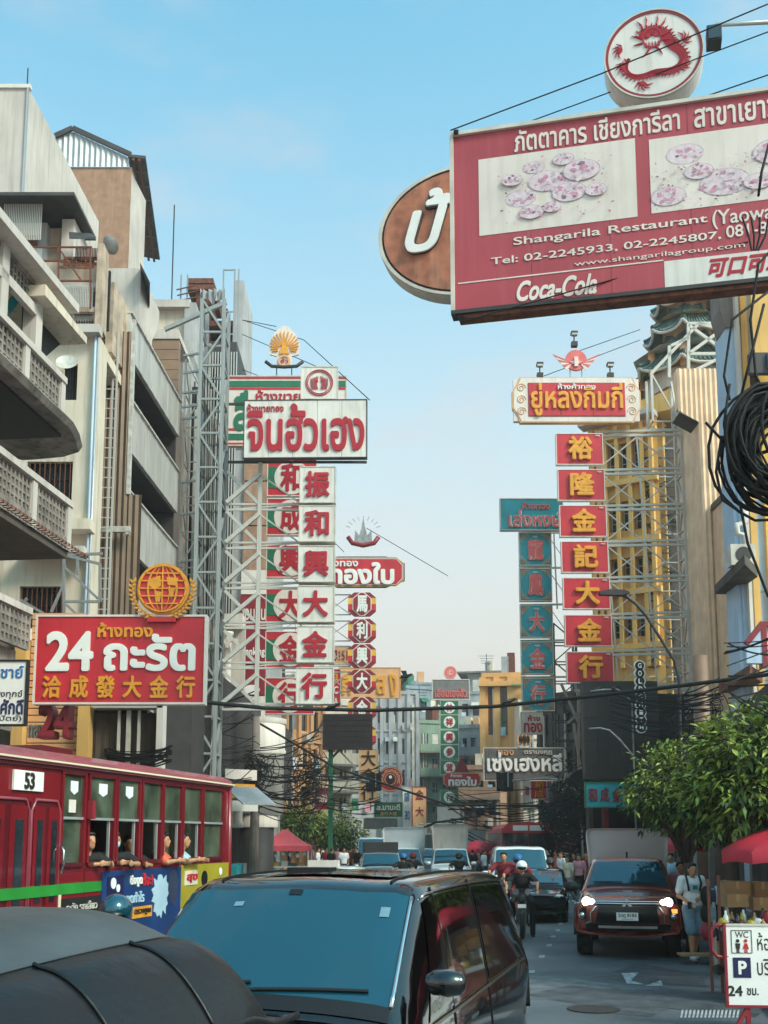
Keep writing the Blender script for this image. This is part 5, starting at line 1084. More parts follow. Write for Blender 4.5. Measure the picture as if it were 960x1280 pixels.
a = P2(830, 327); b_ = P2(832, 362); B('white_block', bb, a[0], xr, -.006, 0, b_[1], a[1], 'sign_white'); T('可口可乐', (886, 348), (985, 312), 'letter_red', .04, .3)
def food(tl, tr, br, seed):
    rnd_ = random.Random(seed); a = P2(*tl); b_ = P2(*br); x0, x1, z0, z1 = a[0], b_[0], b_[1], a[1]
    MB().box(x0, x1, -.006, 0, z0, z1, 'sign_cream').build('picture_ground', bb)
    pk = M('food_pink', 'd295aa', .5, var=.2, vs=14); dkm = M('food_dark', '8c707c', .5, var=.4, vs=20); lt_ = M('food_light', 'e2cdd2', .5, var=.1, vs=12); gr = M('food_grey', 'cbb4bc', .5, var=.25, vs=16)
    mb = MB(); W_ = x1 - x0; H_ = z1 - z0; yy = -.007
    def petal(cu, cv, r_, an, m):
        nonlocal yy
        c_ = (x0 + cu * W_, z0 + cv * H_); pts = [(c_[0] + r_ * W_ * q * cos(an + o_), c_[1] + r_ * W_ * .75 * q * sin(an + o_)) for q, o_ in ((.15, 0), (.7, .5), (1, .12), (.95, -.15), (.6, -.45))]
        mb.prism(pts, yy - .0008, yy, m); yy -= .00012
    dishes = [(.27, .42, .1), (.36, .8, .07), (.44, .6, .12), (.58, .42, .11), (.66, .68, .12), (.55, .85, .07), (.34, .22, .08), (.47, .25, .06), (.75, .4, .07), (.22, .66, .07)] if seed == 1 else [(.24, .74, .13), (.5, .3, .17), (.12, .2, .12), (.85, .62, .16), (.33, .48, .1), (.72, .25, .1)]
    for u, v, r_ in dishes:
        for rr, m in ((1, gr), (.94, lt_)): mb.disc(x0 + u * W_, z0 + v * H_, r_ * W_ * rr, yy - .001, yy, m, 28, rz=r_ * W_ * rr * .6); yy -= .0003
        for k in range(26): an = rnd_.random() * 6.28; q = r_ * .75 * rnd_.random(); petal(u + q * cos(an), v + q * .9 * sin(an), r_ * (.25 + .3 * rnd_.random()), rnd_.random() * 6.28, rnd_.choice([pk, pk, lt_, gr, dkm if k % 5 == 0 else lt_]))
    for k in range(150 if seed == 1 else 260):
        u, v = (.14 + .7 * rnd_.random(), .08 + .84 * rnd_.random()) if seed == 1 else (.02 + .95 * rnd_.random(), .03 + .6 * rnd_.random()); petal(u, v, .008 + .03 * rnd_.random() ** 2, rnd_.random() * 6.28, rnd_.choice([pk, dkm, gr, lt_, lt_, gr]))
    mb.build('food_picture', bb, kind='stuff')
food((598, 200), (790, 178), (797, 271), 1); food((811, 175), (1000, 150), (1003, 244), 2)
for px, py in ((571, 170), (578, 402)): a = P2(px, py); bar('corner_bolt', bb, (a[0], -.1, a[1]), (a[0], .2, a[1] + .15), .07, 'dark')
# dragon disc on top
dd = Fr(817, 16.1, -12.8); t = thing('dragon_disc', 'round white drum sign with a red ring and coiled dragon on top of the billboard', 'sign', dd); cx_, cz_ = dd.l(817, 67); r_ = (dd.l(880, 67)[0] - dd.l(754, 67)[0]) / 2
MB().disc(cx_, cz_, r_, 0, .42, 'sign_white', 56).build('drum', t); MB().disc(cx_, cz_, r_ * .97, -.012, 0, 'sign_dred', 56, r2=r_ * .915).build('ring', t)
MB().disc(cx_, cz_, r_ * 1.0, -.02, .02, 'wframe', 56, r2=r_ * .97).build('rim', t)
dr = MB(); 
def dpt(k):                                     # coil: a wave round the disc
    an = R(120 - k * 300); rr = r_ * (.50 + .10 * sin(k * 16)); return Vector((cx_ + rr * cos(an) * 1.05, -.01, cz_ - r_ * .05 + rr * sin(an) * .95)), an
nseg = 90
for i in range(nseg):
    p, an = dpt(i / nseg); q, _ = dpt((i + 1) / nseg); d = (q - p).normalized(); nrm = Vector((-d.z, 0, d.x)); wd = r_ * .115 * (1 - .75 * (i / nseg)) * (.5 if i < 2 else 1)
    dr.bar(p + nrm * wd, q + nrm * wd, .013, 'letter_red', .012); dr.bar(p - nrm * wd, q - nrm * wd, .013, 'letter_red', .012)
    for s_ in (-.66, -.33, 0, .33, .66):
        c0 = p + nrm * wd * s_; dr.bar(c0, c0 + d * .035 + nrm * wd * .14, .009, 'letter_red', .011); dr.bar(c0, c0 + d * .035 - nrm * wd * .14, .009, 'letter_red', .011)
    if i % 2 == 0: dr.prism([(p.x + nrm.x * wd, p.z + nrm.z * wd), (p.x + nrm.x * (wd + .06) + d.x * .03, p.z + nrm.z * (wd + .06) + d.z * .03), (q.x + nrm.x * wd, q.z + nrm.z * wd)], -.02, -.004, 'letter_red')
hp = Vector((cx_ - r_ * .02, 0, cz_ + r_ * .36))
for a, b_ in (((-.16, .2), (-.3, .42)), ((.16, .2), (.3, .42)), ((-.1, .28), (-.12, .5)), ((.1, .28), (.12, .5)), ((-.2, .0), (-.42, .1)), ((.2, .0), (.42, .12)), ((-.2, -.1), (-.38, -.12)), ((.2, -.1), (.4, -.1)), ((-.05, -.2), (-.2, -.42)), ((.05, -.2), (.2, -.42))):
    dr.tube([hp + Vector((a[0] * r_, -.012, a[1] * r_)), hp + Vector(((a[0] + b_[0]) / 2 * r_ + .02, -.012, (a[1] + b_[1]) / 2 * r_)), hp + Vector((b_[0] * r_, -.012, b_[1] * r_))], [.02, .016, .004], 'letter_red', 5)
dr.disc(hp.x, hp.z, r_ * .2, -.018, -.004, 'letter_red', 20, r2=r_ * .17, rz=r_ * .24); dr.disc(hp.x - r_ * .08, hp.z + r_ * .05, r_ * .045, -.02, -.004, 'letter_red', 12); dr.disc(hp.x + r_ * .08, hp.z + r_ * .05, r_ * .045, -.02, -.004, 'letter_red', 12)
for k in range(5): dr.tube([hp + Vector(((-.12 + .06 * k) * r_, -.012, -.1 * r_)), hp + Vector(((-.14 + .07 * k) * r_, -.012, -.2 * r_))], .012, 'letter_red', 4)
for an0, rr in ((200, .62), (250, .66), (330, .64), (20, .62), (165, .66)):
    c0 = Vector((cx_ + r_ * rr * cos(R(an0)), -.012, cz_ + r_ * rr * sin(R(an0))))
    for k in range(5): an = R(an0 - 70 + 35 * k); dr.tube([c0, c0 + Vector((cos(an) * .09, 0, sin(an) * .09)), c0 + Vector((cos(an + .5) * .16, 0, sin(an + .5) * .16))], [.022, .014, .003], 'letter_red', 4)
dr.build('dragon', t, kind='stuff')
for s_ in (-.35, .3): bar('prop', t, (cx_ + s_, .2, cz_ - r_ - .3), (cx_ + s_, .2, cz_ - r_ * .9), .07, 'wframe')
# flood lamp on its arm
lf2 = Fr(893, 15.5, -12.8); t = thing('flood_lamp', 'small dark square flood lamp on an arm beside the dragon disc', 'lamp', lf2); a = lf2.l(892, 49); b_ = lf2.l(975, 27)
MB().box(a[0] - .11, a[0] + .11, -.16, .1, a[1] - .13, a[1] + .13, 'darkgrey', Matrix.Rotation(0, 4, 'X')).build('head', t); B('glass', t, a[0] - .09, a[0] + .09, -.18, -.16, a[1] - .11, a[1] + .11, 'winglass'); MB().tube([(a[0] - .02, 0, a[1] + .13), (a[0] + .05, 0, a[1] + .24), (b_[0], 0, b_[1])], .035, 'tin', 8).build('arm', t, True)
# brown oval sign behind
of = Fr(560, 20, -12.8); t = thing('oval_sign', 'brown oval sign with cream rim and a white Thai letter behind the billboard', 'sign', of); cx_, cz_ = of.l(582, 287); rx = cx_ - of.l(473, 287)[0]; rz = (of.l(582, 206)[1] - of.l(582, 370)[1]) / 2
rb_ = M('oval_brown', 'b06a4c', .6, var=.25, vs=4, streak=.3, scol='d0a890')
MB().disc(cx_, cz_, rx, 0, .35, 'wframe', 64, rz=rz).build('rim', t); MB().disc(cx_, cz_, rx * .965, -.03, 0, 'dark', 64, rz=rz * .955).build('groove', t); MB().disc(cx_, cz_, rx * .93, -.05, -.03, rb_, 64, rz=rz * .915).build('field', t); MB().disc(cx_, cz_, rx * .995, -.05, 0, 'wframe', 64, rz=rz * .99, r2=rx * .955).build('cream_ring', t)
a = of.l(508, 322); b_ = of.l(562, 238); txt('ป้', a[0], a[1], b_[0] + .05, b_[1], -.05, 'darkgrey', t, 'letter', off=.035, ext=.05, shear=.3); txt('ป้', a[0], a[1], b_[0] + .05, b_[1], -.1, 'letter_white', t, 'letter', off=.018, ext=.05, shear=.3)

# ================================================================== far street
bldg('building', 'pale grey ribbed concrete building with slit windows mid left of the street end', 466, 522, 868, 105, 'grey_wall', 5, 4, pil=.35, fw=.3, fh=.5, dep=10)
bldg('building', 'grey blue old shophouse with long balconies left of the green column', 508, 551, 862, 118, 'blue_wall', 3, 5, deg=25, slab=1.2, glass='winglass2')
t, f, x0, x1, zt = bldg('building', 'green windowed shophouse directly behind the green column', 522, 580, 905, 108, 'green_wall', 4, 4, deg=18, slab=.9, glass='winglass2', fm='wframe')
bldg('building', 'dark roofed grey shophouse between the green column and the yellow block', 560, 604, 868, 122, 'grey_wall', 3, 5, deg=-15, slab=1., glass='winglass')
t, f, x0, x1, zt = bldg('building', 'small rooftop house with a flat overhanging roof at the street end', 586, 620, 846, 128, 'grey_wall', 2, 5, deg=-10, dep=6); B('overhanging_roof', t, x0 - 1.2, x1 + 1.2, -1.4, 6, zt + .3, zt + .5, 'concrete')
bldg('building', 'blue grey corrugated shophouse with a balcony right of the green column', 572, 612, 910, 102, 'blue_wall', 3, 4, deg=-20, slab=.9)
t, f, x0, x1, zt = bldg('building', 'orange yellow building with vertical bays and curved hood behind the grey sign', 604, 657, 846, 88, 'orange_wall', 3, 2, deg=-8, pil=.5, fw=.55, fh=.75, wnx=3, wnz=4)
B('cornice', t, x0 - .3, x1 + .3, -.5, 1, zt - .8, zt - .4, 'orange_wall'); B('corner_pier', t, x1 - 1.4, x1 + .1, -.35, .3, 0, zt, 'orange_wall')
bldg('building', 'cream narrow building behind the teal column', 650, 686, 880, 84, 'cream', 2, 4)
bldg('building', 'dark ribbed shophouse beside the black video wall', 676, 735, 872, 66, 'concrete_dk', 4, 3, deg=-50, pil=.3)
bldg('building', 'long low beige building closing the street at the end', 440, 560, 925, 135, 'concrete', 9, 3, dep=8)
bldg('building', 'flat grey rooftop block far behind the ribbed building', 496, 545, 856, 160, 'blue_wall', 4, 6, dep=8)
bldg('building', 'brown fronted shophouse right of mid street', 575, 625, 962, 80, 'brickwall', 3, 2, deg=-12, slab=.8)
bldg('building', 'pale shophouse behind the video screen mast', 372, 440, 880, 72, 'cream', 4, 4, deg=35, slab=.8)
bldg('building', 'teal and cream ribbed shophouse left of the video screen', 356, 402, 868, 64, 'sign_peach', 3, 3, deg=60, pil=.3, glass='winglass2')
bldg('building', 'low grey shophouse with a metal awning behind the left trees', 400, 470, 985, 92, 'grey_wall', 4, 1, zb=4, deg=20)
board('banner_sign', 'blue and white vertical banner left of the orange one', 'sign', None, 504, 985, 514, 1042, 85, 'sign_white', [('ทอง', .2, .1, .8, .3, 'letter_blue'), ('สด', .2, .5, .8, .7, 'letter_blue')])
board('banner_sign', 'orange brown vertical banner in mid street', 'sign', None, 516, 984, 533, 1045, 84, 'sign_peach', [('金', .2, .05, .8, .25, 'sign_dred'), ('大', .2, .4, .8, .6, 'sign_dred'), ('行', .2, .72, .8, .92, 'sign_cream')], edge='sign_dred')
board('shop_sign', 'olive grey horizontal sign with raised letters above the grey fascia', 'sign', None, 468, 1003, 503, 1021, 72, 'sign_green', [('ส.มานะดี', .08, .1, .92, .55, 'sign_cream', .04, .08), ('金行大成', .2, .65, .8, .92, 'sign_peach')])
board('fascia_sign', 'long plain grey fascia board below the olive sign', 'sign', None, 455, 1023, 497, 1036, 72, 'sign_grey')
board('shop_sign', 'red box sign with gold motif hanging under the grey slatted sign', 'sign', None, 664, 976, 683, 998, 60, 'sign_red', [('和', .2, .05, .8, .5, 'sign_gold'), ('成', .2, .52, .8, .95, 'sign_gold')])
board('vertical_sign', 'white vertical sign beside the red box sign', 'sign', None, 655, 976, 663, 1012, 62, 'sign_white', [('ทอง', .2, .2, .8, .5, 'letter_red')])
board('shop_sign', 'white sign with red Thai letters below the teal column', 'sign', None, 652, 891, 678, 917, 62, 'sign_white', [('ห้าง', .3, .1, .9, .4, 'letter_red'), ('ทอง', .1, .48, 1., .95, 'letter_red', .03)], edge='wframe')
board('fascia_sign', 'grey shop fascia with dark lettering behind the white canopy truck', 'sign', None, 533, 1030, 580, 1042, 78, 'sign_grey', [('จิวเวลรี่', .1, .2, .9, .8, 'sign_cream')])
board('shop_sign', 'red sign panel with white disc half hidden behind the left trees', 'sign', None, 393, 985, 413, 1012, 62, 'sign_dred', [('ทอง', .2, .3, .8, .7, 'sign_cream')])
for px, py, Y, lab in ((608, 820, 128, 'tall television aerial on the small rooftop house'), (524, 862, 105, 'thin aerial rod on the ribbed building roof')):
    q = Fr(px, Y, 0); t = thing('aerial', lab, 'aerial', q); a, b_ = q.l(px, py); bar('mast', t, (a, 0, b_ - 3), (a, 0, b_ + .3), .07, 'darkgrey')
    for k in range(4): bar('element', t, (a - .9 + .1 * k, 0, b_ - .3 * k), (a + .9 - .1 * k, 0, b_ - .3 * k), .045, 'darkgrey')
# ================================================================== poles, lamps, wires
def pole(name, lab, px, ybase, ytop, Y, r, mat):
    q = Fr(px, Y, 0); z0 = .1; o = MB().tube([(0, 0, 0), (0, 0, q.z(px, ytop))], [r * 1.15, r * .8], mat, 12).build(name, None, True); o.location = q.o; return tag(o, lab, 'pole')
pole('utility_pole', 'weathered concrete pole wrapped in cables beside the rounded building', 318, 1085, 896, 45, .19, 'concrete')
pole('utility_pole', 'concrete pole standing behind the walking man under the trees', 907, 1150, 960, 22.5, .24, 'concrete')
pole('utility_pole', 'thick rusty concrete post beside the pink corrugated wall', 884, 1100, 820, 36, .3, 'brown_panel')
def lamp_arm(name, lab, px, Y, pts, r=.06, head=True, mat='steel'):
    q = Fr(px, Y, 0); t = thing(name, lab, 'street lamp', q); pp = [(q.l(a, b_)[0], 0, q.l(a, b_)[1]) for a, b_ in pts]
    MB().tube([(pp[0][0], 0, 0)] + pp, r, mat, 8).build('pole', t, True)
    if head: e = pp[-1]; MB().prism([(e[0] + .5, e[2] + .02), (e[0] + .3, e[2] + .12), (e[0] - .3, e[2] + .14), (e[0] - .65, e[2] + .04), (e[0] - .6, e[2] - .06), (e[0] + .2, e[2] - .08)], -.14, .14, 'darkgrey').build('lamp_head', t)
lamp_arm('street_lamp', 'grey street lamp arching left over the right pavement', 850, 39, [(850, 900), (849, 850), (843, 826), (825, 797), (808, 770), (795, 755), (782, 745), (770, 742)], .06, True, 'darkgrey')
lamp_arm('street_lamp', 'thin curved lamp arm in front of the dark video wall', 792, 41, [(792, 945), (775, 925), (762, 913), (750, 910), (736, 911)], .035, False)
lamp_arm('street_lamp', 'small lamp arm over the top of the dark video wall', 790, 41.5, [(790, 880), (784, 870), (772, 862), (755, 862), (738, 864)], .035, False)
lamp_arm('signal_mast', 'curved grey mast arm carrying the traffic signal on the right', 727, 49, [(727, 1030), (724, 1000), (716, 983), (704, 975), (680, 973), (640, 976)], .05, False)
for px, Y, lab in ((632, 49, 'dark traffic signal box on the long grey mast arm'), (467, 52, 'dark traffic signal box beside the round red sign')):
    q = Fr(px, Y, 0); t = thing('traffic_signal', lab, 'traffic light', q); a, b_ = q.l(px, 977)
    B('housing', t, a - .32, a + .32, 0, .3, b_ - .35, b_ + .35, 'dark'); B('backboard', t, a - .38, a + .38, .3, .34, b_ - .42, b_ + .42, 'plastic'); bar('hanger', t, (a + .1, -.1, b_ - .25), (a + .1, -.1, b_ + .4), .05, 'steel'); 
    for k in range(2): MB().disc(a - .12 + .24 * k, b_, .09, -.06, 0, 'plastic', 14).build('lens', t)
q = Fr(467, 52, 0); t = thing('signal_mast', 'thin grey arm reaching from the left to the traffic signal', 'mast', q); MB().tube([(q.x(400), 0, q.z(400, 968)), (q.x(462), 0, q.z(462, 977))], .06, 'steel', 6).build('arm', t)
def wire(pts, r, lab, sag=0, mat='cable'):
    """pts: list of (px,py,Y)"""
    P3 = [at(*p) for p in pts]; o = P3[0]; path = []
    for i in range(len(P3) - 1): path += cat(P3[i] - o, P3[i + 1] - o, sag)[(1 if i else 0):]
    ob = MB().tube(path, r, mat, 6).build('cable', None, True); ob.location = o; return tag(ob, lab, 'cable')
o = wire([(180, 870, 22), (330, 885, 26), (470, 888, 27), (620, 883, 27), (760, 868, 26), (860, 856, 25), (985, 840, 24)], .05, 'thick black cable bundle sagging right across the whole street')
wire([(300, 890, 46), (420, 960, 46), (560, 1006, 46), (700, 1008, 46), (760, 1000, 45)], .05, 'lower black cable crossing the street at mid distance')
wire([(560, 1012, 60), (640, 1010, 58), (735, 998, 52)], .04, 'thin black cable under the grey slatted sign')
wire([(470, 1060, 70), (500, 1047, 66), (545, 1028, 66), (600, 1020, 60)], .06, 'dark cable rising from behind the parked traffic')
for i, p in enumerate(([(563, 163, 15.8), (752, 92, 15), (960, 5, 14)], [(640, 160, 17.5), (755, 118, 16.5), (885, 68, 15.5), (965, 38, 15)], [(860, 128, 16.8), (965, 92, 15.5)], [(578, 402, 15.7), (800, 340, 15.4), (935, 302, 15)])):
    wire(p, .011, ['guy wire running from the billboard corner up past the dragon disc', 'second guy wire passing behind the dragon disc', 'short guy wire right of the dragon disc', 'thin wire crossing the lower part of the billboard'][i])
for i, p in enumerate(([(303, 400, 50), (380, 425, 46), (462, 500, 37)], [(303, 400, 50), (345, 408, 44)], [(303, 418, 50), (400, 460, 42)], [(303, 462, 50), (345, 478, 42)], [(458, 660, 58), (560, 720, 58)][:2], [(395, 655, 56), (430, 690, 57)], [(720, 440, 45), (800, 412, 54)], [(680, 470, 46), (800, 425, 55)], [(640, 645, 48), (700, 632, 47)])):
    wire(p, .018, ['guy wire from the scaffold tower down to the wide white sign', 'short guy wire behind the golden crest', 'guy wire above the cream striped sign', 'low guy wire beside the cream striped sign', 'guy wire behind the dark red octagonal sign', 'short wire left of the leaf crest', 'upper wire from the winged emblem to the pagoda', 'lower wire running toward the pagoda', 'guy wire above the teal sign'][i])
# tangled cable bundles: nobody could count these
def tangle(name, lab, n, box, Y, r, dY=2, seed=1, sag=.5):
    rd = random.Random(seed); mb = MB(); o = at((box[0] + box[2]) / 2, (box[1] + box[3]) / 2, Y)
    for i in range(n):
        y0 = box[1] + (box[3] - box[1]) * rd.random(); y1 = y0 + (rd.random() - .5) * (box[3] - box[1]) * .8
        a = at(box[0] + 6 * rd.random(), y0, Y + dY * (rd.random() - .5)); b_ = at(box[2] - 6 * rd.random(), y1, Y + dY * (rd.random() - .5))
        mb.tube(cat(a - o, b_ - o, sag * rd.random(), 9), r * (.6 + rd.random() * .9), 'cable', 4)
    ob = mb.build(name, None, kind='stuff'); ob.location = o; return tag(ob, lab, 'cables')
tangle('cable_tangle', 'dense tangle of black cables sagging between poles on the left side', 34, (300, 930, 402, 1000), 45, .026, seed=2, sag=.8)
tangle('cable_tangle', 'long horizontal tangle of cables left of mid street', 22, (385, 960, 480, 1005), 50, .022, seed=3, sag=.4)
tangle('cable_tangle', 'thick dark cable tangle in the middle distance', 26, (560, 985, 735, 1035), 58, .025, seed=4, sag=1.6)
tangle('cable_tangle', 'dark hanging cable tangle right of the grey slatted sign', 60, (675, 1000, 745, 1050), 50, .035, seed=5, sag=1.8)
tangle('cable_tangle', 'cables crossing in front of the right lattice tower', 26, (760, 858, 905, 905), 34, .022, seed=6, sag=.5)
tangle('cable_tangle', 'loose cables slanting up over the pale blue building', 12, (905, 800, 985, 900), 15, .012, seed=7, sag=.1)
tangle('cable_tangle', 'fine wires fanning from the shops above the bus roof', 22, (215, 880, 320, 975), 38, .015, seed=8, sag=.9)
tangle('cable_tangle', 'heap of cables above the bus roof beside the 24 sign', 26, (130, 935, 215, 950), 24, .018, seed=9, sag=.3)
def ball(lab, px, py, Y, rr, n, seed, squash=1.4):
    rd = random.Random(seed); mb = MB(); o = at(px, py, Y)
    for i in range(n):
        a = rd.random() * 6.28; d1 = Vector((rd.gauss(0, 1), rd.gauss(0, 1), rd.gauss(0, 1))).normalized(); d2 = d1.orthogonal().normalized(); r0 = rr * (.3 + .7 * rd.random()); c0 = Vector((rd.gauss(0, 1), rd.gauss(0, .6), rd.gauss(0, squash))) * rr * .4
        mb.tube([c0 + (d1 * cos(a + k * .55) + d2 * sin(a + k * .55)) * r0 for k in range(9)], .02, 'cable', 4)
    ob = mb.build('cable_tangle', None, kind='stuff'); ob.location = o; tag(ob, lab, 'cables')
ball('bushy knot of black cables beside the left trees', 384, 975, 48, .75, 60, 11, 2.2); ball('knot of cables round the left concrete pole', 318, 975, 44.6, .7, 50, 12, 1.6); ball('knot of cables at the foot of the right lattice tower', 866, 905, 40, .9, 60, 13, 1.2); ball('dark knot of cables left of the black video wall', 722, 1008, 47, 1.3, 110, 14, 1.2)
# coiled spare cable hung at the right edge
cf_ = at(976, 556, 9); cl = thing('cable_coil', 'big hanging coil of thick black cable at the right edge', 'cable coil', loc=cf_); rd = random.Random(5)
for i in range(56):
    rr = .24 + .22 * rd.random(); cxo = rd.gauss(.0, .05); czo = rd.gauss(0, .09); ph = rd.random() * 6.28; tl = rd.random() * .5; el = 1 + .35 * rd.random(); yo = rd.gauss(0, .1)
    pts = [(cxo + rr * cos(ph + k * .3), yo + tl * .25 * sin(k * .3), czo + rr * el * sin(ph + k * .3) + .015 * sin(k * 1.7)) for k in range(int(21 + rd.random() * 3))]
    MB().tube(pts, .010 + .008 * rd.random(), 'cable', 6).build('loop', cl, True)
for a in ([(948, 245), (952, 215), (965, 165)], [(975, 300), (948, 330), (938, 400), (945, 470), (960, 500)], [(985, 345), (915, 400), (905, 470), (912, 500)], [(882, 528), (898, 545), (908, 556)], [(902, 545), (895, 590), (903, 625), (925, 640)], [(925, 630), (935, 680), (960, 745), (985, 770)], [(955, 380), (940, 440), (925, 500)], [(912, 480), (905, 530), (915, 600), (945, 635), (980, 640)]):
    MB().tube([at(px, py, 9) - cf_ for px, py in a], .012, 'cable', 6).build('loose_end', cl, True)
q = at(975, 400, 9.1); MB().tube([at(975, 260, 9.1) - cf_, at(965, 350, 9.1) - cf_, at(975, 480, 9.1) - cf_], .03, 'cable', 8).build('hanger', cl, True)
b_ = at(943, 300, 9.1) - cf_; 
for k in range(4): MB().tube([b_ + Vector((-.03 + .02 * k, 0, -.1)), b_ + Vector((-.05 + .05 * k, 0, .04)), b_ + Vector((-.1 + .08 * k, 0, .22))], .01, 'cable', 5).build('cable_end', cl)
# pigeons and a swift
def bird(lab, px, py, Y, s, fly=False):
    p = at(px, py, Y); t = thing('bird', lab, 'bird', loc=p)
    mb = MB(); mb.tube([(-.16 * s, 0, -.02 * s), (-.08 * s, 0, .01 * s), (.02 * s, 0, .03 * s), (.1 * s, 0, .06 * s), (.14 * s, 0, .08 * s), (.19 * s, 0, .07 * s)], [.008 * s, .03 * s, .05 * s, .035 * s, .03 * s, .004 * s], 'dark', 8); mb.build('body', t, True)
    for s_ in (-1, 1):
        if fly: MB().add([(.05 * s, 0, .03 * s), (.02 * s, .1 * s_ * s, .14 * s_ * s + .05 * s), (-.12 * s, .16 * s_ * s, .2 * s_ * s), (-.05 * s, 0, 0.02 * s)], [(0, 1, 2, 3)], 'dark').build('wing', t)
        else: MB().tube([(.05 * s, .04 * s_ * s, .05 * s), (-.08 * s, .04 * s_ * s, .01 * s), (-.18 * s, .02 * s_ * s, -.03 * s)], [.02 * s, .028 * s, .003], 'darkgrey', 6).build('wing', t, True)
bird('small dark bird flying beside the peach rooftop sign', 507, 847, 40, 1.5, True); bird('dark pigeon perched on the cable below the white signs', 416, 884, 26.5, 1.1); bird('dark pigeon perched on the thick cable beside the orange building', 636, 878, 26.9, 1.1)
bird('pigeon perched on top of the dark video wall, left one', 748, 862, 41.6, 1.3); bird('pigeon perched on top of the dark video wall, right one', 767, 861, 41.6, 1.3)

# ================================================================== trees
def tree(lab, px, Y, blobs, leafsize, n, trunk, seed, mats=('leaf', 'leaf2', 'leaf3')):
    rd = random.Random(seed); base = at(px, 1048, Y); base.z = 0; t = thing('tree', lab, 'tree', loc=base)
    C_ = [(at(a, b_, Y + dy) - base, r_) for a, b_, r_, dy in blobs]
    tb = MB(); top = sum((c for c, r_ in C_), Vector()) / len(C_); fork = Vector((top.x * .3, top.y * .3, top.z * .55))
    tb.tube([(0, 0, 0), fork * .5 + Vector((.05, 0, 0)), fork], [trunk, trunk * .8, trunk * .65], 'bark', 9); tb.build('trunk', t, True)
    for c, r_ in C_: MB().tube([fork, fork.lerp(c, .5) + Vector((0, 0, .1)), c, c + Vector((rd.gauss(0, r_ * .4), rd.gauss(0, r_ * .4), r_ * .6))], [trunk * .5, trunk * .3, trunk * .16, .01], 'bark', 6).build('limb', t, True)
    mb = MB(); tw = MB()
    for c, r_ in C_:
        k = int(n * (r_ ** 2) / sum(q[1] ** 2 for q in C_))
        for i in range(max(1, k // 9)):
            d = Vector((rd.gauss(0, 1), rd.gauss(0, 1), rd.gauss(0, .8))).normalized(); p = c + d * r_ * (.45 + .6 * rd.random() ** .6); out_ = (d + Vector((0, 0, -.15))).normalized()
            tw.tube([c.lerp(p, .55), p], [.008, .003], 'bark', 3, cap=False)
            for j in range(9):
                a = rd.random() * 6.28; dirv = (out_ + Vector((cos(a), sin(a), rd.gauss(-.15, .5))) * .9).normalized(); q = p + dirv * leafsize * .3 + Vector((rd.gauss(0, 1), rd.gauss(0, 1), rd.gauss(0, 1))) * leafsize * .5
                side = dirv.cross(Vector((rd.gauss(0, .5), rd.gauss(0, .5), 1))).normalized(); L_ = leafsize * (.7 + .6 * rd.random()); W_ = L_ * .2; dn = Vector((0, 0, -L_ * .18))
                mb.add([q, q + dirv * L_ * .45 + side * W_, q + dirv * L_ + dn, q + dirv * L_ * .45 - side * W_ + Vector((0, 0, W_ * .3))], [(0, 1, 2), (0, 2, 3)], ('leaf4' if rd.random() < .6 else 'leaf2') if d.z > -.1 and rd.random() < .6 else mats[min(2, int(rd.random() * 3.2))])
    mb.build('foliage', t, kind='stuff'); tw.build('twigs', t, kind='stuff'); return t
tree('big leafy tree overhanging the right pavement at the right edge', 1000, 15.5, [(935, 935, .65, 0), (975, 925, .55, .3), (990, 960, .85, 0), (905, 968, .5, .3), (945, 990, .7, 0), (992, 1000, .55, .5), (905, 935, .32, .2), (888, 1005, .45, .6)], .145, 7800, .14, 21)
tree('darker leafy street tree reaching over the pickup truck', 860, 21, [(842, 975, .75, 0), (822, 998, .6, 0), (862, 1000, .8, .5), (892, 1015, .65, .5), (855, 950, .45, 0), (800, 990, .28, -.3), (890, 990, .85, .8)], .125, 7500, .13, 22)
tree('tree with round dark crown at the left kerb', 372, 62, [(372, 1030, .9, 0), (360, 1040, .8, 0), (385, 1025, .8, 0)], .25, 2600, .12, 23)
tree('tree with lighter crown right beside the darker left one', 425, 64, [(425, 1035, 1.1, 0), (410, 1040, 1.0, 0), (440, 1045, .8, 0), (418, 1052, 1., 0)], .25, 3000, .12, 24)
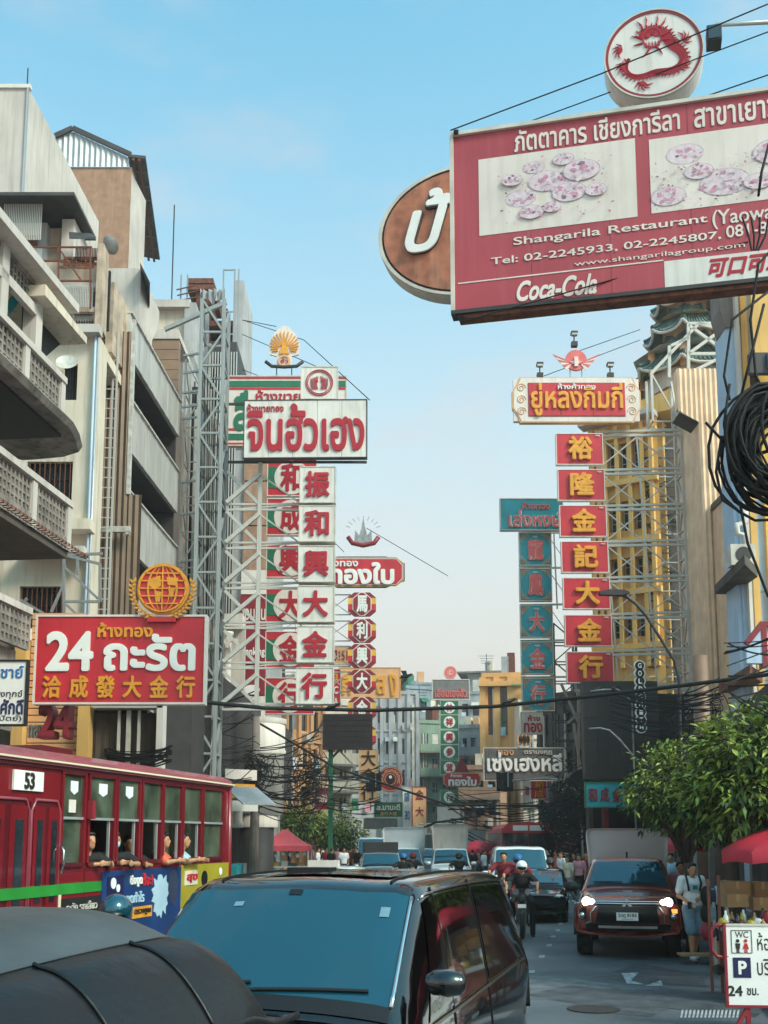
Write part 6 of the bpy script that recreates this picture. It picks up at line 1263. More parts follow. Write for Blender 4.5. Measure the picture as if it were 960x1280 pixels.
# ================================================================== vehicles
def cr(p0, p1, p2, p3, t):
    return .5 * ((2 * p1) + (-p0 + p2) * t + (2 * p0 - 5 * p1 + 4 * p2 - p3) * t * t + (-p0 + 3 * p1 - 3 * p2 + p3) * t ** 3)
class Loft:
    """stations: list of (y, [(x,z)...]) half profiles from roof centre (first, x=0) to the underside centre (last, x=0)"""
    def __init__(s, st, tens=.55):
        s.st = [[Vector((x, y + (p[2] if len(p) > 2 else 0), z)) for p in prof for x, z in [p[:2]]] for y, prof in st]; s.n = len(s.st[0]) - 1; s.k = len(st) - 1; s.t = tens
    def row(s, i, c):
        P = s.st[max(0, min(s.k, i))]; n = s.n; a = min(n - 1, int(c)); t = c - a
        g_ = lambda j: P[j] if 0 <= j <= n else (Vector((-P[-j].x, P[-j].y, P[-j].z)) if j < 0 else Vector((-P[2 * n - j].x, P[2 * n - j].y, P[2 * n - j].z)))
        l_ = P[a].lerp(P[a + 1], t); return l_.lerp(cr(g_(a - 1), P[a], P[a + 1], g_(a + 2), t), s.t)
    def at(s, u, c):
        sg = -1 if c < 0 else 1; c = min(abs(c), s.n); u = max(0, min(s.k, u)); a = min(s.k - 1, int(u)); t = u - a
        p0, p1, p2, p3 = (s.row(a + d, c) for d in (-1, 0, 1, 2)); l_ = p1.lerp(p2, t); p = l_.lerp(cr(p0, p1, p2, p3, t), s.t); p.x *= sg; return p
    def nrm(s, u, c):
        e = .02; a = s.at(min(s.k, u + e), c) - s.at(max(0, u - e), c); b = s.at(u, c + e) - s.at(u, c - e); n = a.cross(b)
        return n.normalized() * (1 if n.length > 0 else 0) if n.length > 1e-9 else Vector((0, 0, 1))
    def patch(s, corners, nu=8, nc=8, off=.006, mat='windshield', flip=None):
        """corners (u,c) x4 bilinear, offset along the outward normal"""
        A, B_, C_, D = corners; vs = []
        for i in range(nu + 1):
            for j in range(nc + 1):
                p, q = i / nu, j / nc; u = (1 - p) * ((1 - q) * A[0] + q * B_[0]) + p * ((1 - q) * D[0] + q * C_[0]); c = (1 - p) * ((1 - q) * A[1] + q * B_[1]) + p * ((1 - q) * D[1] + q * C_[1])
                P = s.at(u, c); n = s.nrm(u, c); o = P - Vector((0, P.y, .9)); 
                if n.dot(Vector((o.x, (P.y - s.mid) * .6, o.z))) < 0: n = -n
                vs.append(P + n * off)
        m = nc + 1; return MB().add(vs, [(i * m + j, i * m + j + 1, (i + 1) * m + j + 1, (i + 1) * m + j) for i in range(nu) for j in range(nc)], mat)
    def body(s, mat, du=4, dc=4):
        s.mid = (s.st[0][0].y + s.st[-1][0].y) / 2; vs = []; NU = s.k * du; NC = s.n * dc
        for i in range(NU + 1): vs += [s.at(i / du, j / dc) for j in range(-NC, NC)]
        m = 2 * NC; return MB().add(vs, [(i * m + j, i * m + (j + 1) % m, (i + 1) * m + (j + 1) % m, (i + 1) * m + j) for i in range(NU) for j in range(m)] + [tuple(range(m)), tuple(range(NU * m + m - 1, NU * m - 1, -1))], mat)
def wheel(par, x, y, r=.34, wd=.22, rim='chrome'):
    t = MB(); t.lathe([(r * .6, -wd / 2), (r * .93, -wd / 2), (r, -wd * .3), (r, wd * .3), (r * .93, wd / 2), (r * .6, wd / 2), (r * .6, -wd / 2)], 'rubber', 28)
    o = t.build('wheel', par, True); o.location = (x, y, r); o.rotation_euler = (0, R(90), 0)
    m = MB(); m.lathe([(0, -wd * .3), (r * .6, -wd * .4), (r * .62, wd * .4), (0, wd * .3)], 'plastic', 20)
    for k in range(5): a = 2 * pi * k / 5; m.bar((0, 0, wd * .42), (r * .58 * cos(a), r * .58 * sin(a), wd * .42), r * .16, rim, .02); m.bar((0, 0, -wd * .42), (r * .58 * cos(a), r * .58 * sin(a), -wd * .42), r * .16, rim, .02)
    ri = m.build('rim', o, False)
def mirror_(par, x, y, z, s_, mat, w=.2, h=.15):
    mb = MB(); st = []
    for k, (q, hw, hh) in enumerate(((0, .02, .04), (.04, .07, h * .45), (w * .6, .09, h * .5), (w, .06, h * .4), (w + .02, .02, .03))): st.append([(x + s_ * q, y + hw * cos(a), z + hh * sin(a)) for a in [2 * pi * i / 12 for i in range(12)]])
    mb.add(sum(st, []), [(i * 12 + j, i * 12 + (j + 1) % 12, (i + 1) * 12 + (j + 1) % 12, (i + 1) * 12 + j) for i in range(4) for j in range(12)] + [tuple(range(12)), tuple(range(59, 47, -1))], mat)
    mb.build('side_mirror', par, True)

def vanlike(t, body, wid=1.85, L_=4.9, H=1.9, hood=1.12, cowl=.95, roof0=1.75, belt=1.08, suv=False, side='winglass', roofmat=None, ws='windshield', rear=.15, wy=.8, mz=None):
    hw = wid / 2; rh = hw * .80
    def prof(zt, ze, xe, zb, xm=hw, zc=None, xb=None, zbot=.3):  # roof centre, roof mid, edge, belt, mid side, bottom side, under
        return [(0, zt), (xe * .55, zt - (zt - ze) * .25), (xe, ze), (xb or hw * .97, zb), (xm, .7), (xm * .97, zbot), (0, zbot - .05)]
    st = [(.10, [(0, .46), (hw * .45, .45, .03), (hw * .75, .44, .1), (hw * .85, .42, .16), (hw * .86, .4, .2), (hw * .8, .3, .2), (0, .28)]),
          (.0, [(0, .72), (hw * .45, .71, .03), (hw * .78, .7, .12), (hw * .9, .66, .2), (hw * .93, .6, .25), (hw * .9, .3, .25), (0, .25)]),
          (.06, [(0, hood - .16), (hw * .5, hood - .17, .03), (hw * .82, hood - .2, .13), (hw * .94, hood - .28, .22), (hw * .97, .66, .3), (hw * .93, .3, .3), (0, .25)]),
          (.30, prof(hood - .04, hood - .08, hw * .80, hood - .2)),
          (cowl, prof(hood + .08, hood + .03, hw * .84, hood - .06)),
          (cowl + .06, prof(hood + .12, hood + .07, hw * .86, hood - .03)),
          (roof0, prof(H - .06, H - .12, rh * .98, belt)),
          (roof0 + .35, prof(H, H - .06, rh, belt)),
          (L_ * .62, prof(H + .01, H - .05, rh, belt + .02)),
          (L_ - .55, prof(H - .03, H - .08, rh * .98, belt + .04)),
          (L_ - .3 + rear, prof(H - .14, H - .2, rh * .95, belt + .04, hw * .96)),
          (L_ - .05, prof(belt + .05, belt + .02, rh * .98, belt - .05, hw * .93)),
          (L_, prof(.75, .74, rh * .98, .7, hw * .9))]
    lf = Loft(st); lf.body(body).build('body', t, True)
    lf.patch(((5.12, -1.93), (5.12, 1.93), (5.97, 1.9), (5.97, -1.9)), 8, 14, .007, ws).build('windshield', t, True)
    for s_ in (-1, 1):
        lf.patch(((6.2, 2.1 * s_), (8.0, 2.1 * s_), (8.0, 2.93 * s_), (5.6, 2.93 * s_)), 8, 6, .006, side).build('side_window', t, True)
        lf.patch(((8.08, 2.1 * s_), (9.6, 2.12 * s_), (9.7, 2.93 * s_), (8.08, 2.93 * s_)), 8, 6, .006, side).build('side_window', t, True)
        lf.patch(((2.05, .95 * s_), (2.9, 1.5 * s_), (3.2, 2.75 * s_), (2.3, 2.4 * s_)), 6, 6, .006, 'clear').build('headlight', t, True)
        for wy_ in (wy + .05, L_ - .95): wheel(t, s_ * (hw - .13), wy_)
        MB().tube([lf.at(5.15 + .06 * k / 8, (-.1 if s_ > 0 else -1.75) + 1.65 * k / 8) + Vector((0, -.012, .014)) for k in range(9)], .011, 'plastic', 5).build('wiper', t)
        mirror_(t, s_ * (hw - .01), cowl + .35, mz or belt + .12, s_, body)
    lf.patch(((1.9, -1.1), (1.9, 1.1), (1.1, 1.3), (1.1, -1.3)), 4, 10, .008, 'plastic').build('grille', t, True)
    lf.patch(((5.0, -1.95), (5.0, 1.95), (5.13, 1.93), (5.13, -1.93)), 2, 14, .008, 'plastic').build('cowl', t, True)
    return lf
# --- the black van in front
v0 = Vector((-.53 - .284 * 1.75, 6.9 - .959 * 1.75, 0)); van = thing('van', 'large glossy black van with a blue windshield in the foreground', 'van', loc=v0, rot=-16.5)
lf = vanlike(van, 'carblack', 1.9, 5.0, 1.91, 1.1, .92, 1.75, 1.08, side='carblack', mz=1.36)
lf.patch(((7.0, -1.2), (7.0, 1.2), (7.8, 1.2), (7.8, -1.2)), 8, 8, .01, 'winglass').build('sunroof', van, True)
for c in (-1.45, 1.45): MB().tube([lf.at(u / 4, c) + Vector((0, 0, .005)) for u in range(25, 37)], .009, 'plastic', 4).build('roof_groove', van)
MB().tube([lf.at(5.13 + .85 * k / 10, 1.96) + Vector((0, -.005, .008)) for k in range(11)] , .014, 'chrome', 5).build('pillar_trim', van, True)
MB().tube([lf.at(5.5 + 4.1 * k / 20, 2.97) + Vector((.012, 0, 0)) for k in range(21)], .011, 'chrome', 5).build('belt_trim', van, True)
MB().tube([lf.at(6.2 + 3.4 * k / 20, 2.06) + Vector((.008, 0, 0.004)) for k in range(21)], .009, 'chrome', 5).build('roof_trim', van, True)
for u in (6.9, 8.04): MB().tube([lf.at(u, c / 10) + Vector((.004, 0, 0)) for c in range(20, 49)], .006, 'plastic', 4).build('door_seam', van)
for y_ in (2.0, 2.5): B('door_handle', van, .90, .935, y_, y_ + .22, .96, 1.0, 'chrome')
lf.patch(((5.9, -.1), (5.9, .1), (5.955, .1), (5.955, -.1)), 2, 2, .012, 'plastic').build('sensor', van); lf.patch(((5.74, 1.45), (5.74, 1.62), (5.82, 1.62), (5.82, 1.45)), 2, 2, .011, 'c_blue').build('sticker', van)
lf.patch(((5.8, -.9), (5.8, -.75), (5.84, -.75), (5.84, -.9)), 2, 2, .011, 'c_blue').build('sticker', van)
B('roof_pod', van, -.42, -.1, 2.6, 2.75, 1.905, 1.945, 'plastic')
# --- pale car roof behind it
p = at(600, 1085, 14.2); t = thing('car', 'pale grey car whose roof just shows behind the black van', 'car', loc=(p.x - 1.55, 12.6, 0), rot=-12); vanlike(t, 'carsilver', 1.8, 4.5, 1.72, 1.0, 1.1, 1.85, .98)

# --- the brown pickup with white canopy box
g0 = gnd(782, 1199); pk = thing('pickup_truck', 'brown pickup truck with lit headlights and a white canopy box in the right lane', 'pickup truck', loc=(g0.x, g0.y - .25, 0), rot=-13)
hw = .93
def pp_(zt, ze, xe, zb, xm=hw): return [(0, zt), (xe * .55, zt - (zt - ze) * .2), (xe, ze), (hw * .96, zb), (xm, .78), (xm * .98, .5), (0, .45)]
st = [(.12, [(0, .5), (.45, .5, .03), (.72, .5, .12), (.8, .48, .2), (.82, .46, .25), (.78, .42, .25), (0, .4)]),
      (.0, [(0, .78), (.45, .78, .03), (.76, .77, .13), (.86, .72, .22), (.88, .66, .27), (.86, .45, .27), (0, .42)]),
      (.05, [(0, 1.0), (.48, 1.0, .03), (.8, .98, .14), (.89, .9, .24), (.91, .72, .3), (.9, .46, .3), (0, .43)]),
      (.3, pp_(1.1, 1.07, .74, .96)), (.85, pp_(1.17, 1.13, .76, 1.02)), (1.3, pp_(1.22, 1.16, .78, 1.06)), (1.36, pp_(1.25, 1.2, .78, 1.08)),
      (2.0, pp_(1.72, 1.66, .66, 1.1)), (2.35, pp_(1.79, 1.72, .68, 1.1)), (3.1, pp_(1.79, 1.72, .68, 1.12)), (3.45, pp_(1.7, 1.62, .68, 1.12)), (3.6, pp_(1.15, 1.12, .74, 1.06)), (3.7, pp_(1.0, .98, .74, .9))]
lf = Loft(st); lf.body('carbrown').build('body', pk, True); lf.patch(((6.1, -1.93), (6.1, 1.93), (6.95, 1.88), (6.95, -1.88)), 8, 14, .007, 'windshield').build('windshield', pk, True)
lf.patch(((6.0, -1.95), (6.0, 1.95), (6.12, 1.93), (6.12, -1.93)), 2, 14, .008, 'plastic').build('cowl', pk, True)
lf.patch(((2.3, -1.35), (2.3, 1.35), (1.75, 1.1), (1.75, -1.1)), 4, 12, .008, 'plastic').build('grille', pk, True)
lf.patch(((1.7, -1.1), (1.7, 1.1), (.55, 1.35), (.55, -1.35)), 5, 12, .010, 'black').build('lower_grille', pk, True)
lf.patch(((.5, -2.0), (.5, 2.0), (.05, 2.2), (.05, -2.2)), 4, 14, .008, 'plastic').build('bumper', pk, True)
lf.patch(((.42, -1.2), (.42, 1.2), (.25, 1.2), (.25, -1.2)), 2, 10, .02, 'alu').build('skid_plate', pk, True)
for c in (2.22, 1.95): MB().tube([lf.at(c, k / 10) + Vector((0, -.015, 0)) for k in range(-13, 14)], .016, 'chrome', 5).build('grille_bar', pk, True)
for s_ in (-1, 1):
    lf.patch(((2.62, 1.3 * s_), (2.75, 2.6 * s_), (2.2, 2.6 * s_), (2.05, 1.45 * s_)), 5, 6, .012, 'lamp_on' if 0 else 'clear').build('headlight', pk, True)
    c_ = lf.at(2.25, 1.75 * s_) + Vector((0, -.03, 0)); mb = MB(); mb.lathe([(0, .03), (.06, .025), (.085, 0), (.085, -.02)], 'lamp_on', 20); o = mb.build('lamp_glow', pk, True); o.location = c_; o.rotation_euler = (R(90), 0, 0)
    c_ = lf.at(2.15, 1.45 * s_) + Vector((0, -.025, 0)); mb = MB(); mb.lathe([(0, .02), (.045, .015), (.06, -.02)], 'lamp_on', 16); o = mb.build('lamp_glow', pk, True); o.location = c_; o.rotation_euler = (R(90), 0, 0)
    lf.patch(((1.6, 1.75 * s_), (1.6, 2.6 * s_), (.75, 2.5 * s_), (.75, 1.9 * s_)), 5, 5, .012, 'plastic').build('fog_light_bezel', pk, True)
    c_ = lf.at(1.5 if s_ > 0 else 1.3, 2.3 * s_) + Vector((0, -.03, 0)); o = B('indicator', pk, -.05, .05, -.02, .02, -.035, .035, 'lamp_orange' if s_ > 0 else 'clear'); o.location = c_
    c_ = lf.at(1.05, 2.3 * s_) + Vector((0, -.03, 0)); mb = MB(); mb.lathe([(0, .02), (.05, .01), (.06, -.02)], 'chrome', 14); o = mb.build('fog_light', pk, True); o.location = c_; o.rotation_euler = (R(90), 0, 0)
    MB().tube([lf.at(1.72, 1.2 * s_) + Vector((0, -.02, 0)), lf.at(1.2, 1.55 * s_) + Vector((0, -.025, 0)), lf.at(.62, 1.6 * s_) + Vector((0, -.02, 0)), lf.at(.5, 2.1 * s_) + Vector((0, -.02, 0))], .02, 'chrome', 5).build('chrome_trim', pk, True)
    lf.patch(((7.4, 2.12 * s_), (9.5, 2.12 * s_), (9.9, 2.92 * s_), (6.6, 2.92 * s_)), 8, 6, .006, 'winglass').build('side_window', pk, True)
    for wy_ in (.95, 4.05):
        wheel(pk, s_ * .8, wy_, .385, .27)
    bar('wiper', pk, lf.at(6.15, .2 * s_) + Vector((0, -.02, .02)), lf.at(6.2, 1.6 * s_) + Vector((0, -.02, .02)), .02, 'plastic')
    mirror_(pk, s_ * .93, 1.55, 1.22, s_, 'plastic', .25, .2)
    MB().tube([(s_ * .93, .95 + .5 * cos(R(a)), .40 + .5 * sin(R(a))) for a in range(0, 181, 18)], .05, 'plastic', 6).build('fender_flare', pk, True)
for s_ in (-1, 0, 1):                      # three-lozenge badge
    c_ = lf.at(2.05, 0) + Vector((0, -.06, -.01)); a0 = R(90 + 120 * s_); d = Vector((cos(a0), 0, sin(a0))); n_ = Vector((-d.z, 0, d.x)); o = Vector((0, 0, 0))
    pts = [o, d * .055 + n_ * .032, d * .11, d * .055 - n_ * .032]; ob = MB().prism([(q.x, q.z) for q in pts], 0, .02, 'chrome').build('badge_lozenge', pk); ob.location = c_
np_ = B('number_plate', pk, -.19, .19, -.055, -.03, .70, .84, 'letter_white'); txt('2ขฎ 8183', -.16, .75, .16, .825, -.055, 'letter_dk', np_, off=.02, ext=.003); txt('กรุงเทพมหานคร', -.1, .712, .1, .735, -.055, 'letter_dk', np_, off=.0, ext=.003)
B('bed', pk, -.9, .9, 3.68, 5.2, .5, 1.05, 'carbrown'); B('aerial', pk, -.02, .02, 2.3, 2.34, 1.78, 1.88, 'plastic')
cbx = MB()
for i, (y_, z_) in enumerate(((3.55, 1.0), (3.2, 1.86), (3.22, 2.2), (3.35, 2.3), (5.2, 2.32), (5.2, 1.0))):
    pass
secs = [(3.62, 1.0, 1.72), (3.45, 1.0, 2.0), (3.3, 1.0, 2.3), (3.45, 1.0, 2.36), (5.25, 1.0, 2.36)]
def boxy(t, y0, y1, z0, z1, w_, rake, mat, name='canopy', rnd_=.1):
    prof = []; hwid = w_ / 2
    for s_ in (1, -1):
        pr = [(hwid * .93, z0), (hwid, z1 - rnd_ * 1.5), (hwid * .985, z1 - rnd_ * .5), (hwid * .93, z1 - rnd_ * .1), (hwid * .8, z1)]
        prof += [(s_ * a, b_) for a, b_ in (pr if s_ > 0 else pr[::-1])]
    m_ = len(prof); vs = []
    for y_, sc_ in ((y0 + rake * .25, .93), (y0, 1), (y1, 1)):
        for x, z in prof: vs.append((x * sc_, y_ + rake * (1 - (z - z0) / (z1 - z0)) * (1 if y_ != y1 else 0), z0 + (z - z0) * (sc_ * .5 + .5) if y_ != y1 else z))
    vs2 = vs; return MB().add(vs2, [(i * m_ + j, i * m_ + (j + 1) % m_, (i + 1) * m_ + (j + 1) % m_, (i + 1) * m_ + j) for i in range(2) for j in range(m_)] + [tuple(range(m_)), tuple(range(3 * m_ - 1, 2 * m_ - 1, -1))], mat).build(name, t, False)
boxy(pk, 3.2, 5.3, 1.05, 2.36, 1.68, .5, 'carwhite')

# --- far vehicles
def place(px, py, z, Y): p = at(px, py, Y); return (p.x, p.y, 0)
def veh(lab, cat_, px, Y, rot, **k):
    nm = k.pop('nm', 'car'); x = (px - 480) / 1362 * Y; t = thing(nm, lab, cat_, loc=(x, Y, 0), rot=rot); vanlike(t, **k); return t
veh('white van with a big blue windshield behind the motorcycles', 'van', 652, 30, -4, nm='van', body='carwhite', wid=1.78, L_=4.6, H=1.92, hood=1.05, cowl=.7, roof0=1.25, belt=1.05)
veh('low black car between the white van and the pickup truck', 'car', 670, 28, -10, body='carblack', wid=1.5, L_=4.2, H=1.35, hood=.8, cowl=1.1, roof0=1.9, belt=.85)
veh('grey blue car with a dark bundle on its roof in the left lane', 'car', 478, 42, 2, body='carsilver', wid=1.8, L_=4.4, H=1.62, hood=.95, cowl=1.1, roof0=1.8, belt=.95)
B('roof_bundle', bpy.data.objects['car.002'] if 'car.002' in bpy.data.objects else None, -.7, .7, 2.0, 3.6, 1.6, 2.0, 'darkgrey')
veh('white van behind the left tree with a raised grey roof', 'van', 468, 55, 2, nm='van', body='carwhite', wid=1.95, L_=4.8, H=2.2, hood=1.15, cowl=.6, roof0=1.2, belt=1.15)
def truck(lab, px, Y, rot, boxmat, H, w_, body='carwhite'):
    x = (px - 480) / 1362 * Y; t = thing('truck', lab, 'truck', loc=(x, Y, 0), rot=rot); vanlike(t, body, 1.72, 4.0, 1.75, 1.0, .9, 1.5, 1.0)
    boxy(t, 1.9, 4.6, 1.0, H, w_, .35, boxmat, 'cargo_box'); return t
truck('white box truck with a flat bright front in the left lanes', 507, 47, 1, 'carwhite', 2.65, 1.9); truck('pickup truck with a tall cream canopy in mid street', 564, 45, -2, 'offwhite', 2.75, 1.55); truck('small truck with a silver canopy far down the street', 592, 66, -2, 'tin', 2.7, 1.7)
veh('dark car far down the street by the red umbrellas', 'car', 606, 58, -3, body='carblack', wid=1.8, L_=4.4, H=1.6, hood=.95, cowl=1.1, roof0=1.8, belt=.95)
veh('pale car tucked beside the white box truck', 'car', 533, 60, 0, body='carsilver', wid=1.8, L_=4.4, H=1.6, hood=.95, cowl=1.1, roof0=1.8, belt=.95)
tx = veh('white taxi roof with a cream roof light just beyond the black van', 'car', 385, 24, -8, body='carwhite', wid=1.75, L_=4.2, H=1.5, hood=.9, cowl=1.1, roof0=1.8, belt=.9)
B('roof_light', tx, -.36, .36, 1.75, 1.95, 1.49, 1.64, 'sign_cream')

# --- buses
def passenger_bus(t, x0, W, name=None): pass
bf_ = Fr(285, 17.7, 77); bus = thing('bus', 'old red city bus number 53 with open windows and passengers on the left', 'bus', bf_)
bx = lambda px, py=1050: bf_.l(px, py)[0]
BL = -11.0; ZR = 3.16; ZC = 3.01; ZS = 1.86; ZM = 2.39
zt_ = 2.91
wpx = [(74, 103), (108, 141), (144, 172), (175, 200), (202, 225), (227, 250), (252, 277)]
wins = [(bx(a), bx(b_)) for a, b_ in wpx]
holes = [(a, b_, ZS, zt_) for a, b_ in wins]
mb = facewall(MB(), BL, 0, .45, ZC, holes, 0, .05, 'bus_red'); mb.build('side_panel', bus)
mb = MB(); mb.box(BL, 0, 2.35, 2.4, .45, ZC, 'bus_dred'); mb.box(BL, 0, .05, 2.35, .8, .85, 'dark'); mb.box(-.05, 0, .002, 2.4, .45, 1.6, 'bus_dred'); mb.box(-.05, 0, .002, .4, 1.6, ZC, 'bus_dred'); mb.box(-.05, 0, 2.0, 2.4, 1.6, ZC, 'bus_dred'); mb.box(-.05, 0, .4, 2.0, 2.6, ZC, 'bus_dred'); mb.build('shell', bus)
B('rear_window', bus, -.04, -.01, .4, 2.0, 1.6, 2.6, 'bus_glass'); B('ceiling', bus, BL, -.05, .06, 2.34, ZC - .12, ZC - .08, 'concrete_dk')
pr = [(-.06, ZC - .04), (-.05, ZC), (-.02, ZC + .06), (.12, ZC + .13), (.5, ZR), (1.2, ZR + .03), (1.9, ZR), (2.28, ZC + .13), (2.42, ZC + .06), (2.45, ZC)]
MB().prism([(a, b_) for a, b_ in pr], BL, .04, 'bus_roof', ax='x').build('roof', bus, False)
bar('drip_rail', bus, (BL, -.075, ZC + .0), (.04, -.075, ZC + .0), .022, 'bus_cream'); B('roof_band', bus, BL, .03, -.03, 0, ZC - .08, ZC - .02, 'bus_dred')
for k in range(7):
    a, b_ = wins[k]; fr_ = MB(); e = .024
    fr_.box(a - e, a + e, -.03, .03, ZS, zt_, 'bus_red'); fr_.box(b_ - e, b_ + e, -.03, .03, ZS, zt_, 'bus_red'); fr_.box(a - e, b_ + e, -.028, .028, zt_ - .02, zt_ + .03, 'bus_dred'); fr_.box(a, b_, -.02, .02, ZM - .02, ZM + .01, 'tin'); fr_.box(a, b_, -.035, .03, ZS - .04, ZS + .01, 'bus_dred'); fo = fr_.build('window_frame', bus)
    B('pane', fo, a + e, b_ - e, .005, .012, ZM + .01, zt_ - .02, 'bus_pane')
    if k in (0, 6): B('pane', fo, a + e, b_ - e, .022, .03, ZS + .01, ZM - .02, 'bus_pane')
    else: bar('window_post', fo, (b_ - .09, .02, ZS), (b_ - .09, .02, ZM), .03, 'tin')
    if k < 3: MB().prism([(a + (b_ - a) * .4, 2.82), (a + (b_ - a) * .72, 2.82), (a + (b_ - a) * .72, 2.7), (a + (b_ - a) * .56, 2.66), (a + (b_ - a) * .4, 2.7)], -.002, .003, 'c_white').build('sticker', fo)
    if k == 0: B('sticker', fo, a + (b_ - a) * .35, a + (b_ - a) * .65, -.002, .003, 2.45, 2.6, 'sign_cream')
o = B('side_indicator', bus, wins[1][0] - .06, wins[1][0] + .02, -.1, -.03, 2.38, 2.6, 'sign_dred')
for k in range(9): bar('panel_seam', bus, (-.3 - .55 * k, -.004, .5), (-.3 - .55 * k, -.004, ZS - .06), .012, 'bus_dred')
rvm = MB()
for k in range(110): rvm.box(-.08 - .06 * k, -.068 - .06 * k, -.008, 0, ZS - .1, ZS - .088, 'bus_dred'); rvm.box(-.08 - .06 * k, -.068 - .06 * k, -.008, 0, ZC - .12, ZC - .108, 'bus_dred')
rvm.build('rivets', bus, kind='stuff')
# doors with narrow windows
for (a, b_, nwin) in ((-28, 32, 1), (35, 71, 2)):
    x0, x1 = bx(a), bx(b_); dr_ = MB(); dr_.box(x0, x1, -.02, -.005, .5, 2.55, 'bus_dred'); d_ = dr_.build('door', bus)
    fm_ = MB(); fm_.tube([(x0, -.03, .5), (x0, -.03, 2.45), (x0 + .08, -.03, 2.57), (x1 - .08, -.03, 2.57), (x1, -.03, 2.45), (x1, -.03, .5)], .018, 'bus_roof', 6); fm_.build('door_frame', d_, True)
    for k in range(2):
        c0 = x0 + (x1 - x0) * (.08 + .5 * k); c1 = c0 + (x1 - x0) * .38; B('leaf', d_, c0, c1, -.035, -.02, .55, 2.5, 'bus_red'); B('pane', d_, c0 + (c1 - c0) * .3, c0 + (c1 - c0) * .75, -.045, -.034, 1.45, 2.35, 'winglass')
    txt('รถปรับ', x0 + .1, .98, x0 + .42, 1.08, -.04, 'bus_cream', d_); txt('ห้าม', x0 + .12, .82, x0 + .35, .92, -.04, 'bus_cream', d_)
MB().tube([(bx(72), -.05, 1.75), (bx(72) - .03, -.1, 1.85), (bx(72) - .03, -.1, 2.0), (bx(72), -.05, 2.08)], .016, 'chrome', 6).build('grab_handle', bus, True)
x0, x1 = bx(11), bx(48.5); B('number_board', bus, x0, x1, -.03, -.005, bf_.z(28, 988), bf_.z(28, 963), 'letter_white'); txt('53', x0 + (x1 - x0) * .33, bf_.z(28, 986), x0 + (x1 - x0) * .66, bf_.z(28, 965), -.03, 'letter_dk', bus, off=.03)
zg0, zg1 = bf_.z(100, 1116), bf_.z(100, 1103); B('green_stripe', bus, BL, bx(128), -.012, 0, zg0, zg1, 'bus_green'); B('green_stripe', bus, bx(-28), bx(71), -.05, -.036, zg0, zg1, 'bus_green')
B('cream_post', bus, bx(72), bx(78), -.014, 0, .5, zg0, 'bus_cream'); B('white_patch', bus, BL, bx(-30), -.01, 0, .5, zg0, 'bus_red')
x0, x1 = bx(79), bx(127); B('notice_panel', bus, x0, x1, -.016, 0, .75, zg0 - .05, 'dark')
for i in range(4): txt(['ระวัง รถเลี้ยว', 'โทร 184 ตลอด', 'บริการ 24 ชั่วโมง', 'รถเมล์ไทย'][i], x0 + .1, zg0 - .2 - .16 * i, x1 - .1 - .1 * i, zg0 - .1 - .16 * i, -.016, 'wframe', bus, off=.01)
za = bf_.z(180, 1086); x0, x1 = bx(128), bx(226); B('advert_blue', bus, x0, x1, -.02, 0, .62, za, 'bus_blue')
txt('ดึงดูด', bx(162), bf_.z(175, 1108), bx(177), bf_.z(175, 1093), -.02, 'letter_white', bus, off=.04); txt('ต๊อะ!', bx(177), bf_.z(180, 1107), bx(190), bf_.z(180, 1091), -.02, 'lamp_orange' if 0 else 'sign_red', bus, off=.04); txt('ลดกำไร', bx(158), bf_.z(170, 1128), bx(180), bf_.z(170, 1114), -.02, 'c_lblue', bus, off=.03)
o = B('advert_label', bus, bx(166), bx(190), -.03, -.02, bf_.z(180, 1146), bf_.z(180, 1132), 'sign_gold'); txt('ตรวจคูณ', bx(168), bf_.z(180, 1143), bx(188), bf_.z(180, 1135), -.03, 'letter_dk', o)
MB().prism([(bx(134), bf_.z(140, 1122)), (bx(154), bf_.z(150, 1120)), (bx(154), bf_.z(150, 1094)), (bx(134), bf_.z(140, 1096))], -.028, -.02, 'navy').build('advert_picture', bus)
rdm = random.Random(3); cxs, czs = bx(201), bf_.z(201, 1118); pts = []
for k in range(26): an = 2 * pi * k / 26; rr = (.18 if k % 2 else .22) * (1 + .35 * rdm.random()); pts.append((cxs + rr * 1.1 * cos(an), czs + rr * 1.2 * sin(an)))
MB().prism(pts, -.024, -.02, 'c_lblue').build('splash', bus)
for px, py, r_ in ((141, 1104, .07), (147, 1110, .05)): MB().disc(bx(px), bf_.z(px, py), r_, -.034, -.028, 'c_white', 18).build('milk_dot', bus)
x0 = bx(226); B('advert_yellow', bus, x0, 0.0, -.02, 0, .62, za + .02, 'bus_yellow'); o = B('advert_picture', bus, bx(230), bx(246), -.03, -.02, bf_.z(238, 1106), bf_.z(238, 1088), 'c_cream'); txt('สุข', bx(232), bf_.z(238, 1103), bx(245), bf_.z(238, 1092), -.03, 'sign_red', o, off=.03)
MB().disc(bx(255), bf_.z(255, 1098), .12, -.025, -.02, 'hair', 20).build('printed_face', bus); MB().disc(bx(216), bf_.z(216, 1108), .16, -.025, -.02, 'c_navy', 20, rz=.25).build('printed_face', bus); MB().disc(bx(275), bf_.z(275, 1089), .06, -.025, -.02, 'c_white', 16).build('printed_dot', bus)
for y_ in (-2.2, -8.6): wheel(bus, y_, .25, .48, .3); 
for o in [c for c in bus.children if c.name.startswith('wheel')]: o.rotation_euler = (R(90), 0, 0)
MB().tube([(0.03, .0, .5), (0.05, -.0, 1.7), (.0, .0, ZC)], .05, 'bus_red', 8).build('corner_trim', bus, True)
for i in range(12): B('seat_back', bus, -1 - .8 * i, -.92 - .8 * i, .25, 1.0, .85, 1.75, 'bus_dred')
for a, b_, c_, lab in ((Fr(0, 13, 77).o, 0, 0, ''),): pass
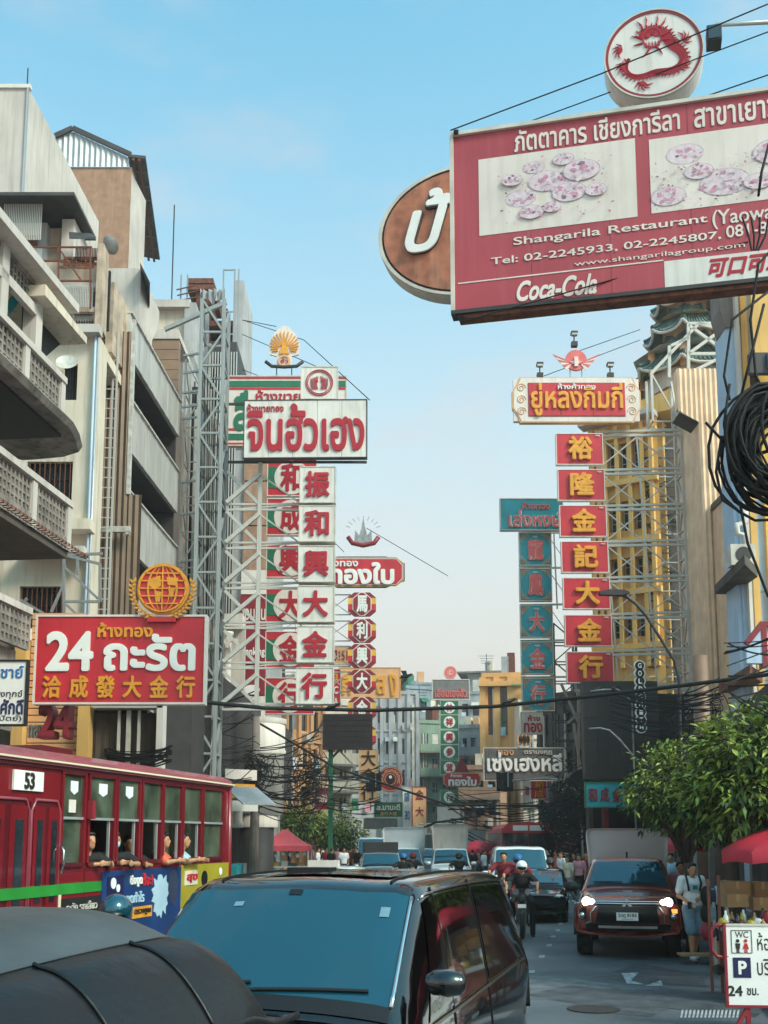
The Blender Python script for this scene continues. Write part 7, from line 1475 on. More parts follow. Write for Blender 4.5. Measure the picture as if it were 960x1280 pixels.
q = Fr(6, 12.6, 77); o = MB().prism([(q.x(-40), 3.12), (q.x(15), 3.12), (q.x(12), 3.34), (q.x(4), 3.4), (q.x(-40), 3.4)], 1.0, 1.6, 'bus_red').build('roof_hatch', bus); o.location = bf_.l(0, 940)[0] and Vector(((q.o - bf_.o).dot(bf_.ex), (q.o - bf_.o).dot(bf_.ey), 0))
B('roof_vent', bus, bx(128), bx(165), .9, 1.6, 3.15, 3.33, 'bus_dred')
# far red bus
Yb = 50; xb = (660 - 480) / 1362 * Yb; fb = thing('bus', 'red bus with a dark windshield and two destination boards down the street', 'bus', loc=(xb, Yb, 0), rot=-2)
prf = lambda z_, w_: None
secs = [(0.0, 1.13, 2.62), (.0, 1.2, 2.5)]
mb = MB(); mb.prism([(-1.2, .4), (1.2, .4), (1.2, 2.4), (-1.2, 2.4)], .05, 11, 'bus_dred'); mb.build('body', fb)
MB().prism([(-1.25, 2.4), (1.25, 2.4), (1.22, 2.6), (.95, 2.82), (0, 2.9), (-.95, 2.82), (-1.22, 2.6)], -.12, 11.1, 'sign_red').build('roof', fb)
B('windshield', fb, -1.1, -.03, .0, .04, 1.3, 2.36, 'winglass'); B('windshield', fb, .03, 1.1, .0, .04, 1.3, 2.36, 'winglass'); B('destination_board', fb, -.72, -.04, -.15, -.12, 2.5, 2.74, 'letter_white'); B('destination_board', fb, .04, .72, -.15, -.12, 2.5, 2.74, 'letter_white'); B('lower_panel', fb, -1.15, 1.15, 0, .05, .5, 1.25, 'bus_red'); B('number_card', fb, .45, 1.0, -.03, 0, 1.4, 1.62, 'letter_white')
for s_ in (-.8, .8): MB().disc(s_, .85, .13, -.04, 0, 'chrome', 16).build('headlight', fb)
for y_ in (1.5, 7.8):
    for s_ in (-1.05, 1.05): wheel(fb, s_, y_, .46, .28)

# --- tuk-tuk in the near left corner: vinyl canopy
PB = gnd(229, 1172, 1.81); TPH = 70
tk = thing('tuk_tuk', 'tuk-tuk with a black and grey vinyl canopy in the near left corner', 'tuk-tuk', loc=(PB.x, PB.y, 0), rot=TPH)
TA1, TB0, TB1 = .24, -.30, .95
def can(a, b_):
    """canopy height over its plan: a along the crease, b away from the viewer"""
    sb = max(0, (.02 - b_) / .32); sa = max(0, (a + .12) / .36); sf_ = max(0, (b_ - .6) / .35); d = min(1.15, (sb ** 2.4 + sa ** 2.6) ** (1 / 1.15) if sb + sa > 0 else 0)
    return Vector((a - .06 * sa ** 2 * 0, b_, 1.81 + .10 * sin(pi / 2 * min(1, max(0, b_) / .4)) - .25 * d - .07 * sf_ ** 2 - .05 * (min(0, a) / 1.2) ** 2))
def cpanel(a0, a1, b0, b1, mat, name, bul=0, nu=12, nv=12):
    vs = []
    for i in range(nu + 1):
        for j in range(nv + 1):
            u, v = i / nu, j / nv; p = can(a0 + (a1 - a0) * u, b0 + (b1 - b0) * v); p.z += bul * (sin(pi * u) * sin(pi * v)) ** .5 if 0 < i < nu and 0 < j < nv else 0; vs.append(p)
    m_ = nv + 1; return MB().add(vs, [(i * m_ + j, (i + 1) * m_ + j, (i + 1) * m_ + j + 1, i * m_ + j + 1) for i in range(nu) for j in range(nv)], mat).build(name, tk, True)
cpanel(-1.4, TA1, .02, TB1, 'vinyl_grey', 'roof_cover', 0, 24, 12)
SE = (TA1, -.30, -.78, -1.4)
for k in range(3): cpanel(SE[k + 1], SE[k], TB0, .022, 'vinyl', 'visor_panel', .016, 16, 16)
for a in SE[1:3]: MB().tube([can(a, TB0 + .32 * v / 14) + Vector((0, 0, .006)) for v in range(15)], .007, 'vinyl', 5).build('seam', tk, True)
MB().tube([can(-1.4 + 1.7 * v / 24, .022) + Vector((0, 0, .003)) for v in range(25)], .004, 'vinyl_grey', 5).build('seam', tk, True)
MB().tube([can(-1.4 + 1.7 * v / 24, TB0) for v in range(25)], .014, 'vinyl', 6).build('front_hem', tk, True)
MB().tube([can(TA1, TB0 + (TB1 - TB0) * v / 24) for v in range(25)], .014, 'vinyl', 6).build('side_hem', tk, True)
B('inner_lining', tk, -1.35, TA1 - .06, TB0 + .08, TB1 - .05, 1.46, 1.48, 'dark')
for a in (-1.25, TA1 - .08):
    for y_ in (TB0 + .08, TB1 - .1): bar('roof_post', tk, (a, y_, .5), (a, y_, 1.5), .03, 'darkgrey')
B('bench', tk, -1.2, -.7, -.25, .8, .45, .62, 'sign_dred'); B('backrest', tk, -1.28, -1.2, -.25, .8, .6, 1.15, 'sign_dred'); B('floor', tk, -1.35, .35, -.3, .9, .28, .34, 'darkgrey'); B('front_shield', tk, .35, .42, -.2, .8, .35, .95, 'letter_blue'); B('side_guard', tk, -1.3, -.6, -.36, -.3, .34, .85, 'letter_blue'); B('side_guard', tk, -1.3, -.6, .84, .9, .34, .85, 'letter_blue')
MB().tube([(.2, -.1, 1.0), (.28, .3, 1.05), (.2, .7, 1.0)], .018, 'plastic', 6).build('handlebar', tk, True)
wheel(tk, -.9, -.25, .24, .14); wheel(tk, -.9, .8, .24, .14); wheel(tk, .45, .3, .24, .12)
for o in [c for c in tk.children if c.name.startswith('wheel')]: o.rotation_euler = (R(90), 0, 0)
# ================================================================== people
def ell(mb, c, r, mat, n=12, m=8):
    c = Vector(c); vs = [c + Vector((r[0] * sin(pi * i / m) * cos(2 * pi * j / n), r[1] * sin(pi * i / m) * sin(2 * pi * j / n), r[2] * cos(pi * i / m))) for i in range(m + 1) for j in range(n)]
    return mb.add(vs, [(i * n + j, (i + 1) * n + j, (i + 1) * n + (j + 1) % n, i * n + (j + 1) % n) for i in range(m) for j in range(n)], mat)
def limb(mb, pts, rs, mat, n=10):
    mb.tube(pts, rs, mat, n); ell(mb, pts[0], (rs[0],) * 3, mat, 8, 6); ell(mb, pts[-1], (rs[-1],) * 3, mat, 8, 6)
    for p, r_ in list(zip(pts, rs))[1:-1]: ell(mb, p, (r_,) * 3, mat, 8, 6)
def soft(mb, name, par, vox):
    o = mb.build(name, par, True); m = o.modifiers.new('remesh', 'REMESH'); m.mode = 'VOXEL'; m.voxel_size = vox; m.use_smooth_shade = True
    s_ = o.modifiers.new('smooth', 'SMOOTH'); s_.iterations = 3; s_.factor = .5; return o
def human(lab, loc, rot, top='c_white', bottom='c_blue', shorts=False, arms=None, legs=None, lean=0, seat=False, h=1.7, vox=.016, name='person', sleeve='short', hair='short', helmet=None, shoes='c_white', group=None, rootz=0, extra=None, half=False, skirt=False, skin='skin'):
    """faces -y; joints for a 1.7 m body. arms/legs: dict of joint overrides; hips at origin height .92 (seated: rootz shifts)"""
    t = thing(name, lab, 'person', loc=loc, rot=rot, group=group); t.scale = (h / 1.7,) * 3
    J = dict(hl=(-.09, 0, .9), hr=(.09, 0, .9), kl=(-.1, -.02, .48), kr=(.1, -.02, .48), al=(-.1, .02, .08), ar=(.1, .02, .08), tl=(-.11, -.13, .03), tr=(.11, -.13, .03),
             sl=(-.18, 0, 1.39), sr=(.18, 0, 1.39), el=(-.24, .02, 1.12), er=(.24, .02, 1.12), wl=(-.25, -.06, .88), wr=(.25, -.06, .88), neck=(0, .0, 1.43), head=(0, -.02, 1.575), waist=(0, 0, 1.08), chest=(0, 0, 1.28), pel=(0, 0, .93))
    for d in (arms, legs):
        if d: J.update(d)
    J = {k: Vector(v) for k, v in J.items()}
    if rootz:
        for k in J: J[k].z += rootz
    b = MB(); m = skin
    # head and neck
    limb(b, [J['neck'] - Vector((0, 0, .04)), J['head'] - Vector((0, 0, .07))], [.055, .05], m); H_ = J['head']
    ell(b, H_, (.074, .09, .105), m, 16, 12); ell(b, H_ + Vector((0, -.055, -.06)), (.045, .035, .05), m); ell(b, H_ + Vector((0, -.092, -.015)), (.013, .02, .026), m); 
    for s_ in (-1, 1): ell(b, H_ + Vector((s_ * .076, .005, -.01)), (.012, .02, .03), m)
    ell(b, H_ + Vector((0, -.086, -.058)), (.024, .012, .008), m)
    # torso under clothes
    ell(b, J['chest'], (.155, .10, .17), m); ell(b, J['waist'], (.13, .09, .15), m); ell(b, J['pel'], (.155, .11, .12), m)
    for s_ in 'lr':
        sg = -1 if s_ == 'l' else 1
        limb(b, [J['s' + s_], J['e' + s_], J['w' + s_]], [.052, .042, .028], m)
        d = (J['w' + s_] - J['e' + s_]).normalized(); side = d.cross(Vector((0, 1, 0))).normalized() if abs(d.y) < .9 else Vector((0, 0, 1)); q = J['w' + s_] + d * .05; ell(b, q, (.03, .03, .045), m, 8, 6)
        for k in range(4): f0 = q + side * (.018 * (k - 1.5)) + d * .03; limb(b, [f0, f0 + d * (.035 + .006 * (k in (1, 2))), f0 + d * .06 + Vector((0, -.015, -.006))], [.010, .009, .008], m, 6)
        limb(b, [q - side * .028 * sg, q - side * .045 * sg + d * .03], [.011, .009], m, 6)
        if not half: limb(b, [J['h' + s_], J['k' + s_], J['k' + s_].lerp(J['a' + s_], .35), J['a' + s_]], [.085, .058, .056, .036], m)
    soft(b, 'body', t, vox)
    for s_ in (-1, 1):
        e = MB(); ell(e, H_ + Vector((s_ * .03, -.078, .012)), (.013, .008, .007), 'letter_dk', 8, 6); e.build('eye', t, True)
    c = MB(); ell(c, J['chest'], (.185, .125, .17), top); ell(c, J['waist'], (.165, .12, .17), top); ell(c, J['pel'] + Vector((0, 0, .05)), (.175, .13, .12), top); ell(c, J['neck'] - Vector((0, 0, .03)), (.075, .07, .05), top)
    for s_ in 'lr':
        limb(c, [J['neck'] - Vector((0, 0, .06)), J['s' + s_]], [.08, .075], top)
        if sleeve == 'short': limb(c, [J['s' + s_], J['s' + s_].lerp(J['e' + s_], .72)], [.075, .07], top)
        elif sleeve == 'long': limb(c, [J['s' + s_], J['e' + s_], J['e' + s_].lerp(J['w' + s_], .9)], [.07, .056, .042], top)
    soft(c, 'shirt', t, vox)
    if not half:
        c = MB(); ell(c, J['pel'] - Vector((0, 0, .02)), (.17, .125, .12), bottom)
        for s_ in 'lr':
            if shorts: limb(c, [J['h' + s_], J['h' + s_].lerp(J['k' + s_], .95)], [.105, .10], bottom)
            else: limb(c, [J['h' + s_], J['k' + s_], J['a' + s_] + Vector((0, 0, .02))], [.10, .075, .062], bottom)
        if skirt: c.lathe([(.14, .95), (.2, .75), (.26, .5), (0, .5)], bottom, 16)
        soft(c, 'shorts' if shorts else 'trousers', t, vox)
        for s_ in 'lr':
            c = MB(); a = J['a' + s_]; q = J['t' + s_]; limb(c, [a - Vector((0, -.03, .035)), a.lerp(q, .5) - Vector((0, 0, .02)), q], [.045, .045, .035], shoes); soft(c, 'shoe', t, vox * .8)
    if helmet:
        c = MB(); ell(c, H_ + Vector((0, .01, .03)), (.125, .145, .125), helmet, 20, 14); o = c.build('helmet', t, True); v_ = MB(); ell(v_, H_ + Vector((0, -.045, -.005)), (.108, .105, .058), 'black'); v_.build('visor', o, True)
    elif hair:
        c = MB(); ell(c, H_ + Vector((0, .022, .03)), (.084, .092, .094), 'hair', 16, 12); ell(c, H_ + Vector((0, -.045, .085)), (.06, .035, .03), 'hair')
        if hair == 'long': ell(c, H_ + Vector((0, .05, -.08)), (.08, .05, .15), 'hair')
        soft(c, 'hair', t, vox * .8)
    return t, J
# walking man on the right
gp = gnd(868, 1201); t, J = human('man in a white printed T-shirt and blue shorts walking toward the camera with a backpack', (gp.x, gp.y, 0), 8, 'c_white', 'c_blue', True, vox=.010, h=1.74,
    arms=dict(wl=(-.14, -.20, 1.0), el=(-.25, .0, 1.12), er=(.26, .06, 1.13), wr=(.04, -.17, 1.06), head=(0, -.06, 1.56)), legs=dict(kl=(-.09, -.12, .5), al=(-.07, -.1, .09), tl=(-.08, -.25, .05), kr=(.10, .02, .49), ar=(.12, .26, .12), tr=(.13, .14, .05)))
B('shirt_print', t, -.08, .07, -.135, -.125, 1.2, 1.32, 'c_lblue'); B('shirt_print', t, -.04, .05, -.138, -.13, 1.22, 1.29, 'sign_green')
for s_ in (-1, 1): MB().tube([(s_ * .1, -.115, 1.2), (s_ * .125, -.13, 1.33), (s_ * .12, -.06, 1.45), (s_ * .12, .08, 1.42)], .018, 'c_black', 6).build('backpack_strap', t, True)
c = MB(); ell(c, (0, .2, 1.22), (.17, .12, .24), 'c_black'); soft(c, 'backpack', t, .02); B('phone', t, -.2, -.13, -.27, -.255, .9, 1.02, 'plastic')
gp2 = gnd(851, 1185); human('person in a pink shirt walking just behind the man with the backpack', (gp2.x + .15, gp2.y + .4, 0), 10, 'c_pink', 'c_black', False, vox=.014, legs=dict(ar=(.12, .2, .12), kr=(.1, .0, .5)))
# crossing people
cr_ = [(708, 36, 'woman in a cream top and pale wide trousers striding across the road', 'c_cream', 'c_grey', 'long', 60), (722, 37.5, 'woman in a pink shirt crossing behind the striding woman', 'c_pink', 'c_black', 'long', 40), (700, 41, 'person in white at the back of the crossing group', 'c_white', 'c_navy', 'short', 60), (731, 39, 'person in red at the right of the crossing group', 'c_red', 'c_black', 'short', 20), (716, 43, 'person in a dark top deep in the crossing group', 'c_black', 'c_grey', 'short', 50), (737, 44, 'person in pale blue beside the pickup truck', 'c_lblue', 'c_navy', 'short', 0), (694, 46, 'person in orange behind the crossing group', 'c_orange', 'c_black', 'short', 80), (836, 27, 'man in pale blue standing under the information sign', 'c_lblue', 'c_navy', 'short', 30), (846, 30, 'person in white standing near the red umbrella', 'c_white', 'c_black', 'short', 0)]
for i, (px, Y, lab, a, b_, hr, rot) in enumerate(cr_):
    st_ = .22 if i in (0, 1, 2, 4) else .05
    human(lab, ((px - 480) / 1362 * Y, Y, 0.12 if i > 6 else 0), -rot, a, b_, hair=hr, vox=.026, h=1.6 + .03 * (i % 4), skirt=False, legs=dict(kl=(-.09, -st_ * .8, .5), al=(-.09, -st_, .08), tl=(-.09, -st_ - .14, .04), ar=(.1, st_ * 1.4, .12), tr=(.1, st_ * 1.4 - .12, .05)), arms=dict(wl=(-.2, -.25, 1.05)) if i % 2 else None)
# crowds further off: copies of three pedestrians in varied clothes
rdp = random.Random(4); far_src = []
for i, (a, b_) in enumerate((('c_white', 'c_navy'), ('c_red', 'c_black'), ('c_black', 'c_grey'), ('c_pink', 'c_navy'))):
    far_src.append(human('distant pedestrian', (0, 0, 0), 0, a, b_, vox=.04, h=1.65)[0])
spots = [(398, 50), (408, 52), (415, 49), (422, 54), (430, 50), (438, 53), (446, 51), (392, 56), (404, 58), (441, 58), (590, 52), (597, 56), (604, 50), (612, 54), (620, 60), (603, 62), (704, 55), (712, 60), (724, 52), (732, 58), (742, 50), (586, 60), (700, 64)]
for i, (px, Y) in enumerate(spots):
    src = far_src[i % 4]; o = src if i < 4 else copy_tree(src); o.location = ((px - 480) / 1362 * Y, Y, .1 if px < 450 or px > 720 else 0); o.rotation_euler = (0, 0, rdp.random() * 6)
    col_ = ['white', 'red', 'black', 'pink'][i % 4]; side = 'left kerb crowd' if px < 450 else ('middle crowd by the red umbrellas' if px < 640 else 'right kerb crowd'); o['label'] = 'distant pedestrian in a %s top standing in the %s' % (col_, side); o['group'] = 'distant pedestrians'; o['q'] = [str(px), col_, side]
grp_ = {}
for o in [o for o in COL.objects if o.get('q')]: grp_.setdefault((o['q'][1], o['q'][2]), []).append(o)
for k, l_ in grp_.items():
    l_.sort(key=lambda o: o['q'][0])
    for i, o in enumerate(l_):
        if len(l_) > 1: o['label'] = 'distant pedestrian in a %s top, %s such in the %s' % (k[0], ['leftmost', 'second', 'third'][i], k[1])
        del o['q']
# motorcycles
def moto(lab, loc, rot, col='plastic', lampm='clear'):
    t = thing('motorcycle', lab, 'motorcycle', loc=loc, rot=rot)
    for y_ in (-.62, .62):
        w_ = MB(); w_.lathe([(.2, -.045), (.27, -.05), (.3, -.02), (.3, .02), (.27, .05), (.2, .045), (.2, -.045)], 'rubber', 28); o = w_.build('wheel', t, True); o.location = (0, y_, .3); o.rotation_euler = (0, R(90), 0)
        r_ = MB(); 
        for k in range(8): a = pi * k / 4; r_.bar((0, 0, 0), (.21 * cos(a), .21 * sin(a), 0), .015, 'chrome')
        r_.disc(0, 0, .05, -.03, .03, 'chrome', 12); r_.build('spokes', o)
    MB().tube([(0, -.56, .58), (0, -.66, .62), (0, -.8, .5)], .05, col, 8).build('front_fender', t, True)
    for s_ in (-1, 1): bar('fork', t, (s_ * .07, -.62, .3), (s_ * .08, -.42, .92), .04, 'darkgrey'); MB().tube([(0, -.38, .95), (s_ * .2, -.38, 1.0), (s_ * .34, -.3, 1.03)], .016, 'plastic', 6).build('handlebar', t, True); MB().tube([(s_ * .22, -.38, 1.0), (s_ * .26, -.4, 1.14)], .008, 'plastic', 4).build('mirror_stem', t); MB().disc(s_ * .27, 1.18, .055, -.42, -.4, 'chrome', 14, rz=.04).build('mirror', t)
    c = MB(); ell(c, (0, -.46, .86), (.1, .08, .1), col); soft(c, 'headlight_shell', t, .02); MB().disc(0, .86, .07, -.56, -.54, lampm, 18).build('headlight', t)
    MB().disc(-.13, 1.0, .07, -.5, -.44, 'chrome', 14).build('gauge', t); MB().disc(.13, 1.0, .07, -.5, -.44, 'chrome', 14).build('gauge', t)
    MB().tube([(0, -.35, .8), (0, -.1, .84), (0, .12, .8)], [.08, .14, .1], col, 10).build('fuel_tank', t, True); MB().tube([(0, .1, .8), (0, .4, .82), (0, .72, .86)], [.1, .12, .08], 'vinyl', 8).build('seat', t, True)
    c = MB(); ell(c, (0, 0, .42), (.16, .2, .18), 'darkgrey'); c.box(-.18, .18, -.08, .08, .36, .48, 'chrome'); c.build('engine', t); MB().tube([(.13, -.1, .38), (.17, .2, .3), (.18, .75, .38)], [.025, .03, .045], 'chrome', 8).build('exhaust', t, True); B('number_plate', t, -.09, .09, -.6, -.585, .66, .74, 'letter_white')
    return t
ride = dict(hl=(-.1, .15, .95), hr=(.1, .15, .95), pel=(0, .18, .97), waist=(0, .14, 1.1), chest=(0, .08, 1.28), neck=(0, .04, 1.43), head=(0, .0, 1.57), sl=(-.19, .05, 1.38), sr=(.19, .05, 1.38), el=(-.34, -.1, 1.22), er=(.34, -.1, 1.22), wl=(-.34, -.27, 1.1), wr=(.34, -.27, 1.1))
rleg = dict(kl=(-.22, -.2, .82), kr=(.22, -.2, .82), al=(-.2, .0, .42), ar=(.22, .0, .12), tl=(-.2, -.14, .38), tr=(.24, -.14, .05))
gm_ = gnd(658, 1174); mloc = (gm_.x, gm_.y + .6, 0); moto('black motorcycle with round headlight beside the black van', mloc, -8)
human('rider in black with a white helmet on the motorcycle', (mloc[0], mloc[1], -.06), -8, 'c_black', 'c_black', arms=ride, legs=rleg, helmet='c_white', vox=.012, shoes='c_black')
m2 = (3.22, 27.2, 0); moto('second motorcycle behind the white-helmeted rider', m2, -8, 'sign_red')
human('rider in a red shirt with a blue helmet on the second motorcycle', (m2[0] + .1, m2[1], -.0), -8, 'c_red', 'c_black', arms=ride, legs=rleg, helmet='letter_blue', vox=.014, shoes='c_black', h=1.75)
human('bare-headed pillion passenger left of the blue helmet', (m2[0] - .22, m2[1] + .35, .05), -8, 'c_red', 'c_black', arms=ride, legs=rleg, vox=.016, shoes='c_black', h=1.78)
m3 = ((686 - 480) / 1362 * 31, 31, 0); moto('third motorcycle in front of the low black car', m3, -8); human('rider in dark clothes with a black helmet on the third motorcycle', (m3[0], m3[1], -.1), -8, 'c_black', 'c_navy', arms=ride, legs=rleg, helmet='darkgrey', vox=.016, shoes='c_black')
for px, Y, hm, lab in ((504, 36, 'letter_blue', 'rider with a blue helmet among the left lane cars'), (516, 38, 'c_red', 'rider with a dark red helmet near the white box truck'), (573, 38, 'black', 'rider with a black helmet in front of the cream canopy truck')):
    l_ = ((px - 480) / 1362 * Y, Y, 0); moto('small motorcycle under the ' + lab, l_, 0); human(lab, (l_[0], l_[1], -.05), 0, 'c_black', 'c_grey', arms=ride, legs=rleg, helmet=hm, vox=.03)
# bus passengers leaning on the sills (local frame of the bus: -y is out of the window)
def passenger(lab, px, rot, top, hair='short', out=0., arm=1, h=1.7, mask=False, zoff=.52):
    x = bx(px); w_ = bf_.w(x, .2 - out, zoff); A = dict(head=(0, -.05, 1.6), wl=(-.02, -.26, 1.32), el=(-.26, -.16, 1.30), wr=(.16, -.30, 1.31), er=(.3, -.1, 1.30), chest=(0, .03, 1.25))
    t, J = human(lab, (w_.x, w_.y, w_.z), 77 + rot, top, 'c_black', half=True, arms=A, hair=hair, vox=.013, h=h)
    if mask: c = MB(); ell(c, J['head'] + Vector((0, -.062, -.045)), (.055, .045, .048), 'c_lblue'); c.build('face_mask', t, True)
passenger('bus passenger in dark clothes leaning an arm out of the second window', 124, -25, 'c_black', 'short', .03)
passenger('bus passenger with a pale face mask in the third window', 157, -45, 'c_black', 'long', .03, mask=True)
passenger('bus passenger with long hair in the fourth window', 184, -40, 'c_black', 'long', -.08, h=1.66)
passenger('bus passenger in an orange shirt with an arm on the fifth window sill', 211, 15, 'c_orange', 'short', .06)
passenger('bus passenger in a pale blue shirt with an arm on the sixth window sill', 236, 15, 'c_lblue', 'short', .06)
passenger('bus passenger seated low in the first window', 90, 0, 'c_navy', 'short', -.35, h=1.55)
# blue metallic helmet of a hidden rider in front of the bus
hp_ = at(146, 1135, 8.6); t, J = human('motorcyclist whose shiny teal helmet shows above the tuk-tuk roof', (hp_.x, hp_.y, hp_.z - 1.62), -10, 'c_black', 'c_black', helmet='windshield', vox=.02); t.location.z = min(t.location.z, -.0)
hp_ = at(24, 1150, 7.2); t, J = human('motorcyclist with a black helmet low at the left edge in front of the bus', (hp_.x, hp_.y, hp_.z - 1.66), -10, 'c_black', 'c_black', helmet='black', vox=.02); t.location.z = min(t.location.z, -.0)

# ================================================================== street stalls and clutter on the right
def parasol(lab, px, py, Y, r_, hh, mat='umb_red', txt_=None):
    p = at(px, py, Y); t = thing('parasol', lab, 'parasol', loc=(p.x, p.y, .1)); z1 = p.z - .1; n = 8
    for k in range(n):
        a0, a1 = 2 * pi * k / n, 2 * pi * (k + 1) / n; vs = []
        for i in range(5):
            u = i / 4; z_ = z1 - hh * u ** 1.5
            for j in range(5): q = j / 4; a = a0 + (a1 - a0) * q; rr = r_ * u * (1 - .05 * sin(pi * q) * u); vs.append((rr * cos(a), rr * sin(a), z_ + .03 * u * sin(pi * q)))
        vs += [(x, y, z - .16) for x, y, z in vs[20:25]]; fs = [(i * 5 + j, i * 5 + j + 1, (i + 1) * 5 + j + 1, (i + 1) * 5 + j) for i in range(5) for j in range(4)]
        MB().add(vs, fs, mat).build('panel', t, True); bar('rib', t, (0, 0, z1 - .03), (r_ * cos(a0), r_ * sin(a0), z1 - hh - .02), .015, 'steel')
    bar('pole', t, (0, 0, 0), (0, 0, z1), .04, 'steel_white')
    if txt_: txt(txt_, -.35 * r_, z1 - hh - .1, -.05 * r_, z1 - hh + .02, -r_ * .99, 'letter_white', t)
parasol('red parasol with small white lettering at the right edge', 972, 1034, 15, .78, .33, txt_='น้ำดื่ม'); parasol('pinkish red parasol further back near the information sign', 846, 1045, 29, .75, .25); parasol('red parasol by the distant crowd in the middle', 598, 1050, 57, 1.1, .5); parasol('second red parasol beside the distant middle crowd', 610, 1053, 60, 1.0, .45); parasol('faded red parasol beyond the crossing people', 704, 1049, 58, 1.0, .5)
# tent
q = at(357, 1037, 52); t = thing('market_tent', 'pink red pop-up market tent on the left pavement', 'tent', loc=(q.x, 52, .1)); w_ = 1.2; ez = at(357, 1057, 52).z - .1; pz = q.z - .1
for s_, (a, b_, c_, d) in enumerate((((-w_, -w_), (w_, -w_), (.12, -.12), (-.12, -.12)), ((w_, -w_), (w_, w_), (.12, .12), (.12, -.12)), ((w_, w_), (-w_, w_), (-.12, .12), (.12, .12)), ((-w_, w_), (-w_, -w_), (-.12, -.12), (-.12, .12)))):
    vs = []
    for i in range(6):
        u = i / 5
        for (p, q2) in ((a, d), (b_, c_)): vs.append((p[0] + (q2[0] - p[0]) * u, p[1] + (q2[1] - p[1]) * u, ez + (pz - ez) * (u ** 1.35)))
    fs = [(2 * i, 2 * i + 1, 2 * i + 3, 2 * i + 2) for i in range(5)]; vs += [(a[0], a[1], ez - .25), (b_[0], b_[1], ez - .25)]; fs.append((0, 12, 13, 1)); MB().add(vs, fs, 'tent').build('roof_panel', t)
for a in (-1, 1):
    for b_ in (-1, 1): bar('leg', t, (a * w_ * .97, b_ * w_ * .97, 0), (a * w_ * .97, b_ * w_ * .97, ez), .06, 'steel_white')
for i in range(7): mb = MB(); ell(mb, (-1.0 + .33 * i, -.9, ez - .35 - .05 * (i % 3)), (.09, .09, .11), 'bulb' if i in (0, 1) else 'c_white'); tag(mb.build('lantern', t, True))
B('table', t, -1, 1, -.6, .1, .7, .76, 'c_white'); 
for i in range(5): B('tray', t, -.9 + .38 * i, -.6 + .38 * i, -.5, -.1, .76, .9 + .05 * (i % 3), ['sign_red', 'sign_yellow', 'c_white', 'sign_green', 'cardboard'][i])
# WC / parking sign board
gs = gnd(938, 1288); sf = Fr(906, gs.y, -4); wb = thing('information_board', 'white board with WC and blue P parking symbols in a rounded red pipe frame', 'sign board', sf)
P3 = lambda px, py: sf.l(px, py)
x0, z1 = P3(907, 1157); z0 = P3(907, 1256)[1]; x1 = x0 + 1.05
B('panel', wb, x0, x1, 0, .03, z0, z1, 'letter_white')
MB().box(x0 - .03, x0, -.012, .04, z0 - .03, z1 + .03, 'sign_dred').box(x0, x1, -.012, .04, z0 - .03, z0, 'sign_dred').box(x0, x1, -.012, .04, z1, z1 + .02, 'wframe').build('frame', wb)
a = P3(889, 1157)[0]; zc1 = P3(897, 1156)[1]; zc0 = P3(897, 1196)[1]
MB().tube([(x0 + .05, .02, zc1), (a + .06, .02, zc1), (a, .02, zc1 - .07), (a, .02, zc0 + .07), (a + .06, .02, zc0), (x0 + .02, .02, zc0)], .022, 'sign_dred', 8).build('pipe_loop', wb, True)
px_ = P3(936, 1270)[0]; bar('post', wb, (px_, .03, 0), (px_, .03, z0), .05, 'sign_dred'); bar('foot', wb, (px_ - .18, -.05, .02), (px_ + .18, .1, .02), .05, 'sign_dred'); bar('foot', wb, (px_, .03, .25), (px_ - .15, .0, .02), .04, 'sign_dred')
MB().disc(P3(900, 1216)[0], P3(900, 1213)[1], .06, .05, .09, 'rubber', 18).build('castor', wb)
fx = lambda p: P3(*p)
a = fx((915, 1191)); b_ = fx((939, 1163)); fr_ = MB()
for A_, B2 in (((a[0], a[1]), (b_[0], a[1])), ((a[0], b_[1]), (b_[0], b_[1])), ((a[0], a[1]), (a[0], b_[1])), ((b_[0], a[1]), (b_[0], b_[1]))): fr_.bar((A_[0], -.003, A_[1]), (B2[0], -.003, B2[1]), .008, 'letter_dk', .005)
fr_.build('symbol_frame', wb); txt('WC', *fx((919, 1172)), *fx((935, 1164.5)), 0, 'letter_dk', wb, off=.01, ext=.004)
for s_, m_ in ((0, 'letter_dk'), (1, 'sign_red')):
    c0 = fx((922 + 10 * s_, 1176)); f = MB(); f.disc(c0[0], c0[1], .02, -.006, 0, m_, 14); zz = c0[1]
    if s_ == 0: f.prism([(c0[0] - .028, zz - .028), (c0[0] + .028, zz - .028), (c0[0] + .02, zz - .09), (c0[0] - .02, zz - .09)], -.006, 0, m_)
    else: f.prism([(c0[0] - .014, zz - .028), (c0[0] + .014, zz - .028), (c0[0] + .034, zz - .09), (c0[0] - .034, zz - .09)], -.006, 0, m_)
    f.box(c0[0] - .015, c0[0] - .004, -.006, 0, zz - .135, zz - .09, m_); f.box(c0[0] + .004, c0[0] + .015, -.006, 0, zz - .135, zz - .09, m_); f.build('toilet_symbol', wb, kind='stuff')
a = fx((917, 1222)); b_ = fx((938, 1197)); o = B('parking_symbol', wb, a[0], b_[0], -.005, 0, a[1], b_[1], 'navy'); a = fx((923, 1218)); b_ = fx((933, 1201)); txt('P', a[0], a[1], b_[0], b_[1], -.005, 'letter_white', o, off=.04, ext=.004)
for body, bl, tr, of_ in (('24', (910, 1245), (928, 1232), .03), ('ชม.', (934, 1244), (948, 1235), .02), ('ห้องน้ำ', (947, 1188), (985, 1166), .01), ('บริการ', (947, 1219), (985, 1199), .01)): txt(body, *fx(bl), *fx(tr), 0, 'letter_dk', wb, off=of_, ext=.004)
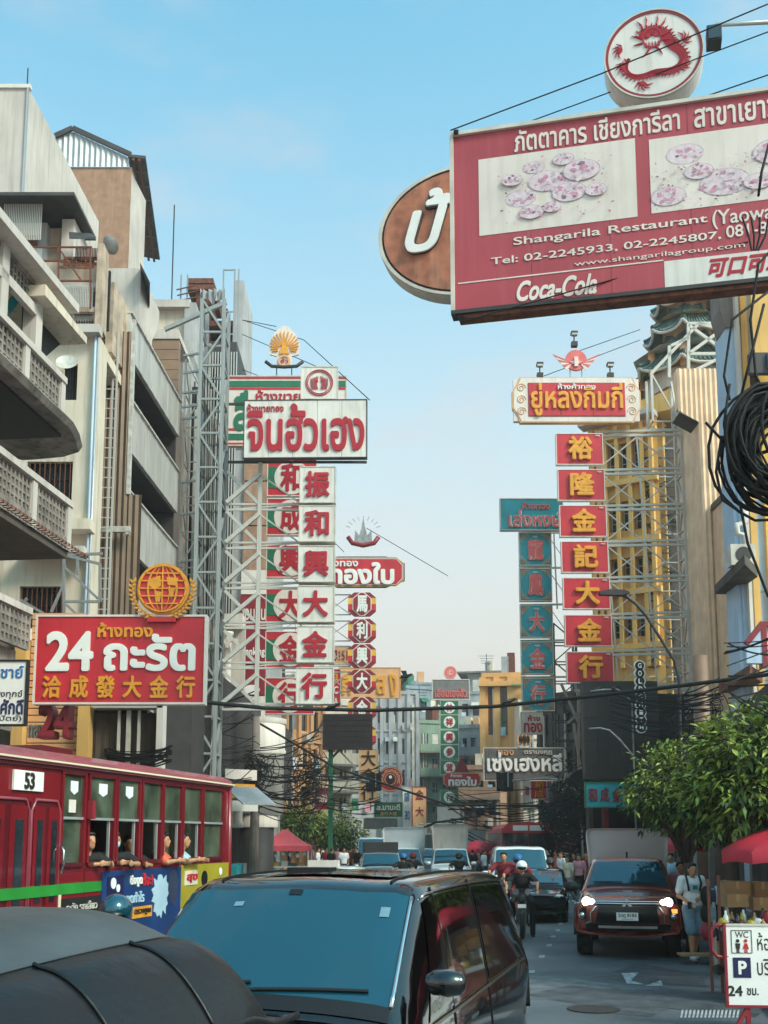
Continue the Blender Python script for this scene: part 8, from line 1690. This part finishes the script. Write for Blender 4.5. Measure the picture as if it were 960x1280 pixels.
# information roundel sign under the tree
q = Fr(862, 27, 0); t = thing('information_sign', 'dark rounded sign with a letter i on a post under the trees', 'sign', q); a0, zc = q.l(851, 1056); a1 = q.x(872); 
MB().disc(a0, zc, .16, -.03, .05, 'dark', 24).build('roundel', t); MB().disc(a0, zc, .15, -.035, -.03, 'tin', 24, r2=.13).build('ring', t); B('board', t, a0, a1, 0, .04, zc - .15, zc + .15, 'darkgrey'); txt('i', a0 - .03, zc - .09, a0 + .03, zc + .09, -.035, 'letter_white', t, off=.03); bar('post', t, (a1 - .06, .06, .1), (a1 - .06, .06, zc), .07, 'steel_white'); bar('post', t, (a0 + .02, .06, .1), (a0 + .02, .06, zc), .05, 'dark')
# boxes, cart and goods
def cbox(lab, px0, py0, px1, py1, Y, dep=.35, rot=0, mat='cardboard'):
    q = Fr((px0 + px1) / 2, Y, rot); c = (px0 + px1) / 2; x0, x1 = q.x(px0), q.x(px1); z0, z1 = q.z(c, py1), q.z(c, py0); o = thing('box', lab, 'box', loc=q.w(0, 0, z0), rot=rot); H = z1 - z0
    B('carton', o, x0, x1, 0, dep, 0, H, mat); B('tape', o, (x0 + x1) / 2 - .025, (x0 + x1) / 2 + .025, -.003, dep + .003, H - .0, H + .003, 'tape'); B('tape', o, (x0 + x1) / 2 - .025, (x0 + x1) / 2 + .025, -.004, 0, H - .1, H, 'tape'); B('flap', o, x0, x1, -.006, 0, H * .62, H * .63, 'tape'); return o
cbox('tall cardboard box on the road edge left of the sign board', 889, 1166, 906, 1205, 18.5); cbox('large open-topped cardboard carton on top of the stacked stall goods', 904, 1102, 935, 1122, 15.6, .4); cbox('slanted cardboard carton below the top carton', 906, 1118, 932, 1134, 15.2, .3, 8); cbox('brown carton behind the parasol pole at the right edge', 940, 1103, 962, 1122, 15.8); cbox('yellowish carton beside the slanted one', 938, 1122, 958, 1138, 15.4, .3)
gq = gnd(852, 1206); tag(MB().box(0, .8, 0, .3, .0, .04, 'cardboard').build('plank', loc=(gq.x, gq.y, .14)), 'thin pale plank lying on the kerb behind the man', 'plank')
q = Fr(930, 14.6, -10); ct = thing('street_cart', 'cluttered vendor cart with bottles and bags behind the sign board', 'cart', q); x0, x1 = q.x(899), q.x(1000); zt = q.z(930, 1160)
B('counter', ct, x0, x1, 0, .7, zt - .06, zt, 'tin'); B('cabinet', ct, x0 + .02, x1 - .02, .05, .65, .35, zt - .06, 'rust')
for k in range(2): wheel(ct, x0 + .2 + .6 * k, .1, .22, .06)
rdq = random.Random(8)
for k in range(26):
    x_ = x0 + (x1 - x0) * (k + .5) / 26; hb = .1 + .16 * rdq.random(); m_ = rdq.choice(['c_cream', 'c_white', 'sign_green', 'cardboard', 'sign_dred', 'c_black', 'bus_yellow', 'winglass']); y_ = .1 + .4 * rdq.random()
    if k % 3: MB().lathe([(0, 0), (.035, 0), (.035, hb * .6), (.015, hb * .8), (.015, hb), (0, hb)], m_, 12, (x_, y_, zt)).build('bottle', ct, True)
    else: b2 = MB(); ell(b2, (x_, y_, zt + hb * .4), (.07, .06, hb * .5), m_, 10, 7); b2.build('bag', ct, True)
for px, top in ((886, 1100), (899, 1095)): bar('cart_post', ct, (q.x(px), .3, .1), (q.x(px), .3, q.z(px, top)), .04, 'rust')
# clothes and bags hanging behind the man
q = Fr(896, 17.6, 0); t = thing('rack', 'dark rack of bags and crates behind the walking man', 'rack', q)
bar('post', t, (q.x(888), 0, .1), (q.x(888), 0, q.z(888, 1110)), .05, 'steel'); bar('post', t, (q.x(904), 0, .1), (q.x(904), 0, q.z(904, 1100)), .05, 'steel')
for k in range(9):
    px = 884 + 7 * (k % 3); py = 1120 + 22 * (k // 3); c = q.l(px, py); m = MB(); ell(m, (c[0], .05, c[1]), (.1, .1, .16), ['c_black', 'c_navy', 'c_lblue', 'c_black', 'c_blue', 'c_black', 'sign_dred', 'c_navy', 'c_black'][k], 10, 8); m.build('bag', t, True)
# scooter edge in the lower right corner
q = gnd(965, 1300); sc_ = moto('dark parked motorcycle whose curved fender enters at the lower right corner', (gnd(985, 1340).x + .1, 8.6, 0), 150, 'carblack')

# ================================================================== air
hm = bpy.data.materials.new('haze'); hm.use_nodes = True; hn = hm.node_tree; hn.nodes.clear()
ho = hn.nodes.new('ShaderNodeOutputMaterial'); hv = hn.nodes.new('ShaderNodeVolumePrincipled'); hn.links.new(hv.outputs[0], ho.inputs['Volume'])
hv.inputs['Density'].default_value = .0009; hv.inputs['Color'].default_value = (.95, .93, .9, 1); hv.inputs['Anisotropy'].default_value = .2
bm_ = MB().box(-950, 950, -70, 1850, -1, 60, 'concrete'); bm_.mats = [hm]; hz_ = bm_.build('haze', kind='stuff'); tag(hz_, 'thin warm haze filling the air along the street', 'haze')
